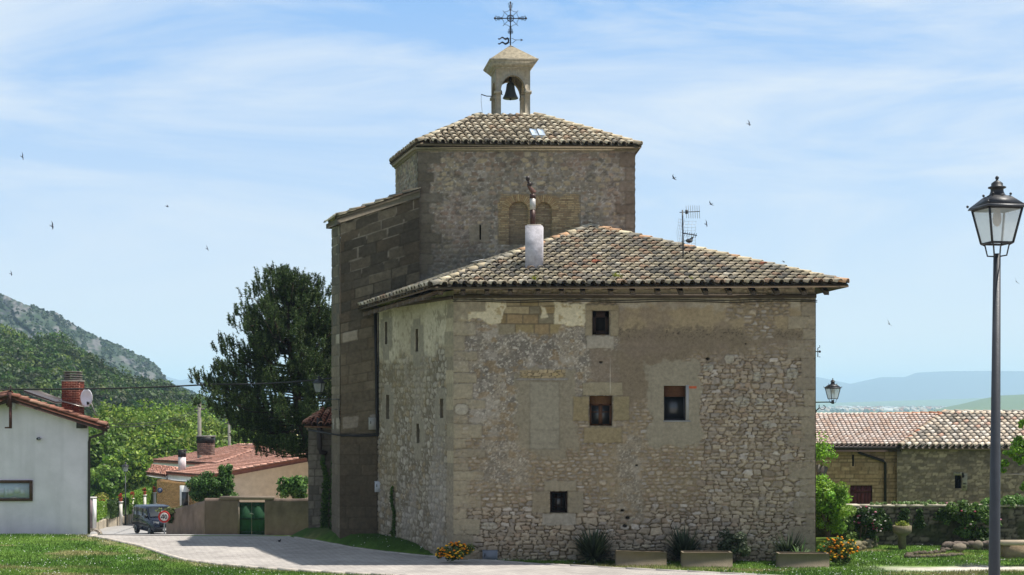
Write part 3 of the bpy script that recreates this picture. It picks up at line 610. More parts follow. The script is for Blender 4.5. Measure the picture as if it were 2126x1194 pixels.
for poly in ([EL, ER, AP], [EB, EL, AP], [ER, ER2, AP2, AP]): mb.slab(np.array(poly) + (0, 0, .0), (0, 0, -.06), C(92, 78, 62))
build(mb, 'roof_boarding', M_wood, roof)
# rafter tails under the front eave (separate parts) and under the side eave
rt = None
for k in range(17):
    a = HX0 - .5 + k * (12.0 / 16) + random.uniform(-.06, .06)
    m2 = MB(); m2.slab([(a, 44.68, ER[2] - .17), (a + .15, 44.68, ER[2] - .17), (a + .15, 45.48, ER[2] + .12), (a, 45.48, ER[2] + .12)], (0, 0, -.13), C(84, 72, 58) * (0.7 + .4 * random.random()))
    build(m2, 'rafter_tail', M_wood, roof)
for k in range(11):
    p_ = EL[:2] + (EB[:2] - EL[:2]) * (k + 1) / 12; z_ = EL[2] + (EB[2] - EL[2]) * (k + 1) / 12 - .18; inn = -snr[:2] * .75
    m2 = MB(); m2.slab([(*p_, z_), (*(p_ + sdv[:2] * .12), z_), (*(p_ + sdv[:2] * .12 + inn), z_ + .27), (*(p_ + inn), z_ + .27)], (0, 0, -.14), C(92, 80, 66)); build(m2, 'rafter_tail', M_wood, roof)
mb = MB(); mb.box((HX0 - .02, 45.36, 8.28), (HX1 + .02, 45.47, 8.40), C(70, 60, 48)); mb.obox(fo + snr * .02 + (0, 0, 8.55), sdv * SL, snr * .12, (0, 0, .1), C(72, 62, 50))
build(mb, 'wall_plate', M_wood, roof)
mb = MB()
for dz, cz in ((0, 8.16), (0, 8.22)):
    n_ = 40; xs = np.linspace(HX0 - .05, HX1 + .05, n_); mb.tube(np.c_[xs, np.full(n_, 45.40), cz + .02 * np.sin(xs * 1.9 + cz * 9) - .0], .014, 5, C(22, 22, 22))
tag(build(mb, 'wall_cable', M_rubber, loc=(4, 45.4, 8.2)), 'pair of thin black cables running under the eave along the whole rubble front', 'cable')
# chimney standing on the roof
ch = MB(); cy = 46.35; cx_ = XX(1109, cy); cw = .29; zb = 8.9; ztp = ZZ(468, cy)
ch.prism([(cx_ - cw, cy - .22), (cx_ + cw * .86, cy - .27), (cx_ + cw * 1.05, cy + .28), (cx_ - cw * .9, cy + .3)], zb, ztp - .03, C(172, 169, 174)); ch.prism([(cx_ - cw * .8, cy - .2), (cx_ + cw * .75, cy - .22), (cx_ + cw * .8, cy + .22), (cx_ - cw * .8, cy + .22)], ztp - .03, ztp + .01, C(186, 176, 164))
ch.prism([(cx_ - cw - .02, cy - .3), (cx_ + cw + .06, cy - .34), (cx_ + cw + .06, cy + .3), (cx_ - cw, cy + .3)], zb, zb + .26, C(166, 164, 168))
M_lime = mat('limewash', 0.9, 0.42, 3.0, 0.7, 12.0)
chm = build(ch, 'chimney', M_lime, roof); chm['label'] = 'whitewashed square chimney stack with a rusty bent flue'
m2 = MB(); pc = np.array([XX(1106, cy), cy, 0.])
m2.tube([pc + (0, 0, ztp), pc + (0, 0, ztp + .5)], .085, 12, C(62, 34, 26)); m2.tube([pc + (0, 0, ztp + .5), pc + (0, 0, ztp + .86)], .092, 12, C(176, 172, 168)); m2.tube([pc + (0, 0, ztp + .86), pc + (0, 0, ztp + 1.0)], .098, 12, C(60, 34, 28))
m2.tube([pc + (.02, 0, ztp + 1.0), pc + (.05, 0, ztp + 1.04), pc + (-.1, 0, ztp + 1.22), pc + (-.14, 0, ztp + 1.3)], [.09, .09, .06, .06], 10, C(92, 62, 50)); m2.tube([pc + (-.14, 0, ztp + 1.26), pc + (-.06, 0, ztp + 1.36)], .07, 8, C(40, 26, 22)); m2.ball(pc + (-.16, 0, ztp + 1.5), (.07, .07, .08), C(36, 24, 22)); m2.tube([pc + (-.12, 0, ztp + 1.3), pc + (-.16, 0, ztp + 1.5)], .035, 8, C(36, 24, 22))
build(m2, 'flue_pipe', M_iron, chm, smooth=True)
# weeds on the roof
def tuft(o, n, h, c, name, label, cat, mt=M_grass, spread=.12):
    m2 = MB(); rg = np.random.default_rng(int(abs(o[0] * 100)))
    for k in range(n):
        a = rg.uniform(0, 6.28); d = np.array([math.cos(a), math.sin(a), 0]); b_ = o + d * rg.uniform(0, spread); tip = b_ + d * h * rg.uniform(.2, .8) + np.array((0, 0, h * rg.uniform(.5, 1))); w = np.array([-d[1], d[0], 0]) * h * .08
        m2.add([b_ - w, b_ + w, tip], None, [(0, 1, 2)], np.array(c) * rg.uniform(.7, 1.3))
    return tag(build(m2, name, mt, loc=o), label, cat, None)
for px, py, l in ((1112, 580, 'weed tuft growing on the tile eave just below the white chimney'), (1440, 582, 'weed tuft growing on the tile eave below the aerial mast'), (1282, 574, 'small weed tuft between lower roof tiles right of the chimney')):
    Yq = 44.75 + .2; tuft(np.array([XX(px, Yq), Yq, ZZ(py, Yq) - .05]), 60, .22, C(120, 128, 50), 'weed_tuft', l, 'weed')
# ================================================================ church: tower, buttressed transept, annex
croot = thing('church', 'old stone church with square tower, tiled hip roof and open bell cote on top', 'church', (0, 53, 0))
YT = 51.2; KT = F / YT
TX0, TX1 = XX(868, YT), XX(1318, YT); TBK = np.array([XX(822, 55.0), 55.0])
TS = [C(128, 118, 104), C(142, 130, 110), C(114, 106, 96), C(150, 136, 112), C(122, 106, 92), C(136, 120, 104)]
def tower_face(S, Zz, main=True):
    one = lambda r, g, b: np.broadcast_to(C(r, g, b), S.shape + (3,))
    pu = 868 + S * KT; pv = HY + (EH - (Zz + 5.5)) * KT
    x, y = S, Zz; i1, e1 = rubble(x, y, .30, .17, 205); V = .4 + 0 * S
    V = np.maximum(V, ss(375, 330, pv + (fbm(x * 1.5, y * 2, 3, 3) - .5) * 60) * .9)
    th = np.interp(V, [0, .4, 1], [1.2, .42, .1]); sv = ss(th * .5, th * 1.2, e1 + (fbm(x * 10, y * 10, 2, 15) - .5) * .22)
    sc_ = pal(i1, TS) * (.8 + .4 * fbm(x * 11, y * 12, 3, 6))[..., None]
    g = fbm(x * 1.8, y * 1.8, 4, 40); fine = fbm(x * 20, y * 20, 3, 41)
    m = mixc(one(124, 116, 104), one(144, 136, 126), ss(.42, .66, g)); m = mixc(m, one(92, 84, 76), ss(.52, .74, fine) * .6); m = mixc(m, one(186, 180, 172), ss(.6, .76, fbm(x * 15, y * 15, 3, 43)) * .55)
    col = mixc(m, sc_, sv); rel = sv * .02 + fine * .01
    col = mixc(col, one(136, 110, 102), ss(.56, .72, fbm(x * .7, y * .5, 4, 51)) * .2)
    col = mixc(col, one(70, 66, 62), ss(.6, .72, fbm(x * 5, y * 6, 3, 53)) * .5)
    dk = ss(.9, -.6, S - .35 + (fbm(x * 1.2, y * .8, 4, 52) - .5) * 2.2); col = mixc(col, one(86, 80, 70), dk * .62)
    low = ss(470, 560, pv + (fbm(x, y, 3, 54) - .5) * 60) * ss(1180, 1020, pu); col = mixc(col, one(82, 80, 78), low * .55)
    if main:
        top = ss(316, 304, pv + (fbm(x * 3, y * 3, 2, 58) - .5) * 8); col = mixc(col, one(150, 138, 110), top * .7); rel = rel + .02 * top
    return rel, col * np.array([1.21, 1.19, 1.16])
def tmain(S, Zz):
    rel, col = tower_face(S, Zz); pu = 868 + S * KT; pv = HY + (EH - (Zz + 5.5)) * KT
    one = lambda r, g, b: np.broadcast_to(C(r, g, b), S.shape + (3,))
    for q in TQ:
        m, ln_ = blockmask(pu, pv, q, 1.5, 1.6); cc = one(*q[4:]) * (.82 + .34 * fbm(pu / 8, pv / 7, 4, int(q[1])))[..., None]
        col = mixc(col, one(70, 64, 56), ln_ * .4); col = mixc(col, cc, m * .85); rel = rel * (1 - m) + .03 * m
    for q in ((975, 466, 1016, 502, 132, 122, 106), (1204, 468, 1250, 500, 132, 122, 106)):
        m, ln_ = blockmask(pu, pv, q); col = mixc(col, one(*q[4:]) * (.88 + .24 * fbm(pu / 9, pv / 9, 3, 5))[..., None], m * .8); rel = rel * (1 - m) + .02 * m
    return rel, col
rt_ = np.random.default_rng(5); TQ = []; yy = 318; kq = 0
while yy < 560:
    h = rt_.uniform(16, 24); w = rt_.uniform(18, 28) if kq % 2 else rt_.uniform(32, 50); t_ = rt_.uniform(-12, 12)
    TQ.append((866, yy, 868 + w, yy + h - 1, 100 + t_, 92 + t_, 80 + t_)); kq += 1; yy += h
yy = 318
while yy < 560:
    h = rt_.uniform(20, 32); w = rt_.uniform(16, 24) if kq % 2 else rt_.uniform(28, 40); t_ = rt_.uniform(-10, 8)
    TQ.append((1318 - w, yy, 1320, yy + h - 1, 122 + t_, 106 + t_, 92 + t_)); kq += 1; yy += h
TH = 14.04 - 5.5
to = np.array((TX0, YT, 5.5))
def TQm(x0, y0, x1, y1): return ((x0 - 868) / KT, EH + (HY - y1) / KT - 5.5, (x1 - 868) / KT, EH + (HY - y0) / KT - 5.5)
PAN = TQm(1033, 402, 1206, 508); SL1 = TQm(995.4, 467, 998.8, 498); SL2 = TQm(1223.6, 461, 1226.4, 492)
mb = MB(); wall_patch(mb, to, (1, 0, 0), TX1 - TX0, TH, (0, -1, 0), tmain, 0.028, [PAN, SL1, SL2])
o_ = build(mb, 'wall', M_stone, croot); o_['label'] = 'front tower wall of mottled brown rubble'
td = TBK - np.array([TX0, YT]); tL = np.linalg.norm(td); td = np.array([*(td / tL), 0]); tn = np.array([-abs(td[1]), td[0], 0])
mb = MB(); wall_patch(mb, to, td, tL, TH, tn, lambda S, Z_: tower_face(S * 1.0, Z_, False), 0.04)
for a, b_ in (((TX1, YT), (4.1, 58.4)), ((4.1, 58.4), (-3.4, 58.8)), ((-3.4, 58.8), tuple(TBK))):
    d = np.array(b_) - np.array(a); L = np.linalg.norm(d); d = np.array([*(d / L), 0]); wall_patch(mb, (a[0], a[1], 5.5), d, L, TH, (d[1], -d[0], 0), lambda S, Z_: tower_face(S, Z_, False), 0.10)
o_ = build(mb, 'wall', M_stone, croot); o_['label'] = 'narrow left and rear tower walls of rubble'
# slits
for q in (SL1, SL2): mb = MB(); recess(mb, to, (1, 0, 0), (0, -1, 0), q, .35, C(96, 88, 76), .02); mb.box((TX0 + q[0] - .02, YT + .34, q[1] + 5.48), (TX0 + q[2] + .02, YT + .37, q[3] + 5.52), C(20, 18, 16)); build(mb, 'arrow_slit', M_stone, croot)
# blind twin arch panel of thin bricks
ARC = [(1057, 1096, 419, 508), (1112, 1145, 421, 508)]
def panel(S, Z_):
    pu = 1033 + S * KT; pv = 508 - Z_ * KT; one = lambda r, g, b: np.broadcast_to(C(r, g, b), S.shape + (3,)); y = Z_; x = S
    row = np.floor(y / .062); rx = x / .26 + hsh(row, row * 0, 3); ID = hsh(np.floor(rx), row, 4); my = np.minimum((y / .062) % 1, 1 - (y / .062) % 1); mx_ = np.minimum(rx % 1, 1 - rx % 1) * 4
    inn = np.zeros(S.shape); ring = np.zeros(S.shape); ang = np.zeros(S.shape)
    for a, b_, t0, bt in ARC:
        cx, r = (a + b_) / 2, (b_ - a) / 2; cy = t0 + r; d = np.hypot(pu - cx, pv - cy); m = np.where(pv > cy, ss(.8, -.8, np.abs(pu - cx) - r), ss(.8, -.8, d - r)); inn = np.maximum(inn, m)
        rg_ = ss(.8, -.8, np.abs(d - r - 8) - 7.5) * (pv < cy); ang = np.where(rg_ > .5, np.arctan2(pv - cy, pu - cx), ang); ring = np.maximum(ring, rg_)
    rb = np.abs(((ang * 23 / 3.14) % 1) - .5) * 2
    col = pal(ID, [C(168, 144, 106), C(152, 130, 98), C(180, 158, 120), C(144, 116, 86)]) * (.85 + .3 * fbm(x * 9, y * 12, 3, 5))[..., None]; col = mixc(one(128, 114, 92), col, ss(.1, .34, np.minimum(my, mx_)))
    ic = pal(ID, [C(150, 130, 100), C(138, 120, 94), C(160, 142, 112), C(130, 108, 84)]) * (.85 + .3 * fbm(x * 9, y * 12, 3, 8))[..., None]; ic = mixc(one(122, 110, 92), ic, ss(.1, .34, np.minimum(my, mx_)))
    rc = mixc(one(110, 96, 76), pal(hsh(np.floor(ang * 23 / 3.14), 0 * ang, 7), [C(164, 138, 100), C(150, 124, 92), C(172, 150, 112)]), ss(.95, .6, rb))
    col = mixc(col, rc, ring); col = mixc(col, ic, inn); rel = .012 + .012 * ss(.1, .3, my) - .15 * inn
    st = ss(.9, 0, y + (fbm(x * 2, y * 2, 3, 9) - .5) * .6) * .5; col = mixc(col, one(96, 88, 78), st)
    fr = ss(1, 0, np.minimum(np.minimum(pu - 1033, 1206 - pu) / 5, (pv - 402) / 8 + 0) + (fbm(x * 5, y * 5, 3, 4) - .5) * 2.4) * (1 - ring) * (1 - inn)
    col = mixc(col, one(124, 116, 104), fr * .85)
    return rel, col
mb = MB(); wall_patch(mb, (to[0] + PAN[0], YT, 5.5 + PAN[1]), (1, 0, 0), PAN[2] - PAN[0], PAN[3] - PAN[1], (0, -1, 0), panel, 0.02)
o_ = build(mb, 'blind_arch_panel', M_stone, croot); o_['label'] = 'tan brick panel with two walled-up round arches'
# tower roof
TE = P(866, 298, 50.95); TF = P(1330, 304, 50.95); TR = P(1111, 243, 53.7); TLp = P(998, 243, 53.7); TR2 = np.array([.75, 56.2, TR[2]]); TL2 = np.array([-1.75, 56.2, TR[2]]); TG = P(812, 340, 55.1); TH1 = np.array([4.2, 58.6, 13.95]); TG1 = np.array([-3.7, 59.1, 13.95])
TC = [C(204, 192, 168), C(186, 172, 148), C(196, 182, 158), C(164, 152, 132), C(172, 148, 124), C(132, 124, 112)]; TW = [4, 3.6, 3, 1.3, .8, .35]
mb = MB()
tp = dict(sp=.265, rl=.36, r=.10, cols=TC, wts=TW)
plane_roof(mb, [TE, TF, TR, TLp], TE, TF, (-.3, 1), seed=31, **tp); plane_roof(mb, [TG, TE, TLp, TL2], TG, TE, (1, .25), seed=32, **tp)
plane_roof(mb, [TF, TH1, TR2, TR], TF, TH1, (-1, .1), seed=33, **tp); plane_roof(mb, [TH1, TG1, TL2, TR2], TH1, TG1, (0, -1), seed=34, **tp); plane_roof(mb, [TG1, TG, TL2], TG1, TG, (1, -.4), seed=35, **tp)
RT = [C(214, 202, 174), C(196, 180, 150), C(170, 156, 132)]
for a, b_ in ((TE, TLp), (TF, TR), (TG, TL2), (TH1, TR2)): ridge(mb, a + np.array((0, 0, .02)), b_ + np.array((0, 0, .05)), RT, .11, .42, int(abs(a[0] * 10)))
troof = build(mb, 'roof', M_tile, croot, smooth=True)
mb = MB()
for poly in ([TE, TF, TR, TLp], [TG, TE, TLp, TL2], [TF, TH1, TR2, TR], [TH1, TG1, TL2, TR2], [TG1, TG, TL2]): mb.slab(np.array(poly), (0, 0, -.06), C(110, 96, 76))
mb.slab([TLp, TR, TR2, TL2], (0, 0, .1), C(150, 140, 118)); build(mb, 'roof_boarding', M_wood, troof)
mb = MB(); cc_ = C(134, 124, 104)
rimo = [(TX0, YT), (TX1, YT), (4.1, 58.4), (-3.4, 58.8), tuple(TBK)]
for h0, h1, ex in ((13.88, 13.95, .05), (13.95, 14.02, .11)):
    c0 = np.array([.3, 54.8]); mb.prism([tuple(np.array(p_) + (np.array(p_) - c0) / np.linalg.norm(np.array(p_) - c0) * ex * 1.35) for p_ in rimo], h0, h1, cc_ * (0.9 if ex < .1 else 1))
build(mb, 'cornice', M_stone, croot)
# skylight of two panes set in the tiles
mb = MB(); nn_ = np.cross(TF - TE, TR - TE); nn_ /= np.linalg.norm(nn_); nn_ = nn_ if nn_[2] > 0 else -nn_
def onroof(px, py, A=TE, n=None, up=.0):
    n = nn_ if n is None else n; d = np.array([(px - CX) / F, 1, (HY - py) / F]); e = np.array((0, 0, EH)); t_ = np.dot(A + n * up - e, n) / np.dot(d, n); return e + d * t_
for (a, b_) in ((1100, 1113), (1115, 1128)):
    m_ = 6; pts = [onroof(a + m_ - 1, 280, up=.2), onroof(b_ + m_ - 1, 281, up=.2), onroof(b_ - 1, 268, up=.2), onroof(a - 1, 267, up=.2)]; mb.slab(pts, -nn_ * .1, C(190, 205, 220))
M_sky = mat('skylight_glass', 0.12, 0.05, 2.0, spec=0.8); build(mb, 'skylight', M_sky, troof)
# ---- bell cote
BX0, BX1, BY0, BD, SKB = -.60, .68, 54.0, 1.3, -.15; BZ0, BZS, BZT = 15.55, 16.62, 17.46; ST_ = C(154, 145, 128)
def bp_(u, v, z): return np.array([BX0 + u + SKB * v, BY0 + v, z])
def arch_face(mb, p0, p1, inn, th, z0, zs, zt_, pw, c):
    p0, p1 = np.array(p0, float), np.array(p1, float); L = np.linalg.norm((p1 - p0)); d = (p1 - p0) / L; n = np.array(inn, float); n /= np.linalg.norm(n); r = L / 2 - pw
    def q3(pts): mb.slab([p0 * 1 + d * a + np.array((0, 0, z)) for a, z in pts], n * th, c)
    q3([(0, z0), (pw, z0), (pw, zs), (0, zs)]); q3([(L - pw, z0), (L, z0), (L, zs), (L - pw, zs)])
    k = 14; a = np.linspace(math.pi, 0, k + 1); ax = L / 2 + r * np.cos(a); az = zs + (r * 1.32 if pw > .1 else r * .9) * np.sin(a)
    q3([(0, zs), (pw, zs), (pw, zt_), (0, zt_)]); q3([(L - pw, zs), (L, zs), (L, zt_), (L - pw, zt_)])
    for i in range(k): q3([(ax[i], az[i]), (ax[i + 1], az[i + 1]), (ax[i + 1], zt_), (ax[i], zt_)])
mb = MB(); bw = BX1 - BX0; z_ = np.array((0, 0, 0.))
vdir = bp_(0, 1, 0) - bp_(0, 0, 0)
arch_face(mb, bp_(0, 0, 0), bp_(bw, 0, 0), vdir, .20, BZ0, BZS, BZT, .19, ST_); arch_face(mb, bp_(0, BD - .20, 0), bp_(bw, BD - .20, 0), vdir, .20, BZ0, BZS, BZT, .19, ST_ * .97)
arch_face(mb, bp_(0.0, .205, 0), bp_(0.0, BD - .205, 0), (1, 0, 0), .17, BZ0 + 1.0, BZS + .08, BZT, .02, ST_); arch_face(mb, bp_(bw - .17, .205, 0), bp_(bw - .17, BD - .205, 0), (1, 0, 0), .17, BZ0 + 1.0, BZS + .08, BZT, .02, ST_)
for u in (-.05, bw - .20):                                             # impost blocks
    for v in (-.04, BD - .21): mb.obox(bp_(u, v, BZS - .09), (.25, 0, 0), vdir * .25, (0, 0, .10), ST_ * 1.03)
bc = build(mb, 'bell_cote', M_stone, croot); bc['label'] = 'open bell cote of pale ashlar with four piers and round arches'
mb = MB()
def rect(e, z): return [bp_(-e, -e, z), bp_(bw + e, -e, z), bp_(bw + e, BD + e, z), bp_(-e, BD + e, z)]
for e0, z0, e1, z1 in ((.03, 17.46, .05, 17.5), (.05, 17.5, .22, 17.68), (.22, 17.68, .27, 17.74), (.27, 17.74, .27, 17.78)):
    v = rect(e0, z0) + rect(e1, z1); mb.add(v, [(0, 1, 5, 4), (1, 2, 6, 5), (2, 3, 7, 6), (3, 0, 4, 7), (3, 2, 1, 0), (4, 5, 6, 7)], None, ST_)
ap = bp_(bw / 2, BD / 2, 18.50); v = rect(.24, 17.782) + [ap]; mb.add(v, None, [(0, 1, 4), (1, 2, 4), (2, 3, 4), (3, 0, 4)], C(138, 130, 112))
M_lich = mat('lichened_stone', 0.95, 0.45, 9.0, 0.8, 25.0, spec=0.1); build(mb, 'cap', M_lich, bc)
# bell
bo = bp_(bw / 2, BD / 2, 0); bz = ZZ(205, bo[1])
broot = thing('church_bell', 'dark bronze bell hanging in the open arch on top of the tower', 'bell', (bo[0], bo[1], bz))
mb = MB(); mb.lathe((bo[0], bo[1], bz), [(.285, 0), (.30, .02), (.275, .06), (.22, .17), (.175, .33), (.155, .48), (.145, .55), (.10, .60), (.03, .62)], 22, C(52, 56, 54)); build(mb, 'bell_body', M_iron, broot, smooth=True)
mb = MB(); mb.tube([(bo[0], bo[1], bz + .3), (bo[0], bo[1], bz - .05)], .02, 8, C(30, 30, 30)); mb.ball((bo[0], bo[1], bz - .02), .045, C(28, 28, 28)); build(mb, 'clapper', M_iron, broot)
mb = MB(); mb.tube([(bo[0], bo[1], bz + .6), (bo[0], bo[1], bz + .98)], .035, 8, C(30, 28, 28)); mb.box((bo[0] - .06, bo[1] - .06, bz + .64), (bo[0] + .06, bo[1] + .06, bz + .8), C(34, 30, 28)); build(mb, 'hanger', M_iron, broot)
mb = MB(); hx = bo[0] - .36; mb.tube([(hx - .12, bo[1] - .2, bz + .24), (hx + .0, bo[1] - .1, bz + .22)], .018, 6, C(24, 24, 26)); mb.ball((hx, bo[1] - .1, bz + .22), (.05, .05, .09), C(24, 24, 26)); mb.tube([(hx - .04, bo[1] - .1, bz + .32), (hx + .05, bo[1] - .1, bz + .12)], .02, 6, C(24, 24, 26)); build(mb, 'striker', M_iron, broot)
# bell pull arm with its wire
mb = MB(); a = P(1022, 200, 54.1); b_ = P(999, 196, 54.0); mb.tube([a, (a + b_) / 2 + (0, 0, -.03), b_], .018, 6, C(40, 34, 32)); mb.tube([b_, b_ + (0, 0, -.28), P(1002, 240, 54.0)], .006, 4, C(90, 90, 92))
tag(build(mb, 'bell_pull', M_iron, loc=b_), 'thin iron bell pull arm with a wire down to the tower tiles', 'bell pull')
# wrought iron cross with vane
cz = ap.copy(); cr = thing('iron_cross', 'slender wrought iron cross with scrolls and wavy weather vane on the bell cote cap', 'cross', tuple(cz))
KC = F / cz[1]; IR = C(30, 34, 48)
def cq(dx, py): return np.array([cz[0] + dx / KC, cz[1], ZZ(py, cz[1])])
mb = MB(); mb.tube([cz - (0, 0, .05), cq(0, 8)], .022, 6, IR); mb.tube([cq(-32, 38), cq(32, 38.5)], .02, 6, IR)
for a in range(4):
    an = math.pi / 4 + a * math.pi / 2; mb.tube([cq(7 * math.cos(an), 38 - 7 * math.sin(an)), cq(18 * math.cos(an) * 1.25, 38 - 18 * math.sin(an) * 1.25)], .010, 5, IR)
    for sgn in (-1, 1):                                                # scroll arcs between the arms
        a0 = an + sgn * math.pi / 4; pts = []
        for k in range(9):
            t_ = k / 8; r_ = 19 - 5.5 * math.sin(t_ * math.pi / 2) * 1.0; th_ = a0 - sgn * t_ * math.pi / 4 * .92; rr = 19 - 7 * math.sin(math.pi * t_ * .5) + 6 * t_ * t_; pts.append(cq(rr * math.cos(th_), 38 - rr * math.sin(th_)))
        mb.tube(pts, .009, 5, IR)
    aa = a * math.pi / 2; ca, sa = math.cos(aa), math.sin(aa)
    for r0, w0 in ((28, 5), (22, 4), (24, 3.2)):                        # curled tips across each arm
        for sgn in (-1, 1):
            pts = [(r0 - 3, 0), (r0, sgn * w0 * .6), (r0 + 1.6, sgn * w0), (r0 + 3.2, sgn * w0 * .9), (r0 + 3, sgn * w0 * .5)]
            mb.tube([cq(p_[0] * ca - p_[1] * sa, 38 - (p_[0] * sa + p_[1] * ca)) for p_ in pts], .010, 5, IR)
    tipc = cq(32 * ca, 38 - 32 * sa); mb.ball(tipc, (.05, .03, .05) if a % 2 == 0 else (.035, .03, .06), IR, 8, 4); mb.ball(cq(18 * ca, 38 - 18 * sa), .045, IR, 8, 4)
for sgn in (-1, 1): mb.tube([cq(0, 66), cq(sgn * 2.5, 69), cq(sgn * 4.6, 68.5), cq(sgn * 5.2, 66), cq(sgn * 4.2, 64.5)], .012, 5, IR)
mb.ball(cq(0, 67), .045, IR, 8, 4); build(mb, 'cross_bars', M_iron, cr)
mb = MB(); th = np.linspace(0, 2 * np.pi, 25)[:-1]; mb.tube([cq(6.4 * math.cos(t_), 38 - 6.4 * math.sin(t_)) for t_ in th], .022, 6, IR, closed=True)
for sgn in (-1, 1): mb.tube([cq(sgn * 4 - sgn * 2.4 * math.cos(t_), 38 + 4.4 * math.sin(t_)) for t_ in np.linspace(-1.2, 1.2, 8)], .012, 5, IR)
build(mb, 'ring', M_iron, cr)
mb = MB(); mb.tube([cq(2, 80.5), cq(5, 80), cq(7, 82), cq(12, 83), cq(25, 83)], .010, 5, IR); mb.tube([cq(2, 89), cq(5, 89.5), cq(7, 87), cq(12, 83)], .010, 5, IR); mb.slab([cq(21, 80.5), cq(26.5, 83), cq(21, 85.5), cq(23, 83)], (0, .02, 0), IR)
for base in (79.5, 89.5):                                              # two wavy ribbons joined by a round bend
    n_ = 22; top, bot = [], []
    for k in range(n_):
        t_ = k / (n_ - 1); x_ = -7 - 19 * t_; w_ = 2.2 * (1 - .5 * t_); yv = base + 1.7 * math.sin(t_ * 9.0); top.append(cq(x_, yv - w_)); bot.append(cq(x_, yv + w_))
    for k in range(n_ - 1): mb.slab([bot[k], bot[k + 1], top[k + 1], top[k]], (0, .02, 0), IR)
pts_o = [cq(-7 + 4.8 * math.cos(t_), 84.5 - 7 * math.sin(t_)) for t_ in np.linspace(-math.pi / 2, math.pi / 2, 12)]; pts_i = [cq(-7 + 1.6 * math.cos(t_), 84.5 - 3 * math.sin(t_)) for t_ in np.linspace(-math.pi / 2, math.pi / 2, 12)]
for k in range(11): mb.slab([pts_i[k], pts_o[k], pts_o[k + 1], pts_i[k + 1]], (0, .02, 0), IR)
mb.tube([cq(-4, 80.5), cq(0, 80)], .01, 5, IR); mb.tube([cq(-4, 89), cq(0, 89)], .01, 5, IR)
build(mb, 'weather_vane', M_iron, cr)
# ---- buttressed transept wall left of the tower
YB = 51.12; KB = F / YB; BL, BRx = XX(707, YB), XX(871, YB)
def btop(S): return EH + (HY - np.interp(707 + S * KB, [707, 871], [456, 399])) / KB + .3
def butt(S, Z_):
    one = lambda r, g, b: np.broadcast_to(C(r, g, b), S.shape + (3,)); pu = 707 + S * KB; pv = HY + (EH - (Z_ - .3)) * KB
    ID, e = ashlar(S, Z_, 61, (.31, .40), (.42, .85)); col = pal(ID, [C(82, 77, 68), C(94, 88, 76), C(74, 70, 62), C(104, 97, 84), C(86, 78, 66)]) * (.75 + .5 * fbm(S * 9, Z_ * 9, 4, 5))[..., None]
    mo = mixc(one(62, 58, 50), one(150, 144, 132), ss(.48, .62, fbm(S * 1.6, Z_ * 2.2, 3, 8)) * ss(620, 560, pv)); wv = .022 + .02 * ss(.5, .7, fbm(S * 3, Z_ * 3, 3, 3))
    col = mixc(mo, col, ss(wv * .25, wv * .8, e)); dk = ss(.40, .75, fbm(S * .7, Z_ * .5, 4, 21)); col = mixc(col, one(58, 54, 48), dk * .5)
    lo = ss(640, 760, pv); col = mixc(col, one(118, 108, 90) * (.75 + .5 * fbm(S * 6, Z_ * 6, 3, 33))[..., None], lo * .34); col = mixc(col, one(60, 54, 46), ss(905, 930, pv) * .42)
    for q in ((712, 693, 742, 713, 150, 144, 132), (712, 868, 744, 891, 134, 128, 118), (848, 411, 872, 441, 158, 122, 68), (768, 870, 781, 892, 134, 132, 128)):
        m, ln_ = blockmask(pu, pv, q); col = mixc(col, one(*q[4:]) * (.85 + .3 * fbm(S * 9, Z_ * 9, 3, 2))[..., None], m * .8)
    return .025 * ss(0, .03, e) + .012 * fbm(S * 9, Z_ * 9, 3, 7), col * np.array([1.12, 1.05, .98])
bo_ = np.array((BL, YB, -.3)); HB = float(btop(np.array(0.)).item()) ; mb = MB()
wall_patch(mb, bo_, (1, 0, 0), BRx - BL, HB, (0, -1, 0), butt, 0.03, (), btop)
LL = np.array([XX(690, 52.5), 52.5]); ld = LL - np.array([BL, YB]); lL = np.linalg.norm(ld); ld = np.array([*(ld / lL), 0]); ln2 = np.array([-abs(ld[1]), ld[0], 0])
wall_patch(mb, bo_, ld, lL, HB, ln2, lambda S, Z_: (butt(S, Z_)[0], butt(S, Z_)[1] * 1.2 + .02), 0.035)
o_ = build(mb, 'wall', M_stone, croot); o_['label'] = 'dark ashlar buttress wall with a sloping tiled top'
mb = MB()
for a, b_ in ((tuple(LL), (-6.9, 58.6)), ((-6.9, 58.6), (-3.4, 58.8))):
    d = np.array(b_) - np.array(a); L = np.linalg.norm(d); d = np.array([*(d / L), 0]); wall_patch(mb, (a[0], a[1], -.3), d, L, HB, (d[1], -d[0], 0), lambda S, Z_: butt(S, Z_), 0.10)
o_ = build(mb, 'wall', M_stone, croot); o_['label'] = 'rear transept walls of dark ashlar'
mb = MB(); x0_, x1_ = BL - .02, XX(783, YB); mb.slab([(x0_, YB - .07, ZZ(905, YB)), (x1_, YB - .07, ZZ(905, YB)), (x1_, YB - .035, ZZ(900, YB)), (x0_, YB - .035, ZZ(900, YB))], (0, .1, 0), C(84, 78, 68)); build(mb, 'plinth_band', M_stone, croot); mb = MB(); wall_patch(mb, (x0_, YB - .05, -.3), (1, 0, 0), x1_ - x0_, ZZ(905, YB) + .3, (0, -1, 0), lambda S, Z_: (butt(S + .02, Z_)[0], butt(S + .02, Z_)[1] * .92), .035); build(mb, 'plinth', M_stone, croot)
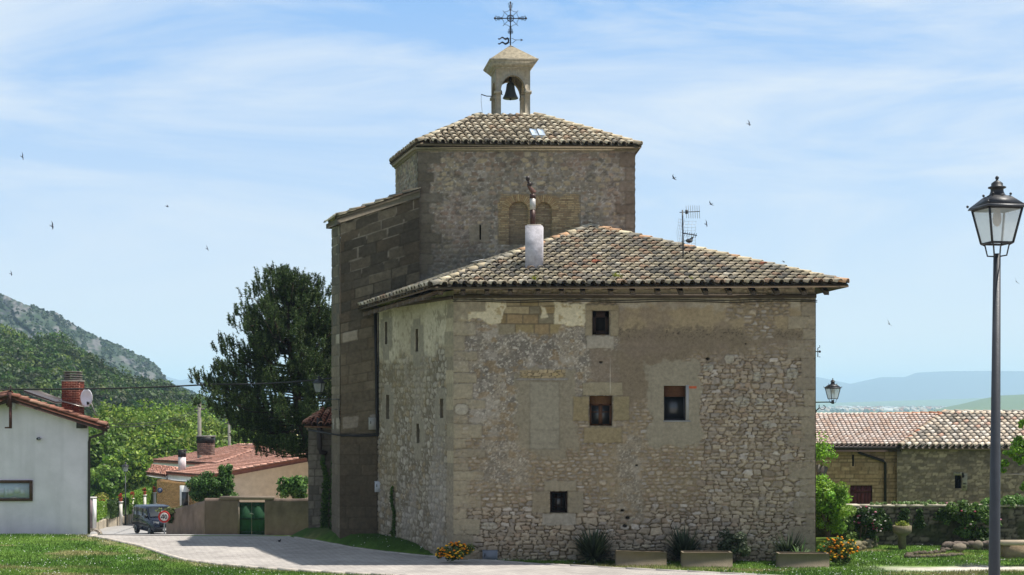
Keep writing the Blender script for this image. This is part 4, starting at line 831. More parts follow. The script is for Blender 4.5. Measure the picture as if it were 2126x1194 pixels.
# coping with tile slope
CA = P(872, 394, YB - .12); CB = P(700, 452, YB - .12); CCc = P(677, 468, 52.9)
mb = MB(); back = np.array((-.9, 6.5, -.0))
cs_ = C(150, 140, 116); mb.slab([CB + (0, 0, -.22), CA + (0, 0, -.26), CA + (0, 0, -.05), CB + (0, 0, -.03)], (0, .35, 0), C(104, 97, 84)); mb.slab([CB + (0, 0, -.25), CCc + (0, 0, -.12), CCc + (0, 0, .04), CB + (0, 0, -.02)], (.25, .2, 0), C(100, 93, 80)); build(mb, 'coping', M_stone, croot)
mb = MB(); CAb = CA + (-.9, 4.0, 0); CBb = CB + (-.9, 6.5, 0)
pl = [CB + (0, 0, .02), CA + (0, 0, .02), CAb, CBb]; plane_roof(mb, pl, CBb, CB, (1, .0), sp=.27, rl=.5, r=.1, cols=OLD, wts=OLDW, seed=44)
mb.slab(pl, (0, 0, -.08), C(110, 100, 84)); ridge(mb, CCc + (0, 0, .03), CB + (0, 0, .03), RC, .10, .4, 3)
for k in range(9):
    a = CB + (CA - CB) * k / 9 + np.array((0, -.02, .07 + .02 * (k % 2))); b_ = CB + (CA - CB) * (k + 1.08) / 9 + np.array((0, -.02, .05)); mb.slab([a, b_, b_ + (0, .3, .02), a + (0, .3, .02)], (0, 0, .035), RC[k % 4] * .6)
build(mb, 'side_roof', M_tile, croot, smooth=True)
# ---- low annex behind, tiled, with downpipe and ivy
aroot = thing('annex', 'low stone annex with small tile roof and ivy strips left of the buttress', 'annex', (-7.6, 55, 0))
YA = 54.6; AX0, AX1 = XX(640, YA), XX(704, YA)
def annex(S, Z_):
    ID, e = ashlar(S, Z_, 91, (.22, .36), (.3, .7)); one = lambda r, g, b: np.broadcast_to(C(r, g, b), S.shape + (3,))
    col = pal(ID, [C(112, 104, 92), C(98, 92, 82), C(122, 114, 100)]) * (.75 + .5 * fbm(S * 6, Z_ * 3, 4, 5))[..., None]; col = mixc(one(86, 78, 68), col, ss(.005, .03, e)); return .02 * ss(0, .03, e), mixc(col, one(84, 76, 68), ss(.5, .7, fbm(S * 3, Z_ * .4, 3, 6)) * .5)
mb = MB(); wall_patch(mb, (AX0, YA, -.8), (1, 0, 0), AX1 - AX0, ZZ(888, YA) + .8, (0, -1, 0), annex, .04); wall_patch(mb, (AX0 + .02, YA + .02, -.8), (-.1, .995, 0), 4.4, ZZ(888, YA) + .8, (-.995, -.1, 0), annex, .08)
build(mb, 'wall', M_stone, aroot)
mb = MB(); e0 = P(632, 884, YA - .3); e1 = P(706, 886, YA - .3); g0 = P(668, 858, YA + 2.2); g1 = P(722, 852, YA + 2.2)
RED = [C(184, 128, 104), C(168, 114, 94), C(194, 150, 128), C(146, 106, 90)]
plane_roof(mb, [e0, e1, g1, g0], e0, e1, (.0, 1), sp=.25, rl=.36, r=.09, cols=RED, seed=5); e2 = e0 + np.array((-.35, 4, .1)); plane_roof(mb, [e2, e0, g0], e2, e0, (1, .3), sp=.25, rl=.36, r=.09, cols=RED, seed=6); ridge(mb, e0, g0, RED, .1, .4, 2)
mb.slab([e0, e1, g1, g0], (0, 0, -.06), C(110, 80, 60)); mb.slab([e2, e0, g0], (0, 0, -.06), C(110, 80, 60)); build(mb, 'roof', M_tile, aroot, smooth=True)
mb = MB(); mb.box((AX0 - .06, YA - .1, ZZ(893, YA)), (AX1, YA + .05, ZZ(884, YA)), C(126, 116, 100)); build(mb, 'cornice', M_stone, aroot)
mb = MB(); p_ = lambda x, y: P(x, y, YA - .2); mb.tube([p_(663, 868), p_(663, 932), p_(666, 938), p_(679, 942)], [.10, .10, .10, .09], 10, C(44, 34, 30)); mb.tube([p_(663, 888), p_(663, 890)], .115, 10, C(60, 52, 48)); build(mb, 'downpipe', M_paint, aroot, smooth=True)
# ---- pipes and boxes on the church wall
mb = MB(); pz = lambda x, y, d=.12: P(x, y, YB - d)
mb.tube([pz(779, 650), pz(781, 760), pz(783, 900), pz(785, 906)], .05, 8, C(26, 24, 24)); mb.tube([pz(786, 650, .15), pz(786, 905, .15)], .018, 6, C(30, 28, 28))
tag(build(mb, 'drainpipe', M_paint, loc=(-4.7, YB - .1, 4)), 'black drainpipe in the corner between buttress and side wall', 'drainpipe')
mb = MB(); mb.tube([pz(788, 906), pz(789, 1000), pz(789, 1060), pz(792, 1085), pz(789, 1105)], .022, 6, C(150, 150, 152)); mb.tube([pz(791, 906), pz(791, 1000)], .02, 6, C(26, 26, 26)); tag(build(mb, 'conduit', M_paint, loc=(-4.6, YB - .1, 1)), 'thin pale conduit running down below the grey meter box', 'conduit')
def rbox(name, px0, py0, px1, py1, Y_, d, c, label, cat, m=None):
    mb = MB(); a = P(px0, py1, Y_); b_ = P(px1, py0, Y_); e = .012
    mb.box((a[0], Y_ - d, a[2]), (b_[0], Y_, b_[2]), c); mb.box((a[0] + .03, Y_ - d - e, a[2] + .03), (b_[0] - .03, Y_ - d, b_[2] - .03), c * .92); mb.box((a[0] - .015, Y_ - d * .9, b_[2]), (b_[0] + .015, Y_, b_[2] + .02), c * .8)
    mb.box((a[0] + .05, Y_ - d - e - .01, (a[2] + b_[2]) / 2), (a[0] + .09, Y_ - d - e, (a[2] + b_[2]) / 2 + .1), c * .4); return tag(build(mb, name, m or M_paint, loc=((a[0] + b_[0]) / 2, Y_, a[2])), label, cat)
rbox('meter_box', 779, 1000, 794, 1021, YB - .05, .18, C(176, 178, 184), 'grey electric meter box with a dial at the foot of the buttress corner', 'meter box')
rbox('junction_box', 766, 868, 781, 892, YB - .03, .12, C(150, 148, 142), 'flat pale junction box high on the dark buttress above its plinth', 'junction box')
rbox('utility_cabinet', 1002, 1143, 1033, 1166, YF - .05, .12, C(112, 118, 128), 'low blue grey utility cabinet at the wall base beside the marigolds', 'cabinet')
mb = MB(); q_ = lambda x, y, d=.14: P(x, y, YB - d)
mb.tube([P(640, 893, YA - .3), q_(700, 903), q_(745, 906), q_(786, 904)], .03, 6, C(20, 20, 20)); mb.tube([P(640, 890, YA - .3), q_(710, 906), q_(786, 900)], .018, 6, C(20, 20, 20)); tag(build(mb, 'wall_cable', M_rubber, loc=(-6, 51, 4)), 'bundle of black cables slung along the buttress plinth towards the annex', 'cable')
# ================================================================ aerial mast, dishes
ya = 47.0; am = P(1417, 547, ya); ar = thing('tv_aerial', 'thin mast with two rooftop television aerials on the tiled hip roof', 'aerial', tuple(am)); G = C(52, 54, 60); GL = C(150, 156, 162)
qa = lambda x, y, dy=0.: np.array([XX(x, ya), ya + dy, ZZ(y, ya)])
mb = MB(); mb.tube([qa(1418.5, 547), qa(1417, 436)], .024, 8, G); build(mb, 'mast', M_iron, ar)
mb = MB(); mb.tube([qa(1411, 441), qa(1453, 439)], .014, 6, G); mb.box(tuple(qa(1423, 444, -.05)), tuple(qa(1428, 436, .05)), G)
for k in range(7): x_ = 1425 + k * 4.5; mb.tube([qa(x_ - 1, 427, -.05), qa(x_ + 1, 453, .05)], .007, 4, GL * .7)
build(mb, 'yagi_aerial', M_iron, ar)
mb = MB(); mb.tube([qa(1418, 484), qa(1447, 489)], .018, 6, G)
for k in range(6): x_ = 1422 + k * 4.6; mb.tube([qa(x_, 482 + k * .7, -.12), qa(x_, 489 + k * .7, .12)], .008, 4, G)
for x0, x1, dy in ((1406, 1417, -.3), (1422, 1446, .3)):
    for k in range(9): y_ = 457 + k * 6.6; b1 = 4 * abs(k - 4) / 4 - 2; mb.tube([qa(x0 + b1 * (1 if x0 < 1410 else -1) * -.4, y_, dy), qa(x1 + b1 * .6, y_, 0 if x0 < 1410 else dy)], .004, 4, GL)
    for k in range(4): x_ = x0 + (x1 - x0) * k / 3; mb.tube([qa(x_ + 2, 456, dy), qa(x_ - 2, 484, dy * .5), qa(x_ + 1, 513, dy)], .004, 4, GL)
build(mb, 'panel_aerial', M_metal, ar)
def pigeon(o, label):
    mb = MB(); o = np.array(o); mb.ball(o + (0, 0, .09), (.12, .07, .075), C(34, 36, 42)); mb.ball(o + (.1, 0, .19), .04, C(30, 32, 38)); mb.tube([o + (.05, 0, .12), o + (.1, 0, .18)], [.06, .035], 8, C(34, 36, 44)); mb.slab([o + (-.1, -.03, .08), o + (-.1, .03, .08), o + (-.26, .03, .05), o + (-.26, -.03, .05)], (0, 0, .015), C(30, 32, 38)); mb.slab([o + (.13, -.01, .19), o + (.13, .01, .19), o + (.17, 0, .18)], (0, 0, .01), C(60, 56, 50))
    for s in (-.025, .025): mb.tube([o + (0, s, 0), o + (0, s, .04)], .008, 5, C(110, 60, 50))
    return tag(build(mb, 'pigeon', M_paint, loc=o, smooth=True), label, 'bird')
pgn = pigeon((XX(580, 51.3), 51.3, float(zt(XX(580, 51.3), 51.3)) + .03), 'small dark bird standing on the shaded paving left of the church'); pgn.scale = (.45, .45, .45); pgn.name = 'small_bird'
pg = ER + (AP - ER) * ((1762 - 1432) / (1762 - 1225.)); pigeon((XX(1431, pg[1]), pg[1], pg[2] + .19), 'dark pigeon perched on the roof ridge tiles beside the aerial mast')
hl = EL + (AP - EL) * .3; mb = MB(); dc = np.array((XX(991, hl[1] + .8), hl[1] + .8, ZZ(541, hl[1] + .8)))
prof = [(0.02, -.05), (.12, -.035), (.22, 0), (.225, .004), (.12, -.025), (.02, -.04)]; mb.lathe(dc, prof, 18, C(232, 234, 236)); mb.v[-1] = (mb.v[-1] - dc) @ np.array([[1, 0, .2], [0, 1, .12], [-.2, -.1, 1]]) + dc; mb.tube([dc + (0, 0, -.04), dc + (0, .1, -.5)], .02, 6, G)
tag(build(mb, 'satellite_dish', M_paint, loc=dc, smooth=True), 'small white dish lying almost flat behind the left roof edge', 'dish')
# ================================================================ lanterns
LI = C(40, 42, 46)
def lantern(root, o, rz, dark=LI, glass=(.74, .78, .76)):
    """square tapered lantern, 0.79 m high, o = foot centre"""
    o = np.asarray(o, float); cR, sR = math.cos(rz), math.sin(rz)
    def w(x, y, z): return o + np.array([x * cR - y * sR, x * sR + y * cR, z])
    zb, ztp, hb, ht = .12, .45, .108, .170; cor = [(-1, -1), (1, -1), (1, 1), (-1, 1)]
    fr = MB()
    for i in range(4):
        a, b_ = cor[i], cor[(i + 1) % 4]; fr.tube([w(a[0] * hb, a[1] * hb, zb), w(a[0] * ht, a[1] * ht, ztp)], .012, 4, dark); fr.tube([w(a[0] * hb, a[1] * hb, zb), w(b_[0] * hb, b_[1] * hb, zb)], .011, 4, dark); fr.tube([w(a[0] * ht, a[1] * ht, ztp), w(b_[0] * ht, b_[1] * ht, ztp)], .011, 4, dark)
        fr.tube([w(a[0] * hb, a[1] * hb, zb), w(a[0] * hb * .75, a[1] * hb * .75, zb - .02), w(a[0] * hb * .6, a[1] * hb * .6, .0), w(0, 0, -.01)], .008, 5, dark)
    build(fr, 'lantern_frame', M_iron, root)
    for i in range(4):
        g = MB(); a, b_ = cor[i], cor[(i + 1) % 4]; k = .985; g.add([w(a[0] * hb * k, a[1] * hb * k, zb), w(b_[0] * hb * k, b_[1] * hb * k, zb), w(b_[0] * ht * k, b_[1] * ht * k, ztp), w(a[0] * ht * k, a[1] * ht * k, ztp)], [(0, 1, 2, 3)], None, glass); build(g, 'glass_pane', M_frost, root)
    rf = MB(); hr = ht + .032
    def fr4(h0, z0, h1, z1, c): v = [w(x * h0, y * h0, z0) for x, y in cor] + [w(x * h1, y * h1, z1) for x, y in cor]; rf.add(v, [(0, 1, 5, 4), (1, 2, 6, 5), (2, 3, 7, 6), (3, 0, 4, 7), (3, 2, 1, 0), (4, 5, 6, 7)], None, c)
    fr4(hr, ztp + .005, hr - .01, ztp + .03, dark * 2.2); fr4(hr - .012, ztp + .03, .092, .575, dark * 1.3)
    c0 = w(0, 0, 0)
    rf.lathe(c0, [(.10, .575), (.075, .59), (.062, .62), (.06, .645), (.085, .655), (.085, .665), (.055, .675), (.055, .70), (.03, .72), (.012, .73), (.012, .74), (.02, .752), (.012, .768), (.002, .775)], 14, dark)
    for x, y in cor: rf.ball(w(x * hr, y * hr, ztp + .045), .014, dark, 6, 4); rf.ball(w(x * .092, y * .092, .59), .014, dark, 6, 4)
    build(rf, 'lantern_roof', M_iron, root)
    bl = MB(); bl.ball(w(0, 0, .36), (.045, .045, .08), (.45, .38, .32)); bl.tube([w(0, 0, .42), w(0, 0, .56)], .03, 8, (.3, .25, .2)); build(bl, 'bulb', M_paint, root, smooth=True)
# near street lamp
YL = 14.0; lx = XX(2070, YL); lzt = ZZ(531, YL); gz = float(zt(XX(2064, YL), YL))
lr = thing('street_lamp', 'tall dark lamp post with square lantern close to the camera on the right', 'street lamp', (XX(2063.5, YL), YL, gz))
lantern(lr, (lx, YL, lzt), R(10))
mb = MB(); mb.lathe((0, 0, 0), [(.036, 0), (.036, .05)], 12, C(44, 46, 50)); mb.v = []; mb.q = []; mb.t = []; mb.c = []; mb.n = 0
mb.tube([(XX(2063.5, YL), YL, gz), (XX(2064, YL), YL, gz + .8), (lx, YL, lzt + .02)], [.062, .056, .034], 16, C(52, 55, 60)); build(mb, 'post', M_iron, lr, smooth=True)
mb = MB(); mb.lathe((XX(2063.5, YL), YL, gz - .05), [(.13, 0), (.13, .09), (.10, .11), (.085, .3), (.064, .34)], 16, C(48, 50, 54)); build(mb, 'post_base', M_iron, lr)
# lamp on the right corner of the house
ylw = 45.7; lw = P(1729, 836, ylw); wr = thing('wall_lantern', 'square wall lantern on a scrolled iron bracket at the right corner of the rubble house', 'lantern', tuple(lw)); lantern(wr, lw, R(18)); mb = MB()
mb.tube([(HX1, ylw, lw[2] + .01), (lw[0], ylw, lw[2] + .02)], .02, 6, LI); mb.tube([(lw[0], ylw, lw[2] - .04), (lw[0], ylw, lw[2] + .08)], .045, 8, LI)
th = np.linspace(0, 5.2, 18); mb.tube([(HX1 + .30 + (.14 - .02 * t_) * math.cos(t_ + 2.6), ylw, lw[2] - .13 + (.12 - .016 * t_) * math.sin(t_ + 2.6)) for t_ in th], .012, 5, LI); mb.tube([(HX1, ylw, lw[2] - .33), (HX1 + .08, ylw, lw[2] - .26), (HX1 + .18, ylw, lw[2] - .16)], .018, 5, LI); mb.ball((HX1 + .05, ylw, lw[2] - .28), (.05, .04, .06), LI); build(mb, 'bracket', M_iron, wr)
# left one behind the buttress edge
yl2 = 53.2; l2 = P(662.5, 821, yl2); w2 = thing('wall_lantern', 'small square wall lantern hanging left of the dark buttress in front of the pine', 'lantern', tuple(l2)); lantern(w2, l2, R(-15), glass=(.5, .52, .52)); mb = MB()
mb.tube([P(690, 829, 52.4), P(664, 829, yl2)], .018, 6, LI); mb.tube([P(662.5, 829, yl2), l2], .02, 6, LI); mb.tube([P(690, 850, 52.4), P(700, 850, 51.2)], .012, 5, LI)
mb.tube([P(682 + 6 * math.cos(t_), 837 + 6 * math.sin(t_), 52.6) for t_ in np.linspace(1, 6, 10)], .012, 5, LI); mb.tube([P(703, 829, 51.05), P(705, 870, 51.05)], .012, 5, LI); mb.tube([P(690, 829, 52.4), P(704, 829, 51.05)], .018, 6, LI); build(mb, 'bracket', M_iron, w2)
# insulator bracket
mb = MB(); p_ = lambda x, y: P(x, y, 45.6); mb.tube([p_(1691, 730), p_(1701, 730)], .016, 6, LI); mb.tube([p_(1698, 722), p_(1698, 741), p_(1703, 741)], .014, 6, LI); mb.tube([p_(1698, 723), p_(1702, 721), p_(1702, 717)], .012, 6, LI); mb.ball(p_(1702, 730), .04, LI); tag(build(mb, 'cable_hook', M_iron, loc=p_(1691, 730)), 'small iron cable hook sticking out of the right wall corner', 'hook')
# ================================================================ foliage helpers
def leaves(mb, cen, size, cols, seed=1, out=None, jit=.3, flat=0.0):
    rg = np.random.default_rng(seed); n = len(cen)
    nr = rg.normal(0, 1, (n, 3)); 
    if out is not None: nr = nr * .75 + out * 1.0
    nr[:, 2] += flat; nr /= np.linalg.norm(nr, axis=1)[:, None]
    a = rg.normal(0, 1, (n, 3)); a -= (a * nr).sum(1)[:, None] * nr; a /= np.linalg.norm(a, axis=1)[:, None]; b_ = np.cross(nr, a)
    s = size * rg.uniform(1 - jit, 1 + jit, (n, 1)); c = np.asarray(cen)
    v = np.stack([c - a * s, c - b_ * s * .55, c + a * s, c + b_ * s * .55], 1).reshape(-1, 3)
    q = np.arange(4 * n).reshape(n, 4); mb.add(v, q, None, np.repeat(cols, 4, 0))
def leafcols(pal_, n, seed, idx=None):
    rg = np.random.default_rng(seed); p_ = np.array(pal_); k = rg.integers(len(p_), size=n) if idx is None else idx
    return p_[k] * rg.uniform(.7, 1.3, (n, 1))
def crown_pts(c, r, nclump, per, seed, cr=.38, shape=1.0):
    rg = np.random.default_rng(seed); c = np.array(c, float); r = np.broadcast_to(np.array(r, float), (3,))
    d = rg.normal(0, 1, (nclump, 3)); d[:, 2] = d[:, 2] * .9 + .15; d /= np.linalg.norm(d, axis=1)[:, None]
    cc = c + d * r * rg.uniform(.35, .86, (nclump, 1)) * rg.uniform(.85, 1.1, (nclump, 1)); rad = r.min() * cr * rg.uniform(.6, 1.25, nclump)
    dd = rg.normal(0, 1, (nclump, per, 3)); dd /= np.linalg.norm(dd, axis=2)[..., None]; rr = rad[:, None, None] * rg.uniform(.45, 1.1, (nclump, per, 1))
    pts = cc[:, None] + dd * rr * np.array([1, 1, .8]); return pts.reshape(-1, 3), dd.reshape(-1, 3), np.repeat(np.arange(nclump), per), cc
GR = [C(104, 134, 40), C(122, 148, 48), C(84, 116, 36), C(140, 158, 62), C(70, 100, 34)]
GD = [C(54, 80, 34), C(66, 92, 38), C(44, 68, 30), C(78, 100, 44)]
def tree(name, label, base, h, r, seed, pal_, leaf=.16, nclump=60, per=70, cat='tree', group=None, trunk_h=.35, cz=.62, rz_=.42, cr=.38, trunk_r=.16, rad=None):
    base = np.array(base, float); t = thing(name, label, cat, tuple(base), group=group); rg = np.random.default_rng(seed)
    rr = rad if rad is not None else (r, r, h * rz_); pts, dd, ci, cc = crown_pts(base + (0, 0, h * cz), rr, nclump, per, seed, cr)
    tint = rg.uniform(.8, 1.25, (nclump, 1)) * (1 + rg.uniform(-.08, .08, (nclump, 3))); col = leafcols(pal_, len(pts), seed) * tint[ci]
    mb = MB(); leaves(mb, pts, leaf, col, seed, dd, flat=.3); build(mb, 'crown', M_leaf, t)
    mb = MB(); b0 = np.cumsum(rg.normal(0, .06, (5, 2)), 0) * r * .3; zz = np.linspace(0, h * cz, 5)
    sp_ = np.c_[base[0] + b0[:, 0], base[1] + b0[:, 1], base[2] - .1 + zz]; mb.tube(sp_, np.linspace(trunk_r, trunk_r * .4, 5), 7, C(92, 80, 66))
    for k in range(min(nclump, 14)):
        s0 = sp_[rg.integers(1, 4)]; e = cc[rg.integers(nclump)]; m = (s0 + e) / 2 + rg.normal(0, .1, 3) * r * .3; mb.tube([s0, m, e], [trunk_r * .35, trunk_r * .22, trunk_r * .08], 5, C(96, 84, 70))
    build(mb, 'trunk', M_bark, t); return t
def bush(name, label, base, r, h, seed, pal_, leaf=.07, n=2600, cat='shrub', flowers=None, nf=0, fcols=None, fs=.05, stem=True, group=None, clump=26, cr=.42):
    base = np.array(base, float); t = thing(name, label, cat, tuple(base), group=group); rr = np.array([r, r, h / 2]) if np.ndim(r) == 0 else np.array([r[0], r[1], h / 2])
    pts, dd, ci, cc = crown_pts(base + (0, 0, h * .5), rr, clump, max(4, n // clump), seed, cr); rg = np.random.default_rng(seed); tint = rg.uniform(.8, 1.2, (clump, 1)); pts[:, 2] = np.maximum(pts[:, 2], base[2] + .02)
    mb = MB(); leaves(mb, pts, leaf, leafcols(pal_, len(pts), seed) * tint[ci], seed, dd, flat=.2); build(mb, 'foliage', M_leaf, t)
    if nf:
        o_ = pts[:, 2] - pts[:, 1]; k = rg.choice(np.argsort(o_)[len(o_) // 3:], nf); fp = pts[k] + dd[k] * leaf * .9; fp[:, 1] -= .02; m2 = MB()
        for j in range(nf):
            c = np.array(fcols[rg.integers(len(fcols))]) * rg.uniform(.8, 1.15); s_ = fs * rg.uniform(.7, 1.2)
            if j < 100: m2 = MB()
            m2.ball(fp[j], (s_, s_, s_ * .6), c, 6, 3)
            if j < 100: build(m2, 'flower', M_petal, t); m2 = MB()
        if nf > 100: o_ = build(m2, 'flowers', M_petal, t); o_['kind'] = 'stuff'
    if stem:
        m3 = MB()
        for j in range(7): e = cc[rg.integers(clump)]; m3.tube([base + rg.normal(0, .04, 3) * (1, 1, 0), (base + e) / 2, e], [.025, .018, .008], 5, C(96, 84, 66))
        build(m3, 'stem', M_bark, t)
    return t
def gz_(x, y): return float(zt(x, y))
def on(px, Y): x = XX(px, Y); return np.array([x, Y, gz_(x, Y)])
# ================================================================ white house, left
wy = 60.0; wroot = thing('white_house', 'white plastered house with low red tiled gable roof and chimney at the left edge', 'house', (-20, 62, -.6))
wx1 = XX(184, wy); wz0 = -1.2; ax = XX(31, wy); az_ = ZZ(822, wy - .5); ex = XX(222, wy - .6); ez = ZZ(885, wy - .6); sl = (az_ - ez) / (ex - ax); wl_ = ax - (wx1 - ax)
mb = MB(); ze = az_ - .12 - sl * (wx1 - ax); mb.slab([(wl_, wy, wz0), (wx1, wy, wz0), (wx1, wy, ze), (ax, wy, az_ - .12), (wl_, wy, ze)], (-3.3, 9, 0), C(227, 216, 228)); 
def gable(S, Z_):
    zz = Z_; d = ss(1.5, .4, zz + (fbm(S * 1.5, zz * 1.2, 4, 3) - .5) * 1.2) * .16 + ss(.5, .72, fbm(S * 3.2, zz * .25, 4, 5)) * .07 + ss(.5, .75, fbm(S * .5, zz * .5, 4, 8)) * .06
    return 0.004 * fbm(S * 8, zz * 8, 3, 2), np.broadcast_to(C(227, 216, 228), S.shape + (3,)) * (1 - d)[..., None] * np.array([1, .995, .98])
gh = az_ - .13 - wz0; wall_patch(mb, (wl_ + .01, wy - .006, wz0), (1, 0, 0), wx1 - wl_ - .02, gh, (0, -1, 0), gable, .07, (), lambda S: gh - sl * np.abs(S + wl_ + .01 - ax)); build(mb, 'wall', M_plaster, wroot)
WR = [C(140, 98, 84), C(152, 112, 96), C(128, 86, 72), C(160, 124, 106)]
A0 = np.array((ax, wy - .55, az_)); E0 = np.array((ex, wy - .6, ez)); bk = np.array((-3.9, 10, 0)); E1 = np.array((2 * ax - ex, wy - .6, ez))
mb = MB(); plane_roof(mb, [E0, E0 + bk, A0 + bk, A0], E0, E0 + bk, (-1, 0), sp=.25, rl=.38, r=.09, cols=WR, seed=3); plane_roof(mb, [E1, A0, A0 + bk, E1 + bk], E1, E1 + bk, (1, 0), sp=.25, rl=.38, r=.09, cols=WR, seed=4)
ridge(mb, A0 + (0, -.02, .04), A0 + bk + (0, 0, .04), WR, .13, .4, 5); ridge(mb, E0 + (0, .02, 0), A0 + (0, .02, 0), WR, .10, .38, 6); ridge(mb, E1 + (0, .02, 0), A0 + (0, .02, 0), WR, .10, .38, 7)
wrf = build(mb, 'roof', M_tile, wroot, smooth=True)
mb = MB()
for E in (E0, E1): mb.slab([E, E + bk, A0 + bk, A0], (0, 0, -.10), C(96, 56, 44))
mb.slab([E0 + (0, .02, -.1), A0 + (0, .02, -.1), A0 + (0, .02, -.24), E0 + (0, .02, -.24)], (0, .06, 0), C(60, 40, 36)); mb.slab([E1 + (0, .02, -.1), A0 + (0, .02, -.1), A0 + (0, .02, -.24), E1 + (0, .02, -.24)], (0, .06, 0), C(60, 40, 36)); build(mb, 'verge_board', M_wood, wrf)
mb = MB(); mb.box((XX(166, wy), wy - .5, ZZ(889, wy)), (XX(181, wy), wy - .003, ZZ(876, wy)), C(58, 52, 50)); build(mb, 'beam_end', M_wood, wroot)
mb = MB(); p_ = lambda x, y, d=.25: P(x, y, wy - d); mb.tube([p_(217, 889, .5), p_(214, 900), p_(196, 906), p_(187, 909, .08), p_(185, 918, .06), p_(184.5, 1116, .06)], .055, 8, C(64, 58, 58)); build(mb, 'downpipe', M_paint, wroot, smooth=True)
mb = MB(); g0 = E0 + np.array((.04, 0, -.06)); mb.tube([g0, g0 + bk], .07, 8, C(70, 54, 50)); build(mb, 'gutter', M_paint, wroot)
mb = MB(); mb.box((ax - .10, wy - .62, ZZ(845, wy)), (ax + .06, wy - .5, ZZ(814, wy)), C(70, 42, 38)); mb.box((ax - .04, wy - .6, ZZ(889, wy)), (ax + .06, wy - .52, ZZ(845, wy)), C(86, 54, 50)); mb.tube([(ax + .01, wy - .56, ZZ(814, wy)), (ax + .01, wy - .56, ZZ(801, wy))], .03, 6, C(50, 34, 34)); mb.tube([(ax - .09, wy - .56, ZZ(806, wy)), (ax + .11, wy - .56, ZZ(806, wy))], .02, 6, C(50, 34, 34)); mb.box((ax - .22, wy - .58, ZZ(889, wy)), (ax - .03, wy - .54, ZZ(886, wy)), C(86, 54, 50)); mb.box((ax - .2, wy - .5, ZZ(842, wy)), (ax - .06, wy - .003, ZZ(832, wy)), C(60, 46, 42)); build(mb, 'gable_post', M_wood, wroot)
# chimney
cyw = 62.5; cx0, cx1 = XX(128, cyw), XX(165, cyw); czt = ZZ(792, cyw); czb = ZZ(872, cyw)
def bricks(mb, x0, x1, y0, y1, z0, z1, cols, bw=.22, bh=.075, mort=C(150, 110, 96)):
    mb.box((x0 + .006, y0 + .006, z0), (x1 - .006, y1 - .006, z1), mort); rg = np.random.default_rng(2); z = z0; k = 0
    while z < z1 - .01:
        x = x0 - (k % 2) * bw / 2
        while x < x1:
            a, b_ = max(x, x0), min(x + bw - .012, x1)
            if b_ - a > .02: mb.box((a, y0, z), (b_, y0 + .1, min(z + bh - .012, z1)), np.array(cols[rg.integers(len(cols))]) * rg.uniform(.8, 1.15))
            x += bw
        y = y0 + .1
        while y < y1: mb.box((x1 - .1, y, z), (x1, min(y + bw - .012, y1), min(z + bh - .012, z1)), np.array(cols[rg.integers(len(cols))]) * rg.uniform(.8, 1.15)); y += bw
        z += bh; k += 1
mb = MB(); bricks(mb, cx0, cx1, cyw, cyw + .7, czb, czt, [C(118, 58, 48), C(104, 52, 44), C(128, 68, 56)]); wch = build(mb, 'chimney', M_stone, wrf); wch['label'] = 'red brick chimney with slatted grey cap'
mb = MB(); mb.box((cx0 - .02, cyw - .02, czt), (cx1 + .02, cyw + .72, czt + .04), C(160, 150, 142))
for k in range(4): z = czt + .07 + k * .105; e = .06; mb.box((cx0 + e, cyw + .05, z), (cx1 - e, cyw + .65, z + .055), C(104, 98, 94))
for x in (cx0 + .1, cx1 - .16): mb.box((x, cyw + .08, czt + .04), (x + .06, cyw + .62, czt + .42), C(84, 80, 78))
build(mb, 'chimney_cap', M_conc, wch)
mb = MB(); zt_ = ez + sl * (ex - cx1); mb.slab([(cx0 - .1, cyw - .1, zt_ + sl * (cx1 - cx0) + .16), (cx1 + .2, cyw - .1, zt_ - .02 + .16), (cx1 + .2, cyw + .8, zt_ + .14), (cx0 - .1, cyw + .8, zt_ + sl * (cx1 - cx0) + .16)], (0, 0, .05), C(150, 146, 142)); build(mb, 'flashing', M_metal, wch)
# skylight lid
mb = MB(); a = P(48, 814, 66.); b_ = P(115, 838, 66.); mb.slab([a, b_, b_ + (-.1, 2.5, 0), a + (-.1, 2.5, 0)], (0, 0, .09), C(70, 62, 60)); build(mb, 'roof_panel', M_paint, wrf)
mb = MB(); dc = P(183, 826, 61.6); dr = thing('satellite_dish', 'white satellite dish on an arm beside the red brick chimney', 'dish', tuple(dc))
pr = [(.01, 0), (.12, .012), (.24, .05), (.34, .11), (.36, .115), (.34, .13), (.24, .07), (.12, .03), (.01, .02)]; th = np.arange(26) * 2 * np.pi / 26; m0 = MB(); m0.lathe((0, 0, 0), pr, 26, C(226, 226, 232)); v = m0.v[0]
v = np.c_[v[:, 0] * .86, -v[:, 2], v[:, 1] * 1.05]; an = R(-20); v = np.c_[v[:, 0] * math.cos(an) - v[:, 1] * math.sin(an), v[:, 0] * math.sin(an) + v[:, 1] * math.cos(an), v[:, 2]]; m0.v[0] = v + dc; build(m0, 'reflector', M_paint, dr, smooth=True)
mb = MB(); mb.tube([dc + (0.05, .1, -.1), dc + (.2, .12, -.5), dc + (.32, .1, -.8)], .022, 6, C(120, 120, 120)); mb.tube([dc + (.0, -.1, -.3), dc + (.12, -.45, -.22)], .015, 6, C(60, 60, 60)); mb.tube([dc + (.06, .1, -.2), dc + (-.7, .2, -.25)], .01, 4, C(120, 120, 120)); mb.box(tuple(dc + (.08, -.5, -.28)), tuple(dc + (.18, -.4, -.16)), C(30, 30, 32)); build(mb, 'mount', M_iron, dr)
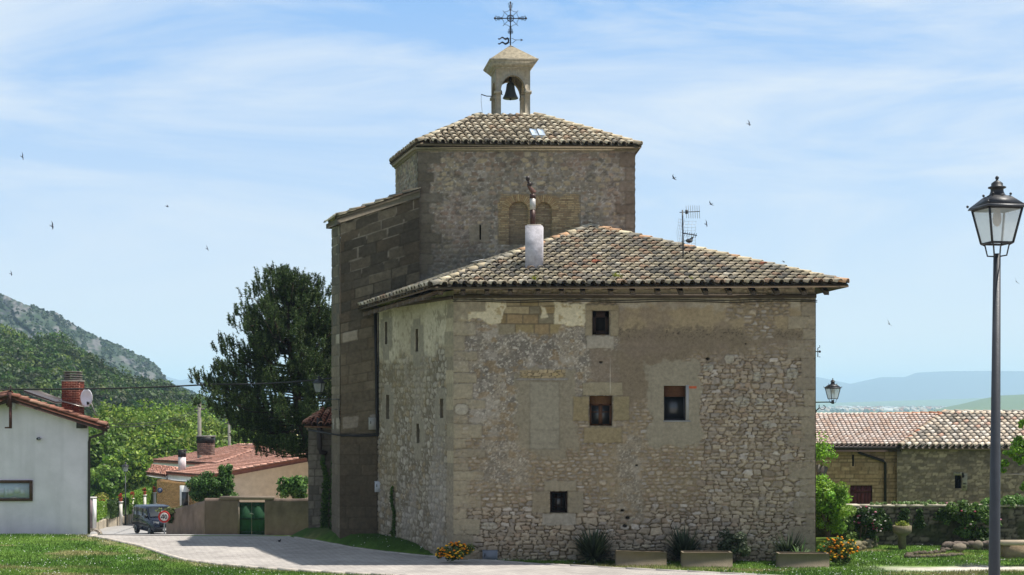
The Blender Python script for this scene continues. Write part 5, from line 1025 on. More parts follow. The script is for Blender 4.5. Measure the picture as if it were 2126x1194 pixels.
# notice board
nb = thing('notice_board', 'brown framed glazed notice board with papers on the white wall', 'notice board', (XX(20, wy), wy - .06, ZZ(1039, wy)))
x0, x1, z0, z1 = XX(-40, wy), XX(68, wy), ZZ(1040, wy), ZZ(997, wy); mb = MB(); fb = C(88, 66, 56); tw = .11
for q in ((x0, z0, x1, z0 + tw), (x0, z1 - tw, x1, z1), (x0, z0 + tw, x0 + tw, z1 - tw), (x1 - tw, z0 + tw, x1, z1 - tw)): mb.box((q[0], wy - .09, q[1]), (q[2], wy - .004, q[3]), fb)
build(mb, 'frame', M_wood, nb); mb = MB(); mb.box((x0 + tw, wy - .04, z0 + tw), (x1 - tw, wy - .01, z1 - tw), C(176, 186, 196))
rg = np.random.default_rng(3)
for k in range(9):
    a = rg.uniform(x0 + .2, x1 - .5); z = rg.uniform(z0 + .16, z1 - .46); mb.box((a, wy - .043 - .001 * k, z), (a + rg.uniform(.15, .3), wy - .04, z + rg.uniform(.15, .3)), C(196, 202, 206) * rg.uniform(.75, 1.1))
mb.box((x1 - .88, wy - .07, z0 + .09), (x1 - .62, wy - .05, z0 + .16), C(150, 146, 140)); build(mb, 'board', M_paint, nb)
mb = MB(); cp_ = P(80, 911, wy - .1); mb.ball(cp_, (.09, .1, .07), C(130, 130, 136)); mb.tube([cp_ + (0, .1, .05), cp_ + (0, 0, 0)], .03, 6, C(90, 90, 90)); mb.ball(cp_ + (-.03, -.08, 0), .04, C(40, 40, 44)); tag(build(mb, 'security_light', M_paint, loc=cp_, smooth=True), 'tiny round grey light fixed in the middle of the white gable', 'light')
mb = MB(); cp_ = P(26, 846, wy - .25); mb.lathe(cp_ + np.array((0, 0, -.1)), [(.08, 0), (.12, .05), (.14, .2), (.15, .3), (.06, .34)], 12, C(190, 190, 186)); mb.lathe(cp_ + np.array((0, 0, .2)), [(.16, 0), (.16, .18), (.1, .24)], 12, C(60, 48, 46)); mb.tube([cp_ + (0, 0, .3), cp_ + (0, .25, .3)], .03, 6, C(60, 48, 46)); tag(build(mb, 'gable_lamp', M_paint, loc=cp_, smooth=True), 'round glass lamp tucked under the peak of the white gable', 'lamp')
# ================================================================ garden wall with green gate
def rwall(mb, p0, p1, ztop0, ztop1, th, col, seed, d=1.2, res=.12):
    p0 = np.array(p0, float); p1 = np.array(p1, float); L = np.linalg.norm(p1 - p0); u = (p1 - p0) / L; n = np.array([u[1], -u[0]]); m = int(L / res) + 2; s = np.linspace(0, L, m); base = p0 + s[:, None] * u
    zb = zt(base[:, 0], base[:, 1]) - .2; zt2 = np.interp(s, [0, L], [ztop0, ztop1]) + (fbm(s * 1.2, s * 0, 3, seed) - .5) * .10; k = 14; rows = []; cr_ = []
    for j in range(k):
        z = zb + (zt2 - zb) * j / (k - 1); rl_ = (fbm(s * 2, z * 2, 4, seed) - .5) * .06; P_ = base + n * rl_[:, None]; rows.append(np.c_[P_, z]); f = fbm(s * 1.1, z * .8, 4, seed + 1); g = fbm(s * 5, z * 1.2, 3, seed + 2)
        cr_.append(mixc(mixc(np.broadcast_to(col, (m, 3)), np.broadcast_to(col * .62, (m, 3)), ss(.45, .7, f)), np.broadcast_to(col * 1.25, (m, 3)), ss(.55, .7, g) * .5))
    rows.append(np.c_[base - n * th, zt2 + .0]); cr_.append(np.broadcast_to(col * 1.1, (m, 3))); rows.append(np.c_[base - n * th, zb]); cr_.append(np.broadcast_to(col, (m, 3))); mb.grid(np.stack(rows), np.stack(cr_))
    for e, zz in ((0, 0), (m - 1, 0)): mb.slab([(*base[e], zb[e]), (*(base[e] - n * th), zb[e]), (*(base[e] - n * th), zt2[e] - .02), (*base[e], zt2[e] - .02)], (*(u * .01), 0), col)
gy0 = 72.0; gw = thing('garden_wall', 'brown rendered garden wall with a green double gate beyond the paved square', 'wall', (-14, 72, -2)); WC = C(112, 97, 88)
mb = MB(); ztw = ZZ(1036, gy0); xa, xb, xc, xd = XX(425, gy0), XX(494, gy0), XX(550, gy0), XX(645, gy0)
rwall(mb, (xa, gy0), (xb, gy0), ztw, ztw, .35, WC, 3); rwall(mb, (xc, gy0), (xd, gy0), ztw, ztw, .35, WC, 4)
rwall(mb, (XX(345, 76), 76), (xa, gy0), ZZ(1062, 76), ZZ(1040, gy0), .4, C(128, 112, 98), 6); build(mb, 'wall', M_conc, gw)
mb = MB(); mb.box((xb - .9, gy0 - .06, ztw - .04), (xc + .45, gy0 + .4, ztw + .12), C(116, 104, 92)); build(mb, 'lintel', M_conc, gw)
mb = MB(); zg = ZZ(1043, gy0); zgb = gz_((xb + xc) / 2, gy0); xm = (xb + xc) / 2
gt = None
for a, b_ in ((xb + .08, xm - .005), (xm + .005, xc - .02)):
    m2 = MB(); m2.box((a, gy0 + .06, zgb), (b_, gy0 + .10, zg), C(30, 72, 46))
    for k in range(3): z = zgb + (.15, .5 * (zg - zgb), zg - zgb - .15)[k]; m2.box((a + .03, gy0 + .03, z - .05), (b_ - .03, gy0 + .06, z + .05), C(24, 54, 36))
    g_ = build(m2, 'gate_leaf', M_wood, gw)
m2 = MB(); m2.tube([(xm - .12, gy0 + .02, zgb + 1.05), (xm, gy0 - .02, zgb + 1.1), (xm + .1, gy0 + .02, zgb + 1.05)], .02, 6, C(190, 190, 180)); build(m2, 'handle', M_metal, g_)
mb = MB(); mb.box((xb, gy0 - .01, zgb), (xb + .08, gy0 + .12, zg + .02), C(120, 110, 98)); build(mb, 'gate_post', M_conc, gw)
# ================================================================ van
vr = thing('van', 'dark blue small van parked on the lane beside the garden wall', 'van', (0, 0, 0)); VC = C(19, 27, 44)
prof = [(-2.0, .28), (-2.02, .75), (-1.98, 1.15), (-1.9, 1.68), (-1.75, 1.78), (-.4, 1.83), (.45, 1.80), (.62, 1.74), (1.22, 1.16), (1.55, 1.08), (1.85, .98), (2.0, .8), (2.04, .5), (2.0, .28)]
def vbody(mb, prof, w0, c, narrow=lambda z: 1 - .12 * max(0, z - 1.05)):
    n = len(prof); ks = [-1, -.93, .93, 1]; V = []
    for s_ in ks:
        for x, z in prof: ins = .96 if abs(s_) == 1 else 1; V.append((x * (ins if abs(x) > 1.8 else 1), s_ * w0 * narrow(z), z if abs(s_) < 1 else .28 + (z - .28) * (.985 if z > .5 else 1)))
    V = np.array(V); q = []
    for k in range(3):
        for i in range(n): j = (i + 1) % n; q.append((k * n + i, k * n + j, (k + 1) * n + j, (k + 1) * n + i))
    cen = [(-.0, -w0 * .97, .9), (0, w0 * .97, .9)]; t = []; V = np.vstack([V, cen])
    for i in range(n): j = (i + 1) % n; t += [(4 * n, j, i), (4 * n + 1, 3 * n + i, 3 * n + j)]
    mb.add(V, q, t, c)
def vq(mb, pts, c, d): mb.slab(pts, d, c)
mb = MB(); vbody(mb, prof, .83, VC); vb = build(mb, 'body', M_car, vr, smooth=False)
def yside(z): return .83 * (1 - .12 * max(0, z - 1.05))
GLS = C(24, 30, 38)
mb = MB(); mb.slab([(.66, -.70, 1.72), (.66, .70, 1.72), (1.2, .76, 1.19), (1.2, -.76, 1.19)], (.035, 0, .03), C(70, 84, 110)); o_ = build(mb, 'windscreen', M_glass, vr)
for s in (-1, 1):
    for q in (((-.1, 1.2), (.95, 1.2), (.55, 1.66), (-.1, 1.68)), ((-1.15, 1.2), (-.2, 1.2), (-.2, 1.68), (-1.15, 1.68)), ((-1.85, 1.2), (-1.25, 1.2), (-1.25, 1.68), (-1.78, 1.65))):
        m2 = MB(); m2.slab([(x, s * (yside(z) + .004), z) for x, z in q], (0, s * .008, 0), GLS); build(m2, 'side_window', M_glass, vr)
    m2 = MB(); m2.slab([(-1.9, s * .83, .55), (1.3, s * .83, .55), (1.3, s * .83, .68), (-1.9, s * .83, .68)], (0, s * .03, 0), C(26, 28, 32)); build(m2, 'side_moulding', M_paint, vr)
    m2 = MB(); m2.box((.78, min(s * .84, s * 1.0), 1.12), (.92, max(s * .84, s * 1.0), 1.28), C(24, 26, 30)); build(m2, 'wing_mirror', M_paint, vr)
    m2 = MB(); m2.slab([(1.72, s * .5, .72), (1.72, s * .80, .72), (1.66, s * .80, .98), (1.80, s * .5, .93)], (.26, 0, 0), C(200, 204, 206)); build(m2, 'headlight', M_frost, vr)
    for x in (-1.3, 1.3):
        m2 = MB(); m2.lathe((0, 0, 0), [(.16, -.1), (.30, -.1), (.32, -.07), (.32, .07), (.30, .1), (.16, .1)], 22, (.02, .02, .02)); v = m2.v[0]; m2.v[0] = np.c_[v[:, 0] + x, v[:, 2] + s * .76, v[:, 1] + .32]; w_ = build(m2, 'wheel', M_rubber, vr)
        m2 = MB(); m2.lathe((0, 0, 0), [(.02, .02), (.17, .03), (.19, .1), (.16, .11), (.03, .07)], 16, C(120, 122, 126)); v = m2.v[0]; m2.v[0] = np.c_[v[:, 0] + x, v[:, 2] * s + s * .76, v[:, 1] + .32]; build(m2, 'rim', M_metal, w_)
m2 = MB(); m2.box((1.9, -.8, .3), (2.09, .8, .58), C(26, 28, 32)); build(m2, 'bumper', M_paint, vr)
m2 = MB(); m2.box((1.98, -.4, .66), (2.05, .4, .84), C(22, 24, 28)); m2.box((2.09, -.26, .38), (2.1, .26, .5), C(200, 200, 196)); build(m2, 'grille', M_paint, vr)
m2 = MB(); m2.tube([(-1.9, -.84, .9), (.9, -.84, .9)], .012, 4, C(24, 30, 44)); m2.tube([(-1.2, -.835, .3), (-1.2, -.835, 1.65)], .008, 4, C(20, 24, 34)); m2.tube([(-.15, -.835, .3), (-.15, -.835, 1.65)], .008, 4, C(20, 24, 34)); build(m2, 'door_seam', M_paint, vr)
vx = XX(323, 79.5); vr.location = (vx, 79.5, gz_(vx, 79.5) + .05 - .02); vr.rotation_euler = (0, 0, R(-90 + 33)); vr.scale = (.87, .87, .87); WL[vr.name] = np.zeros(3)
# speed sign
sy = 69.0; sp_ = P(341, 1073, sy); sgz = gz_(sp_[0], sy); sr = thing('speed_sign', 'round red rimmed 40 speed limit sign on a grey post in front of the van', 'sign', (sp_[0], sy, sgz))
def disc(mb, c, r0, r1, y0, y1, col, seg=32):
    th = np.arange(seg) * 2 * np.pi / seg; v = []
    for r, y in ((r0, y1), (r0, y0), (r1, y0), (r1, y1)): v.append(np.c_[c[0] + r * np.cos(th), np.full(seg, c[1] + y), c[2] + r * np.sin(th)])
    q = [(k * seg + i, k * seg + (i + 1) % seg, ((k + 1) % 4) * seg + (i + 1) % seg, ((k + 1) % 4) * seg + i) for k in range(4) for i in range(seg)]; mb.add(np.vstack(v), q, None, col)
mb = MB(); disc(mb, sp_, .001, .27, -.01, .0, C(210, 208, 204)); plate = build(mb, 'plate', M_paint, sr); mb = MB(); disc(mb, sp_, .20, .285, -.02, .004, C(172, 44, 40)); build(mb, 'red_rim', M_paint, sr)
mb = MB(); BKc = C(22, 24, 30); yq = sy - .024
def seg_(x0, z0, x1, z1): mb.box((sp_[0] + x0, yq, sp_[2] + z0), (sp_[0] + x1, sy - .008, sp_[2] + z1), BKc)
seg_(-.055, -.11, -.022, .11); mb.slab([(sp_[0] - .155, yq, sp_[2] - .06), (sp_[0] - .012, yq, sp_[2] - .06), (sp_[0] - .012, yq, sp_[2] - .03), (sp_[0] - .155, yq, sp_[2] - .03)], (0, .014, 0), BKc); mb.slab([(sp_[0] - .155, yq - .001, sp_[2] - .032), (sp_[0] - .12, yq - .001, sp_[2] - .032), (sp_[0] - .024, yq - .001, sp_[2] + .11), (sp_[0] - .058, yq - .001, sp_[2] + .11)], (0, .014, 0), BKc)
th = np.arange(20) * 2 * np.pi / 20
for k in range(20):
    a, b_ = th[k], th[(k + 1) % 20]; c0 = sp_ + (.075, 0, 0); f = lambda t_, rx, rz: (c0[0] + rx * math.cos(t_), yq - .002, c0[2] + rz * math.sin(t_)); mb.slab([f(a, .034, .08), f(b_, .034, .08), f(b_, .066, .112), f(a, .066, .112)], (0, .014, 0), BKc)
build(mb, 'numerals', M_paint, sr); mb = MB(); mb.tube([(sp_[0], sy + .03, sgz - .2), (sp_[0], sy + .03, sp_[2] + .2)], .035, 8, C(140, 146, 154)); build(mb, 'post', M_metal, sr)
# ================================================================ low modern house with red roof
mroot = thing('modern_house', 'long low house with big pale red tiled roof and tan brick front', 'house', (-17, 95, -3)); MR = [C(202, 152, 132), C(206, 158, 138), C(198, 146, 126), C(210, 164, 146)]
def rp_(px, py, A, n, off=0.): d = np.array([(px - CX) / F, 1, (HY - py) / F]); e = np.array((0, 0, EH)); A2 = A + np.array((0, 0, off)); return e + d * (np.dot(A2 - e, n) / np.dot(d, n))
mA, mB_, mC = P(427, 989, 84.), P(639, 950.5, 87.), P(345, 982, 92.); mn = np.cross(mB_ - mA, mC - mA); mn /= np.linalg.norm(mn); mn = mn if mn[2] > 0 else -mn
low = [mA, mB_ + (mB_ - mA) * .12, rp_(700, 929, mA, mn), rp_(492, 926, mA, mn), rp_(445, 962, mA, mn), mC]; dv = (mB_ - mA); dv = dv[:2] / np.linalg.norm(dv[:2])
mb = MB(); plane_roof(mb, low, mC, mA, tuple(dv), sp=.21, rl=.4, r=.075, cols=MR, seed=2, lift=.02, jit=.3, lam=.15)
up = [rp_(445, 964, mA, mn, .3), rp_(500, 926, mA, mn, .3), rp_(492, 925, mA, mn, .3), rp_(318, 957, mA, mn, .3)]
up = [rp_(318, 957, mA, mn, .08), rp_(447, 963.5, mA, mn, .08), rp_(520, 938, mA, mn, .08), rp_(494, 925, mA, mn, .08)]
plane_roof(mb, up, up[0], up[1], tuple(dv), sp=.21, rl=.4, r=.075, cols=MR, seed=3, lift=.02, jit=.3, lam=.15); ridge(mb, low[0] + (0, 0, .0), low[1] + (0, 0, .0), MR, .10, .4, 4); ridge(mb, rp_(494, 926, mA, mn, .3), low[2] + (0, 0, .05), MR, .14, .4, 4)
mrf = build(mb, 'roof', M_tile, mroot, smooth=True)
mb = MB(); mb.slab(low, (0, 0, -.12), C(150, 92, 74)); mb.slab(up, (0, 0, -.14), C(150, 92, 74)); build(mb, 'roof_deck', M_wood, mrf)
mb = MB(); mb.slab([mA + (0, 0, -.08), mC + (0, 0, -.08), mC + (0, 0, -.42), mA + (0, 0, -.42)], (.12, .05, 0), C(214, 212, 206)); mb.slab([up[0] + (0, 0, -.1), up[1] + (0, 0, -.1), up[1] + (0, 0, -.55), up[0] + (0, 0, -.45)], (.15, .05, 0), C(206, 204, 198)); build(mb, 'fascia', M_paint, mroot)
mb = MB(); q0, q1 = low[0], low[1]; mb.slab([q0 + (0, -.03, -.0), q1 + (0, -.03, -.0), q1 + (0, -.03, -.24), q0 + (0, -.03, -.24)], (0, .1, 0), C(120, 76, 62)); build(mb, 'verge_board', M_wood, mrf)
# beige block wall under the verge
mb = MB(); rg = np.random.default_rng(8); wd = (q1 - q0); Lw = np.linalg.norm(wd[:2]); wu = wd / Lw
zbm = -5.5
p0_, p1_ = q0 + wu * .9, q1; mb.slab([(p0_[0], p0_[1] + .35, zbm), (p1_[0], p1_[1] + .35, zbm), (p1_[0], p1_[1] + .35, p1_[2] - .2), (p0_[0], p0_[1] + .35, p0_[2] - .2)], (.0, 4, 0), C(188, 178, 164)); 
build(mb, 'wall', M_conc, mroot)
# tan brick front
mb = MB(); bx0, bx1 = P(326, 1000, 91.), P(420, 1000, 86.); bd = bx1 - bx0; bL = np.linalg.norm(bd[:2]); bu = np.array([bd[0], bd[1], 0]) / bL; ztb = P(0, 998, 90)[2]; mb.obox((bx0[0], bx0[1], -5), bu * bL, (.3, 1, 0), (0, 0, ztb + 5), C(150, 116, 76)); rows = int((ztb + 3.5) / .09)
bn = np.array([bu[1], -bu[0], 0])
for r_ in range(rows):
    s = -(r_ % 2) * .15
    while s < bL:
        a = max(s, 0); b_ = min(s + .28, bL)
        if b_ - a > .04: mb.obox((bx0[0] + bu[0] * a + bn[0] * .012, bx0[1] + bu[1] * a + bn[1] * .012, -3.5 + r_ * .09), bu * (b_ - a), -bn * .02, (0, 0, .08), C(184, 146, 96) * rg.uniform(.8, 1.15))
        s += .3
o_ = build(mb, 'brick_wall', M_stone, mroot); mb = MB(); a = P(374, 1054, 87.2); b_ = P(393, 1008, 87.2); mb.box((a[0], 87.1, a[2]), (b_[0], 87.25, b_[2]), C(222, 222, 218)); m_w = build(mb, 'window', M_paint, mroot); mb = MB(); mb.box((a[0] + .12, 87.08, a[2] + .1), (b_[0] - .05, 87.1, a[2] + .95), C(40, 44, 48)); build(mb, 'pane', M_glass, m_w)
mb = MB(); c0 = P(332, 1018, 89.8); disc(mb, c0, .001, .16, -.03, 0, C(52, 70, 110)); disc(mb, c0 + (0, -.01, 0), .02, .07, -.03, -.01, C(150, 160, 180)); tag(build(mb, 'house_plaque', M_paint, loc=c0), 'small round blue plaque on the tan brick front of the low house', 'plaque')
mb = MB(); a = P(305, 962, 95.); mb.slab([P(304, 983, 93), P(345, 988, 91.5), P(372, 972, 95), P(318, 966, 97)], (0, 0, -.12), C(140, 84, 66)); plane_roof(mb, [P(304, 983, 93), P(345, 988, 91.5), P(372, 972, 95), P(318, 966, 97)], P(304, 983, 93), P(345, 988, 91.5), (.1, 1), sp=.21, rl=.4, r=.075, cols=MR, seed=9, lift=.02); build(mb, 'porch_roof', M_tile, mroot)
mb = MB(); mb.slab([P(304, 984, 93), P(345, 989, 91.5), P(345, 995, 91.5), P(304, 988, 93)], (.05, .12, 0), C(206, 206, 200)); build(mb, 'fascia', M_paint, mroot)
# two chimneys
m2 = MB(); y_ = 91.0; x0, x1 = XX(370, y_), XX(383, y_); m2.box((x0, y_, ZZ(982, y_)), (x1, y_ + .42, ZZ(949, y_)), C(214, 204, 204)); mc1 = build(m2, 'chimney', M_conc, mrf); mc1['label'] = 'slim white chimney with black cowl'
m2 = MB(); m2.box((x0 - .01, y_ - .01, ZZ(949, y_)), (x1 + .01, y_ + .43, ZZ(936, y_)), C(26, 28, 32)); m2.box((x0 - .04, y_ - .04, ZZ(936, y_)), (x1 + .04, y_ + .46, ZZ(934, y_)), C(60, 60, 62)); build(m2, 'chimney_cap', M_paint, mc1)
m2 = MB(); y_ = 97.0; x0, x1 = XX(409, y_), XX(441, y_); bricks(m2, x0, x1, y_, y_ + .8, ZZ(945, y_), ZZ(920, y_), [C(128, 108, 98), C(112, 94, 86), C(140, 116, 104)], .3, .11); mc2 = build(m2, 'chimney', M_stone, mrf); mc2['label'] = 'wide brown brick chimney with black box cowl'
m2 = MB(); m2.box((x0 - .03, y_ - .03, ZZ(920, y_)), (x1 + .03, y_ + .83, ZZ(907, y_)), C(28, 30, 32)); m2.box((x0 - .08, y_ - .08, ZZ(907, y_)), (x1 + .08, y_ + .88, ZZ(905, y_)), C(120, 116, 112)); build(m2, 'chimney_cap', M_paint, mc2)
# ================================================================ hedged garden by the lane
HG = [C(112, 148, 48), C(128, 164, 56), C(94, 130, 42)]  # greens brightened to put sunlight into the hedge colour
def hedge(name, label, p0, p1, w, h, zb, seed, pal_=HG, n=5200):
    p0, p1 = np.array(p0, float), np.array(p1, float); L = np.linalg.norm(p1 - p0); u = (p1 - p0) / L; nn = np.array([-u[1], u[0]]); rg = np.random.default_rng(seed); t = thing(name, label, 'hedge', (*p0, zb)); mb = MB()
    core = [(*(p0 + nn * .06), zb), (*(p1 + nn * .06), zb), (*(p1 + nn * (w - .06)), zb), (*(p0 + nn * (w - .06)), zb)]; mb.slab(core, (0, 0, h - .06), C(60, 86, 34))
    s = rg.uniform(0, L, n); f = rg.integers(0, 3, n); a = np.where(f == 0, 0, np.where(f == 1, w, rg.uniform(0, w, n))); z = np.where(f == 2, h, rg.uniform(0, h, n)) + rg.normal(0, .02, n)
    pts = np.c_[p0 + s[:, None] * u + (a + rg.normal(0, .03, n))[:, None] * nn, zb + z]; leaves(mb, pts, .055, leafcols(pal_, n, seed), seed); build(mb, 'foliage', M_leaf, t); return t
def lowwall(name, label, p0, p1, w, h, seed, c=C(170, 160, 142)):
    p0, p1 = np.array(p0, float), np.array(p1, float); mb = MB(); rwall(mb, p0, p1, gz_(*p0) + h, gz_(*p1) + h, w, c, seed); return tag(build(mb, name, M_conc, loc=(*p0, gz_(*p0))), label, 'wall')
hA = np.array([XX(196, 84.), 84.]); hB = np.array([XX(221, 90.), 90.]); hC = np.array([XX(258, 94.), 94.]); hD = np.array([XX(330, 106.), 106.])
def ph(px, py, Y): return P(px, py, Y)[2]
gA, gB, gC_, gD = [gz_(*k) for k in (hA, hB, hC, hD)]
lowwall('low_wall', 'low rendered wall below the left lit hedge beside the white house', hA, hB, .3, .55, 3); lowwall('low_wall', 'low wall with a vent below the dark shaded hedge', hB + (.05, .2), hC, .3, .62, 4); lowwall('low_wall', 'low rendered wall climbing behind the lamp below the long lit hedge', hC + (.2, .1), hD, .3, .75, 5)
hedge('hedge', 'clipped bright green hedge nearest the white house', hA, hB, .7, 1.0, gA + .5, 11); hedge('hedge', 'clipped hedge segment in deep shade between two white pillars', hB + (.2, .3), hC - (.1, 0), .8, .95, gB + .55, 12, GD); hedge('hedge', 'long clipped sunlit hedge rising behind the small lamp post', hC + (.3, .1), hD, .8, 1.15, gC_ + .7, 13, HG, 9000)  # middle hedge takes a dark palette that paints its shade
def pier(name, px, pyb, pyt, Y, label, w=.09, c=C(222, 218, 210)):
    a = P(px, pyb, Y); b_ = P(px, pyt, Y); mb = MB(); mb.box((a[0] - w, Y - w - .12, min(a[2], gz_(a[0], Y)) - .05), (a[0] + w, Y + w - .12, b_[2] - .06), c); mb.box((a[0] - w * 1.5, Y - w * 1.5 - .12, b_[2] - .06), (a[0] + w * 1.5, Y + w * 1.5 - .12, b_[2]), c * 1.03); tag(build(mb, name, M_paint, loc=a), label, 'pillar', None); return b_ + np.array((0, -.12, 0))
def pot(o, label, s=1.0, seed=1):
    t = thing('flower_pot', label, 'flower pot', tuple(o)); mb = MB(); mb.lathe(o, [(.09 * s, 0), (.12 * s, .16 * s), (.14 * s, .2 * s), (.14 * s, .23 * s), (.10 * s, .23 * s)], 12, C(170, 84, 60)); build(mb, 'pot', M_conc, t, smooth=True); rg = np.random.default_rng(seed)
    pts, dd, ci, cc = crown_pts(np.array(o) + (0, 0, .34 * s), (.17 * s, .17 * s, .16 * s), 8, 30, seed, .5); m2 = MB(); col = leafcols([C(190, 72, 52), C(176, 58, 46), C(84, 96, 44)], len(pts), seed); leaves(m2, pts, .04, col, seed, dd); build(m2, 'geranium', M_petal, t)
PL = [(212, 1084, 1050, 88.5, 'first'), (251.5, 1066, 1041, 92.5, 'second'), (275, 1062, 1034, 95.5, 'third'), (301, 1054, 1027, 99.5, 'fourth'), (321.5, 1050, 1022, 103, 'last')]
NM = ['white hedge pillar standing nearest the white house', 'white hedge pillar left of the small lamp post', 'white hedge pillar just right of the small lamp post', 'white hedge pillar in the middle of the long lit hedge', 'white hedge pillar at the far end next to the brick front']
NP = ['pot of red flowers on the pillar nearest the white house', 'pot of red flowers on the pillar left of the small lamp', 'pot of red flowers just right of the small lamp', 'pot of red flowers in the middle of the long hedge', 'pot of red flowers close to the brick front']
for k, (a, b_, c, Y_, _) in enumerate(PL): tp_ = pier('pillar', a, b_, c, Y_, NM[k]); pot(tp_, NP[k], .95, k + 3)
pb = P(190, 1086, 83); mb = MB(); mb.box((pb[0] - .18, 82.9, pb[2] - .3), (pb[0] + .10, 83.3, ZZ(1035, 83)), C(134, 118, 122)); mb.box((pb[0] + .10, 82.88, pb[2] - .3), (pb[0] + .2, 83.3, ZZ(1034, 83)), C(226, 224, 222)); mb.box((pb[0] - .2, 82.86, ZZ(1035, 83)), (pb[0] + .22, 83.34, ZZ(1034, 83) + .05), C(200, 196, 190)); tag(build(mb, 'gate_pillar', M_conc, loc=pb), 'mauve gate pillar with white edge tight against the white house', 'pillar')
th = np.linspace(0, math.pi, 9); mb = MB(); a = P(193, 1097, 80.); a[2] = gz_(a[0], 80.)
for k in range(8): t0, t1 = th[k], th[k + 1]; f = lambda t_, r: (a[0] + r * math.cos(t_), 80., a[2] + r * .75 * math.sin(t_)); mb.slab([f(t0, .28), f(t1, .28), f(t1, .42), f(t0, .42)], (0, .4, 0), C(150, 140, 128) * (.85 + .3 * (k % 2)))
tag(build(mb, 'culvert_arch', M_stone, loc=a), 'little stone culvert arch at the lane edge by the white house', 'culvert')
# small far lamp
y_ = 93.; lb = P(260.5, 1083, y_); lb[2] = gz_(lb[0], y_) + .02; tz = ZZ(983, y_); fl = thing('street_lamp', 'small distant lamp post with square lantern beside the hedges', 'street lamp', tuple(lb)); lantern(fl, (lb[0], y_, tz), R(30), glass=(.7, .72, .72)); mb = MB(); mb.tube([lb, lb + (0, 0, .9), (lb[0], y_, tz)], [.07, .045, .03], 10, C(56, 60, 62)); build(mb, 'post', M_iron, fl, smooth=True)
# shrubs and walls of that garden
bush('garden_shrub', 'wide yellow green clipped shrub behind the shaded hedge', on(222, 99.), (1.05, .9), 1.9, 21, [C(150, 152, 66), C(132, 138, 58), C(166, 160, 80)], .08, 4200)
b_ = bush('round_bush', 'dark round bush left of two in front of the long grey wall', on(275, 116.), .65, 1.3, 22, GD, .08, 1600); b_.location.z += .4
b_ = bush('round_bush', 'dark round bush right of two in front of the long grey wall', on(304, 117.), .85, 1.6, 23, GD, .08, 2200); b_.location.z += .5
mb = MB(); rwall(mb, (XX(196, 141.), 141.), (XX(345, 141.), 141.), ZZ(986, 141.), ZZ(984, 141.), .4, C(84, 88, 84), 8, res=.4); tag(build(mb, 'boundary_wall', M_conc, loc=(XX(250, 125.), 125, -5)), 'long tall grey wall in tree shade behind the round bushes', 'wall')  # wall grey darkened to stand in for the shade of the trees
# bushes over the garden wall
bush('laurel_bush', 'big glossy green bush leaning over the brown garden wall left of the gate', np.array([XX(440, 73.8), 73.8, gz_(XX(440, 73.8), 73.8) + .9]), (1.5, .8), 2.6, 31, [C(58, 92, 36), C(74, 112, 46), C(48, 78, 34), C(98, 132, 64)], .07, 13000, clump=110, cr=.34)
bush('laurel_bush', 'upright leafy shoot of the glossy bush rising towards the red roof', np.array([XX(468, 73.9), 73.9, ZZ(1020, 73.9)]), (.5, .4), 1.7, 32, [C(74, 108, 44), C(98, 132, 62), C(60, 92, 38)], .07, 2600, clump=34, cr=.4)
bush('fig_tree', 'broad leafed bush spilling over the garden wall right of the green gate', np.array([XX(610, 73.4), 73.4, ZZ(1040, 73.4)]), (1.1, .7), 1.3, 33, [C(74, 110, 44), C(112, 146, 70), C(60, 94, 40)], .11, 2600, clump=40, cat='tree')
bush('ivy', 'pale ivy crest on top of the low garden wall behind the sign', np.array([XX(372, 75.2), 75.2, ZZ(1066, 75.2)]), (1.3, .35), .32, 34, [C(120, 126, 84), C(96, 108, 60)], .07, 900, cat='ivy', stem=False, clump=22, cr=1.0)
bush('ivy', 'dark ivy clump on the garden wall end beside the speed sign', np.array([XX(352, 75.4), 75.3, gz_(XX(350, 75.4), 75.4) + .4]), (.45, .3), 1.2, 35, GD, .07, 900, cat='ivy', stem=False, clump=12)
def ivy_strip(label, px0, px1, py0, py1, Y, seed, n=1500, pal_=None, sz=.05):
    rg = np.random.default_rng(seed); t_ = rg.uniform(0, 1, n) ** .8; py = py0 + (py1 - py0) * t_; w = (px1 - px0) / 2 * (.45 + .6 * fbm(py / 25, py * 0, 3, seed)) * (.5 + .7 * t_); px = (px0 + px1) / 2 + (fbm(py / 40, py * 0, 2, seed + 1) - .5) * 10 + rg.normal(0, .5, n) * w
    pts = np.c_[(px - CX) / F * Y, np.full(n, Y) - rg.uniform(.01, .09, n), EH + (HY - py) / F * Y]; mb = MB(); leaves(mb, pts, sz, leafcols(pal_ or [C(62, 86, 34), C(78, 104, 40), C(50, 72, 30)], n, seed), seed, np.tile([0, -1., 0.2], (n, 1)))
    mb.tube([P((px0 + px1) / 2, py1, Y - .02), P((px0 + px1) / 2 + 2, (py0 + py1) / 2, Y - .02), P((px0 + px1) / 2, py0, Y - .02)], .012, 5, C(80, 70, 56)); return tag(build(mb, 'ivy', M_leaf, loc=P((px0 + px1) / 2, py1, Y)), label, 'ivy')
ivy_strip('narrow ivy strip on the annex wall under the drainpipe elbow', 665, 684, 945, 1104, YA - .1, 3); ivy_strip('ivy strip in the corner between annex and buttress', 684, 702, 925, 1104, 53.0, 4); ivy_strip('thin ivy climbing the side wall near the meter box', 812, 822, 1010, 1112, 49.7, 5, 500)
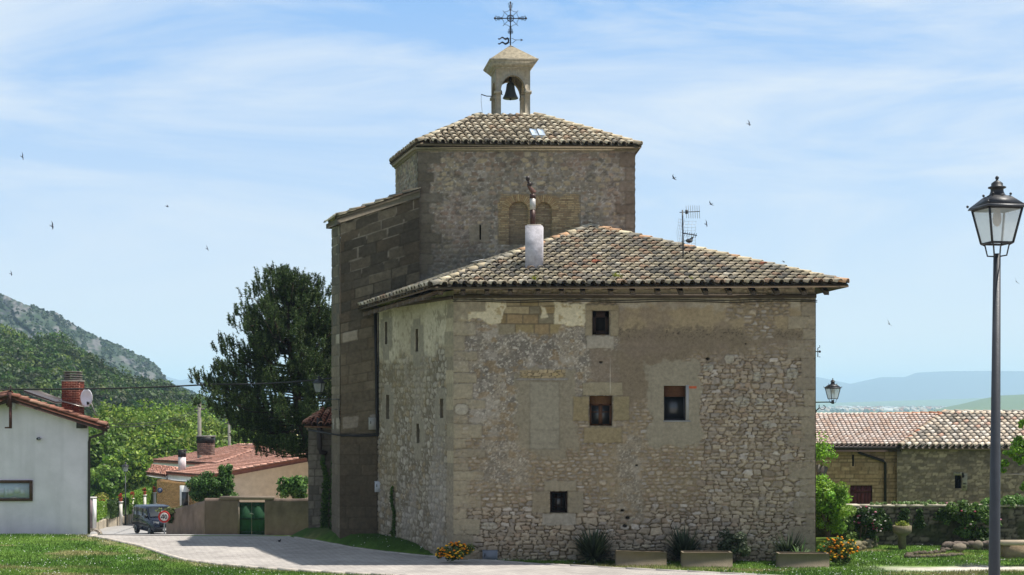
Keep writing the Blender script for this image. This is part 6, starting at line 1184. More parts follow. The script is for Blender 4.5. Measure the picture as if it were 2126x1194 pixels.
# utility poles and cables
mb = MB(); 
def pole(px, pyb, pyt, Y, label, r=.13):
    a, b_ = P(px, pyb, Y), P(px, pyt, Y); mb = MB(); mb.tube([(a[0], Y, min(a[2], gz_(a[0], Y))), b_], [r * 1.2, r], 8, C(126, 122, 114)); mb.box((b_[0] - .35, Y - .05, b_[2] - .5), (b_[0] + .35, Y + .05, b_[2] - .4), C(96, 94, 90)); tag(build(mb, 'utility_pole', M_conc, loc=a), label, 'pole')
pole(414, 910, 836, 100., 'grey concrete utility pole rising behind the wide brown chimney'); pole(476, 930, 868, 118., 'fainter utility pole beyond the red roof under the pine', .12)
def cable(pts, label, r=.02, c=C(26, 26, 28)):
    pts = [np.array(p_) for p_ in pts]; o = []
    for i in range(len(pts) - 1):
        for k in range(10): t_ = k / 10; o.append(pts[i] * (1 - t_) + pts[i + 1] * t_ - np.array((0, 0, .25 * 4 * t_ * (1 - t_) * (np.linalg.norm(pts[i + 1] - pts[i]) / 30))))
    o.append(pts[-1]); mb = MB(); mb.tube(o, r, 5, c); tag(build(mb, 'overhead_cable', M_rubber, loc=pts[0]), label, 'cable')
cable([P(-60, 811, 58.), P(33, 808, 59.), P(450, 797.5, 60.5), P(700, 784, 52.6)], 'thick black overhead cable crossing from the white gable to the church', .032); cable([P(222, 880, 60.), P(414, 848, 100.)], 'thin wire from the white house eave to the concrete pole', .015, C(120, 124, 124)); cable([P(222, 886, 60.), P(414, 853, 100.)], 'lower thin wire from the white house eave to the concrete pole', .015, C(120, 124, 124))
# ================================================================ pine
py_ = 62.0; pb = on(668, py_); pr_ = thing('pine_tree', 'dark broad pine with upturned needle tufts behind the church', 'tree', tuple(pb)); rg = np.random.default_rng(44)
KP = F / py_; axis = [P(668, 1100, py_), P(650, 960, py_), P(622, 860, py_), P(606, 760, py_), P(598, 660, py_), P(592, 575, py_)]; axis[0][2] = pb[2] - .1; axis = np.array(axis)
mb = MB(); mb.tube(axis, [.26, .22, .18, .13, .08, .03], 9, C(74, 62, 54)); NEE = [C(58, 74, 40), C(70, 88, 46), C(48, 62, 36), C(86, 104, 56)]; nd = MB(); tufts = []
def axis_at(z): return np.array([np.interp(z, axis[:, 2], axis[:, i]) for i in range(3)])
def ext(py): return np.interp(py, [575, 600, 640, 690, 740, 790, 830, 880, 915, 945], [8, 42, 84, 122, 146, 156, 218, 188, 138, 50]) / KP
for k in range(205):
    py = rg.uniform(590, 930); z = ZZ(py, py_); a = axis_at(z - .4); an = rg.uniform(0, 2 * math.pi); L = ext(py) * rg.uniform(.62, 1.08) * (1.0 if math.cos(an) < 0 else .92); d = np.array([math.cos(an), math.sin(an) * .9, 0])
    rise = np.interp(py, [590, 700, 800, 930], [.9, .5, .2, -.10]); e = a + d * L + np.array((0, 0, L * rise * .6 + .4)); m = a + d * L * .55 + np.array((0, 0, L * rise * .15)); mb.tube([a, m, e], [.035, .025, .012], 5, C(62, 52, 44)); nb_ = max(3, int(L / .21))
    for t_ in np.linspace(.45, 1.0, max(2, int(L / .55))):
        c_ = (a * (1 - t_) + m * t_) * (1 - t_) + (m * (1 - t_) + e * t_) * t_; c_ = c_ + rg.normal(0, .10, 3) * (1, 1, .4) * (1.6 - t_) * 1.5
        for q_ in range(rg.integers(6, 11)):
            b_ = c_ + rg.normal(0, .15, 3) * (1, 1, .6); tip = b_ + d * rg.uniform(.02, .16) + rg.normal(0, .07, 3) + np.array((0, 0, rg.uniform(.26, .5))); tufts.append((b_, tip))
        mb.tube([c_ - d * .2, c_, c_ + (0, 0, .15)], [.018, .014, .008], 4, C(62, 52, 44))
for lx_, lt_ in ((638, 588), (562, 612), (524, 655), (660, 650)):                # side leaders
    a = P(606 + (lx_ - 606) * .5, lt_ + 120, py_); e = P(lx_, lt_, py_); mb.tube([a, (a + e) / 2 + (0, 0, -.2), e], [.05, .035, .015], 5, C(62, 52, 44))
    for j in range(34): t_ = rg.uniform(.15, 1); b_ = a * (1 - t_) + e * t_; o_ = rg.normal(0, .32, 3) * (1.25 - t_) * (1, 1, .3); tufts.append((b_ + o_ * .4, b_ + o_ + (0, 0, rg.uniform(.25, .5))))
for k in range(160):                                                   # leader tops
    py = rg.uniform(572, 700); z = ZZ(py, py_); a = axis_at(z); off = np.clip(rg.normal(0, 1, 2), -1.6, 1.6) * ext(py) * .33; b_ = a + (off[0], off[1], 0); tufts.append((b_, b_ + (off[0] * .2, off[1] * .2, rg.uniform(.3, .55))))
tb = np.array([t_[0] for t_ in tufts]); te = np.array([t_[1] for t_ in tufts]); nt_ = len(tb); per = 50; tt = rg.uniform(0.0, 1, (nt_, per, 1)); b0 = tb[:, None] * (1 - tt) + te[:, None] * tt; ax_ = te - tb; ax_ /= np.linalg.norm(ax_, axis=1)[:, None]; rd = rg.normal(0, 1, (nt_, per, 3)); rd /= np.linalg.norm(rd, axis=2)[..., None]; dr_ = ax_[:, None] * .55 + rd * .8; dr_ /= np.linalg.norm(dr_, axis=2)[..., None]
tip = b0 + dr_ * rg.uniform(.08, .15, (nt_, per, 1)); sdv_ = np.cross(dr_, rg.normal(0, 1, (nt_, per, 3))); sdv_ /= np.linalg.norm(sdv_, axis=2)[..., None]; w_ = .018
v = np.stack([b0 - sdv_ * w_, b0 + sdv_ * w_, tip], 2).reshape(-1, 3); n_ = nt_ * per; tint = rg.uniform(.65, 1.5, (nt_, 1, 1)); cl = np.array(NEE)[rg.integers(4, size=(nt_, per))] * tint * rg.uniform(.8, 1.25, (nt_, per, 1)); nd.add(v, None, np.arange(3 * n_).reshape(-1, 3), np.repeat(cl.reshape(-1, 3), 3, 0))
build(mb, 'trunk', M_bark, pr_); build(nd, 'crown', M_needle, pr_)
# ================================================================ near broadleaf trees, left valley
TS_ = [(205, 902, 145, 2.6, 'bright'), (232, 832, 150, 4.2, 'bright'), (268, 842, 158, 3.6, 'bright'), (306, 822, 166, 5.0, 'bright'), (345, 838, 160, 4.0, 'bright'), (385, 815, 172, 5.2, 'bright'), (425, 850, 165, 3.8, 'bright'), (455, 860, 155, 3.6, 'bright'), (498, 868, 170, 4.4, 'bright'), (545, 880, 165, 4.0, 'bright'), (590, 895, 175, 3.6, 'bright'), (215, 960, 128, 2.2, 'near'), (262, 930, 134, 2.8, 'near'), (300, 905, 138, 3.2, 'near'), (205, 868, 140, 3.2, 'bright'), (340, 880, 140, 3.6, 'near'), (395, 880, 142, 3.4, 'near'), (140, 858, 150, 4.0, 'bright'), (85, 850, 165, 4.6, 'bright')]
TL_ = ['tree directly right of the satellite dish above the white eave', 'tall bright green tree right of the satellite dish, its top level with the cable', 'rounded light green tree second right of the dish', 'tallest bright green tree midway between dish and concrete pole', 'light green tree left of the concrete pole with a rounded crown', 'tall yellow green tree just left of the concrete utility pole', 'green tree directly right of the concrete utility pole', 'green tree between the concrete pole and the pine', 'green tree behind the left lower branches of the pine', 'dull green tree under the lowest pine branches', 'dull green tree glimpsed between pine and annex', 'low dark green tree right against the white house downpipe', 'leafy tree hanging over the small lamp post', 'leafy tree over the long grey wall right of the small lamp', 'light green tree at the white house eave end', 'leafy tree behind the white chimney of the low house', 'leafy tree behind the wide brown chimney', 'bright tree crown behind the foot of the red brick chimney', 'tree crown behind the right roof slope of the white house']
for k, (px, pyt, Y_, r, ty) in enumerate(TS_):
    b_ = on(px, Y_); b_[2] = max(b_[2], ZZ(1015, Y_)) if Y_ > 150 else b_[2]; h = ZZ(pyt, Y_) - b_[2]
    pal_ = [GR, [C(112, 138, 44), C(96, 122, 40), C(134, 152, 66), C(84, 112, 38)], [C(96, 126, 46), C(112, 140, 52), C(80, 106, 40)]][k % 3]
    tree('leafy_tree', TL_[k], b_, h, r, 60 + k, pal_, .21, 90, 85, group='trees beyond the lane', cz=.56, cr=.34, trunk_r=.22)
# ================================================================ hills
def hill(name, m, px, pyt, pyb, Yr, Yf, colf, relf, nu=260, nv=70, cols_seed=1, back=300, stuff=False):
    """heightfield hill: ridge silhouette px/pyt at distance Yr(px), foot pyb at distance Yf"""
    u = np.linspace(min(px), max(px), nu); rt = np.interp(u, px, pyt); Yr_ = np.interp(u, px, Yr) if np.ndim(Yr) else np.full(nu, float(Yr)); Yf_ = np.interp(u, px, Yf) if np.ndim(Yf) else np.full(nu, float(Yf)); rb = np.interp(u, px, pyb) if np.ndim(pyb) else np.full(nu, float(pyb))
    v = np.linspace(0, 1, nv)[:, None]; Y = Yf_ * (1 - v) + Yr_ * v; zr = EH + (HY - rt) / F * Yr_; zf = EH + (HY - rb) / F * Yf_; Z = zf * (1 - v) + zr * v; X = (u - CX) / F * Y; X, Y, Z = relf(X, Y, Z, v + 0 * X)
    Xb = X[-1] * (1 + back / Y[-1]); extra = np.stack([Xb, Y[-1] + back, Z[-1] - back * .6], -1)[None]; Pp = np.stack([X, Y, Z], -1); col = colf(X, Y, Z, v + 0 * X); Pp = np.concatenate([Pp, extra]); col = np.concatenate([col, col[-1:]]); mb = MB(); mb.grid(Pp, col)
    return tag(build(mb, name, m, smooth=True), None, None, kind='structure'), (X, Y, Z)
def rel_m(X, Y, Z, v):
    U = X / Y * 1400; n = fbm(U / 30, Z / 50, 5, 5) - .5; n2 = fbm(U / 7 + Z / 30, Z / 26, 4, 6) - .5; a = ss(0, .15, v)
    return X, Y - (n * 130 + n2 * 80) * a * ss(1.0, .93, v), Z + (fbm(U / 9, Y * 0, 4, 3) - .5) * 6 * v + n2 * 5 * a * ss(1.0, .9, v)
def col_m(X, Y, Z, v):
    U = X / Y * 1400; n = fbm(U / 10, Z / 14, 5, 15); f = fbm(U / 2.4, Z / 9, 4, 16); one = lambda r, g, b: np.broadcast_to(C(r, g, b), X.shape + (3,))
    rock = mixc(one(98, 97, 96), one(40, 43, 48), ss(.40, .58, f)); c = mixc(rock, one(36, 52, 34), ss(.44, .54, n + (f - .5) * .8 + .12 * (1 - v))); return mixc(c, one(44, 62, 38), ss(.5, .62, fbm(U / 10, Z / 9, 4, 18)) * .8)
mo_, mg = hill('mountain', M_hill, [-700, -150, 0, 60, 120, 180, 240, 300, 310, 340, 380, 420, 480, 560, 700], [470, 570, 608, 632, 652, 688, 714, 744, 758, 788, 808, 832, 862, 885, 905], 900, [1250, 1350, 1400, 1420, 1450, 1500, 1550, 1600, 1610, 1640, 1700, 1750, 1800, 1900, 2000], [900] * 15, col_m, rel_m, 520, 150)
# trees of the mountain crest and rocky slope as one far wood
def wood(name, label, cen, r, per, cols, leaf, seed):
    rg = np.random.default_rng(seed); n = len(cen); dd = rg.normal(0, 1, (n, per, 3)); dd /= np.linalg.norm(dd, axis=2)[..., None]; dd[..., 2] = np.abs(dd[..., 2]) * .9 - .15; pts = cen[:, None] + dd * np.reshape(r, (-1, 1, 1)) * rg.uniform(.7, 1.08, (n, per, 1)) * np.array([1, 1, .95]); tint = rg.uniform(.55, 1.4, (n, 1, 1)) * (.65 + .7 * ss(.35, .65, fbm(cen[:, 0] / 22, cen[:, 2] / 16, 3, 5)))[:, None, None] * (1 + rg.uniform(-.12, .12, (n, 1, 3))); cl = np.array(cols)[rg.integers(len(cols), size=n)][:, None] * tint * rg.uniform(.75, 1.25, (n, per, 1)); mb = MB(); leaves(mb, pts.reshape(-1, 3), leaf, cl.reshape(-1, 3), seed, dd.reshape(-1, 3), flat=.3)
    return tag(build(mb, name, M_leaf, loc=cen[0]), label, None, kind='stuff')
X_, Y_, Z_ = mg; rg = np.random.default_rng(9); i = rg.integers(4, X_.shape[0] - 1, 14000); j = rg.integers(60, X_.shape[1] - 1, 14000); keep = (fbm(X_[i, j] / Y_[i, j] * 140, Z_[i, j] / 14, 5, 15) > .47) | (rg.uniform(0, 1, 14000) < .16)
cen = np.c_[X_[i, j], Y_[i, j] - 1, Z_[i, j]][keep]; wood('mountain_scrub', 'scattered scrub on the mountain', cen, rg.uniform(.9, 2.3, len(cen)), 14, [C(48, 66, 36), C(58, 76, 42), C(40, 56, 34)], 1.3, 3)
def rel_f(X, Y, Z, v): return X, Y - (fbm(X / 30, Z / 20, 4, 25) - .5) * 26 * ss(0, .2, v), Z + (fbm(X / 16, Y / 16, 3, 26) - .5) * 5
fo_, fg = hill('wooded_hill', M_hill, [-500, -100, 0, 60, 120, 170, 220, 260, 300, 350, 400, 440, 520, 640, 760], [640, 668, 694, 708, 722, 745, 772, 790, 806, 816, 838, 856, 880, 898, 915], 1010, [430, 440, 450, 450, 455, 460, 470, 480, 490, 500, 510, 520, 540, 560, 580], [210] * 15, lambda X, Y, Z, v: np.broadcast_to(C(56, 76, 32), X.shape + (3,)) * (.7 + .6 * fbm(X / 9, Z / 9, 4, 4))[..., None], rel_f, 200, 60)
X_, Y_, Z_ = fg; n_ = 4300; i = rg.uniform(0, 1, n_) ** .8 * (X_.shape[0] - 1); i = np.minimum(i.astype(int), X_.shape[0] - 1); j = rg.integers(20, X_.shape[1] - 8, n_); cen = np.c_[X_[i, j] + rg.normal(0, 1.5, n_), Y_[i, j] - .8, Z_[i, j] + rg.uniform(.2, 1.6, n_)]
wood('hillside_wood', 'dense green wood covering the hill behind the village', cen, rg.uniform(2.0, 4.0, n_) * (Y_[i, j] / 420), 56, [C(62, 90, 34), C(76, 104, 38), C(50, 74, 30), C(92, 112, 44), C(60, 74, 36)], .55, 5)
def rel_d(X, Y, Z, v): return X, Y, Z + (fbm(X / 900, Y / 900, 4, 35) - .5) * 60 * v * (1 - v)
def flat(c): return lambda X, Y, Z, v: np.broadcast_to(c, X.shape + (3,)) * (.75 + .5 * fbm(X / 500, Y / 500, 4, 4))[..., None]
hill('far_mountains', M_far, [250, 340, 375, 400, 440, 470, 600, 900, 1300, 1600, 1700, 1765, 1830, 1880, 1900, 1960, 2060, 2140, 2300, 2700], [802, 780, 790, 784, 792, 800, 800, 790, 795, 785, 783, 797, 783, 783, 774, 771, 770, 771, 778, 790], 849, 11500, 9800, flat(C(54, 58, 84)), rel_d, 400, 20, back=2500)
hill('far_ridge', M_far, [1500, 1690, 1740, 1800, 1900, 2000, 2060, 2126, 2300, 2600], [834, 831, 836, 834, 831, 828, 826, 828, 822, 832], 850, 8200, 7000, flat(C(84, 100, 62)), rel_d, 200, 16, back=700)
hill('near_ridge', M_far, [1890, 1960, 2000, 2040, 2080, 2126, 2200, 2400, 2700], [862, 846, 838, 828, 821, 819, 816, 822, 840], 866, 3900, 3100, flat(C(84, 100, 54)), rel_d, 160, 16, back=500)
# distant town blocks (one far mass)
mb = MB(); rg = np.random.default_rng(6)
for k in range(120):
    px = rg.uniform(1690, 1960) if k > 8 else rg.uniform(1740, 1870); Y_ = rg.uniform(4200, 6900); a = P(px, 846, Y_); a[2] = float(zt(a[0], Y_)); big = k < 12; w = rg.uniform(40, 120) if big else rg.uniform(9, 20); h = rg.uniform(7, 10) if big else rg.uniform(6, 11); c = C(206, 206, 204) if big else [C(180, 166, 148), C(166, 118, 96), C(190, 182, 172)][k % 3]; x = a[0]; mb.box((x, Y_, a[2] - 5), (x + w, Y_ + w * .5, a[2] + h), c); mb.slab([(x - 1, Y_ - 1, a[2] + h), (x + w + 1, Y_ - 1, a[2] + h), (x + w + 1, Y_ + w * .25, a[2] + h * 1.35), (x - 1, Y_ + w * .25, a[2] + h * 1.35)], (0, w * .25, 0), c * .8)
tag(build(mb, 'distant_town', M_far, loc=(2400, 9500, -60)), 'faint distant town of white sheds and small houses on the plain', None, kind='stuff')
pts = np.c_[rg.uniform(700, 2900, 420), rg.uniform(3000, 6900, 420)]; cen = np.c_[pts, zt(pts[:, 0], pts[:, 1]) + 3]; wood('distant_groves', 'far tree belts on the plain', cen, rg.uniform(4, 11, 420), 16, [C(50, 72, 44), C(66, 90, 52)], 4.0, 12)
# distant house seen under the pine
dh = thing('hillside_house', 'pale house with small red roof glimpsed beneath the pine branches', 'house', (XX(560, 190.), 190, -4)); mb = MB(); a, b_ = P(500, 925, 190.), P(600, 893, 190.); mb.box((a[0], 190, a[2] - 3), (b_[0], 198, b_[2]), C(206, 190, 150)); build(mb, 'wall', M_plaster, dh)
mb = MB(); m = [P(545, 895, 189.5), P(602, 897, 189.5), P(602, 888, 194), P(560, 880, 194)]; mb.slab(m, (0, 0, -.3), C(186, 106, 80)); build(mb, 'roof', M_tile, dh)
for px in (555, 570, 590):
    m2 = MB(); a, b_ = P(px, 921, 189.98), P(px + 6, 914, 189.98); m2.box((a[0], 189.93, a[2]), (b_[0], 190.0, b_[2]), C(60, 62, 64)); build(m2, 'window', M_glass, dh)
mb = MB(); a, b_ = P(569, 895, 191.), P(578, 880, 191.); mb.box((a[0], 191, a[2]), (b_[0], 191.6, b_[2]), C(190, 130, 100)); build(mb, 'chimney', M_stone, dh)
# ================================================================ right side: barns, garden wall, garden
yb = 66.0; br_ = thing('barn', 'long stone barn with a smooth pale pink tiled roof right of the rubble house', 'barn', (XX(1780, yb), yb, 0))
def barnwall(S, Z_, dark=0.):
    i1, e1 = ashlar(S, Z_, 141, (.13, .22), (.2, .48)); i2, e2 = rubble(S, Z_, .28, .14, 143, 4.5); one = lambda r, g, b: np.broadcast_to(C(r, g, b), S.shape + (3,)); n = fbm(S * .5, Z_ * .7, 4, 7)
    A = mixc(one(124, 106, 84), pal(i1, [C(168, 142, 112), C(156, 130, 102), C(178, 152, 122)]), ss(.004, .03, e1)); B = mixc(one(112, 102, 86), pal(i2, [C(140, 128, 112), C(126, 116, 104), C(158, 146, 128), C(112, 103, 93)]), ss(.06, .2, e2)); c = mixc(A, B, np.full(S.shape, dark)) * (.8 + .4 * fbm(S * 4, Z_ * 4, 3, 8))[..., None]
    c = mixc(c, one(92, 86, 80), ss(.48, .68, n) * (.25 + .5 * dark)); return .02 * ss(0, .1, e2) * dark + .01 * ss(0, .03, e1), c * np.array([1.06, .97, .92])
bx0, bx1 = XX(1560, yb), XX(1866, yb); zev = ZZ(928, yb)
mb = MB(); bdoor = (XX(1765, yb) - bx0, .3, XX(1811, yb) - bx0, ZZ(1008, yb) + .6); bs = (XX(1769, yb) - bx0, ZZ(968, yb) + .6, XX(1773, yb) - bx0, ZZ(944, yb) + .6); wall_patch(mb, (bx0, yb, -.6), (1, 0, 0), bx1 - bx0, zev + .6, (0, -1, 0), lambda S, Z_: barnwall(S, Z_, 0.), .05, [bdoor, bs]); mb.obox((bx0, yb + .5, -.6), (bx1 - bx0, 0, 0), (0, 6, 0), (0, 0, zev + .5), C(140, 126, 100)); build(mb, 'wall', M_stone, br_)
mb = MB(); x0, x1 = bx0 + bdoor[0], bx0 + bdoor[2]; z1 = bdoor[3] - .6
for k in range(6): w = (x1 - x0) / 6; mb.box((x0 + k * w + .01, yb + .1, -.3), (x0 + (k + 1) * w - .01, yb + .15, z1), C(92, 44, 42) * (.9 + .2 * (k % 2)))
mb.box((x0, yb + .06, z1 - .32), (x1, yb + .1, z1 - .2), C(84, 40, 40)); o_ = build(mb, 'door', M_wood, br_); o_['label'] = 'dark red plank door'
mb = MB(); mb.box((bx0 + bs[0] - .02, yb + .1, bs[1] - .62), (bx0 + bs[2] + .02, yb + .2, bs[3] - .58), C(20, 18, 16)); build(mb, 'slit_window', M_wood, br_)
BE0, BE1 = P(1560, 925, yb - .45), P(1872, 926, yb - .45); d_ = 4.0; yr = BE0[1] + d_; BR1 = P(1964, 861, yr); BR0 = P(1560, 868, yr)
PK = [C(216, 196, 182), C(222, 204, 192), C(212, 188, 172), C(222, 208, 196), C(206, 180, 162)]
n0 = np.cross(BE1 - BE0, BR1 - BE0); poly = [BE0, BE1, BR1, BR0]
mb = MB(); plane_roof(mb, poly, BE0, BE1, (.85, 1), sp=.215, rl=.36, r=.078, cols=PK, seed=7, lift=.03, jit=.4, lam=.2); ridge(mb, BR0, BR1, [C(186, 128, 98), C(200, 150, 120)], .12, .4, 3); brf = build(mb, 'roof', M_tile, br_, smooth=True)
mb = MB(); mb.slab(poly, (0, 0, -.07), C(130, 96, 76)); back_ = [BR0, BR1, BR1 + np.array((0, 4, -1.5)), BR0 + np.array((0, 4, -1.5))]; mb.slab(back_, (0, 0, -.07), C(150, 110, 90)); mb.slab([BE0 + (0, .1, -.1), BE1 + (0, .1, -.1), BE1 + (0, .5, -.02), BE0 + (0, .5, -.02)], (0, 0, -.16), C(64, 50, 44)); build(mb, 'roof_boarding', M_wood, brf)
mb = MB(); g0 = BE0 + (0, -.06, -.08); g1 = BE1 + (0, -.06, -.08); mb.tube([g0, g1], .07, 8, C(44, 36, 34)); q = lambda x, y, dy=.12: P(x, y, yb - dy); mb.tube([P(1780, 930, yb - .45), q(1783, 940), q(1834, 957), q(1838, 962), q(1838, 1055)], .06, 8, C(40, 34, 34)); build(mb, 'gutter', M_paint, br_, smooth=True)
# older right barn
y2 = 65.7; b2 = thing('old_barn', 'older grey rubble barn with uneven mottled tile roof behind the lamp post', 'barn', (XX(2000, y2), y2, 0)); c0, c1 = XX(1862, y2), XX(2300, y2); zev2 = ZZ(930, y2); bw = (XX(1982, y2) - c0, ZZ(1014, y2) + .6, XX(1996, y2) - c0, ZZ(987, y2) + .6)
mb = MB(); wall_patch(mb, (c0, y2, -.6), (1, 0, 0), c1 - c0, zev2 + .6, (0, -1, 0), lambda S, Z_: barnwall(S, Z_, np.clip(S / 1.6, 0, 1).mean() * 0 + 1.), .05, [bw]); mb.obox((c0, y2 + .5, -.6), (c1 - c0, 0, 0), (0, 6.2, 0), (0, 0, zev2 + .5), C(120, 112, 98)); build(mb, 'wall', M_stone, b2)
mb = MB(); a = c0 + bw[0]; e = c0 + bw[2]; mb.box((e + .02, y2 - .03, bw[1] - .7), (e + .26, y2 + .05, bw[3] - .5), C(150, 142, 126)); mb.box((a - .05, y2 - .03, bw[3] - .6), (e + .1, y2 + .05, bw[3] - .45), C(140, 132, 116)); mb.box((a - .02, y2 + .25, bw[1] - .62), (e + .02, y2 + .3, bw[3] - .58), C(28, 26, 26)); build(mb, 'window', M_stone, b2)
OE0, OE1 = P(1868, 929, y2 - .3), P(2300, 930, y2 - .3); OR0, OR1 = P(1962, 858, y2 + 3.7), P(2380, 858, y2 + 3.7); poly = [OE0, OE1, OR1, OR0]
WT = [C(216, 202, 184), C(206, 190, 168), C(194, 180, 162), C(166, 158, 146), C(146, 138, 126), C(198, 164, 144), C(220, 210, 196)]
mb = MB(); plane_roof(mb, poly, OE0, OE1, (.85, 1), sp=.30, rl=.44, r=.11, cols=WT, wts=[3, 3, 2.5, 1.6, 1.2, .8, 2], seed=8, jit=1.0, lam=.3); ridge(mb, OE0 + (0, 0, .02), OR0 + (0, 0, .04), [C(190, 128, 100), C(206, 186, 164), C(180, 160, 138)], .13, .44, 5); ridge(mb, OR0, OR1, WT[:4], .12, .44, 6); orf = build(mb, 'roof', M_tile, b2, smooth=True)
mb = MB(); mb.slab(poly, (0, 0, -.08), C(96, 82, 68)); mb.slab([OR0, OR1, OR1 + np.array((0, 4, -1.5)), OR0 + np.array((0, 4, -1.5))], (0, 0, -.07), C(140, 120, 100)); mb.box((OE0[0] + .2, y2 - .2, zev2 - .1), (OE1[0], y2 - .02, zev2 - .02), C(120, 108, 90)); build(mb, 'roof_boarding', M_wood, orf)
# garden wall
yg = 50.6; gwr = thing('garden_wall', 'low mossy rubble garden wall with ivy along its top on the right', 'wall', (XX(1900, yg), yg, 0))
def gwall(S, Z_):
    ID, e = rubble(S, Z_, .3, .16, 243); one = lambda r, g, b: np.broadcast_to(C(r, g, b), S.shape + (3,)); c = mixc(one(56, 52, 44), pal(ID, [C(104, 98, 84), C(90, 84, 72), C(120, 112, 96), C(78, 74, 64)]), ss(.05, .22, e)) * (.75 + .5 * fbm(S * 5, Z_ * 5, 3, 4))[..., None]; c = mixc(c, one(58, 66, 38), ss(.5, .66, fbm(S * 1.1, Z_ * 1.4, 4, 12)) * .6); return .04 * ss(0, .25, e), c
gx0, gx1 = XX(1640, yg), XX(2400, yg); ztg = ZZ(1052, yg); zg0 = gz_(14, yg) - .2; mb = MB(); wall_patch(mb, (gx0, yg, zg0), (1, 0, 0), gx1 - gx0, ztg - zg0, (0, -1, 0), gwall, .05); mb.box((gx0, yg + .03, zg0), (gx1, yg + .45, ztg - .01), C(96, 90, 76)); build(mb, 'wall', M_stone, gwr)
mb = MB(); x = gx0; rg = np.random.default_rng(31)
while x < gx1: w = rg.uniform(.4, .9); mb.box((x, yg - .06, ztg - .005), (x + w - .015, yg + .5, ztg + rg.uniform(.05, .08)), C(176, 168, 150) * rg.uniform(.8, 1.1)); x += w
build(mb, 'coping', M_conc, gwr)
bush('ivy', 'thin ivy trailing along the middle of the mossy wall top', np.array([XX(1905, yg), yg + .15, ztg + .02]), (1.9, .25), .16, 51, [C(118, 146, 84), C(84, 116, 54), C(150, 170, 120)], .05, 1100, cat='ivy', stem=False, clump=34, cr=1.0)
bush('ivy', 'thick ivy mound on the wall top just right of the lamp post', np.array([XX(2110, yg), yg + .1, ztg - .05]), (1.6, .4), .42, 52, [C(96, 134, 60), C(74, 110, 44), C(132, 164, 96)], .06, 2200, cat='ivy', stem=False, clump=30, cr=.9)
ivy_strip('dark ivy hanging down the mossy wall behind the stone basin', 1862, 1892, 1056, 1092, yg - .05, 21, 700, GD, .06); ivy_strip('broad ivy curtain on the mossy wall left of the basin', 1800, 1850, 1056, 1100, yg - .05, 23, 1500, GD, .06); ivy_strip('dark ivy tangle on the mossy wall between basin and rose bush', 1935, 1985, 1056, 1080, yg - .05, 24, 1000, GD, .06); ivy_strip('second dark ivy patch on the mossy wall right of the basin', 1898, 1922, 1056, 1096, yg - .05, 22, 700, GD, .06)
# roses
RS = [C(58, 84, 36), C(74, 102, 46), C(48, 70, 32)]; PKF = [C(222, 150, 172), C(236, 208, 214), C(206, 96, 128), C(232, 224, 220)]
bush('rose_bush', 'dark rose bush full of pale pink blooms against the mossy wall', on(1785, 49.8), (1.15, .5), 1.6, 53, RS, .055, 6500, nf=95, fcols=PKF, fs=.05, clump=50, cr=.34)
bush('rose_bush', 'taller rose bush with few pink blooms left of the lamp post', on(2025, 49.9), (1.2, .5), 1.8, 54, [C(110, 140, 64), C(86, 116, 50), C(60, 88, 40)], .055, 7000, clump=50, cr=.34, nf=18, fcols=PKF[:3], fs=.05)
bush('rose_bush', 'low dark leafy rose base under the pink blooms by the lamp post', on(2040, 49.6), (.6, .4), .75, 56, GD, .06, 1500, nf=0)
# young tree at the wall corner with cut branch
t = tree('small_tree', 'small bright green tree tight beside the right wall corner', on(1722, 48.6), 2.7, .75, 71, [C(118, 158, 48), C(134, 172, 58), C(92, 132, 40)], .055, 80, 120, trunk_r=.06, cz=.58, cr=.34, rad=(.8, .7, 1.15))
bush('light_bush', 'loose light green bush between the small tree and the rose', on(1752, 49.6), (.7, .5), 1.75, 72, [C(130, 156, 74), C(104, 136, 56), C(150, 170, 100)], .055, 2300)
tr_ = thing('tree_stump', 'thick pruned grey branch poking out behind the house corner with sparse shoots', 'tree', tuple(on(1700, 51.5))); p_ = lambda x, y: P(x, y, 51.5); mb = MB(); b0 = on(1700, 51.5); mb.tube([b0, p_(1702, 1010), p_(1706, 985), p_(1712, 968)], [.2, .17, .16, .12], 9, C(84, 78, 72)); mb.tube([p_(1703, 990), p_(1697, 965)], [.1, .08], 8, C(110, 104, 98)); build(mb, 'trunk', M_bark, tr_)
pts, dd, ci, cc = crown_pts(P(1712, 935, 51.5), (.6, .5, .55), 20, 26, 5, .5); mb = MB(); leaves(mb, pts, .06, leafcols([C(130, 172, 54), C(108, 150, 46)], len(pts), 4), 4, dd); build(mb, 'crown', M_leaf, tr_)
# overhanging branch at the far right
t2 = thing('garden_tree', 'leafy tree whose branches enter at the right edge behind the lamp post', 'tree', tuple(on(2230, 44.))); b0 = on(2230, 44.); mb = MB(); mb.tube([b0, P(2215, 1000, 44.), P(2190, 930, 44.), P(2200, 860, 44.)], [.16, .13, .1, .06], 9, C(96, 88, 78)); mb.tube([P(2195, 940, 44.), P(2140, 936, 44.), P(2098, 943, 44.)], [.06, .035, .02], 6, C(150, 140, 128)); mb.tube([P(2200, 990, 44.), P(2120, 985, 44.), P(2078, 984, 44.)], [.05, .03, .014], 6, C(150, 140, 128)); build(mb, 'trunk', M_bark, t2)
mb = MB(); 
for k, (px, py, r) in enumerate(((2112, 930, .28), (2095, 942, .2), (2128, 915, .3), (2118, 955, .22), (2086, 962, .14), (2081, 975, .12), (2150, 940, .5), (2160, 900, .5), (2122, 880, .16), (2130, 1010, .2), (2190, 850, .8), (2200, 1000, .5))):
    pts, dd, ci, cc = crown_pts(P(px, py, 44.), (r, r, r * .8), 8, 44, 80 + k, .55); leaves(mb, pts, .05, leafcols([C(128, 168, 52), C(104, 146, 44), C(84, 122, 40)], len(pts), k), k, dd)
build(mb, 'crown', M_leaf, t2)
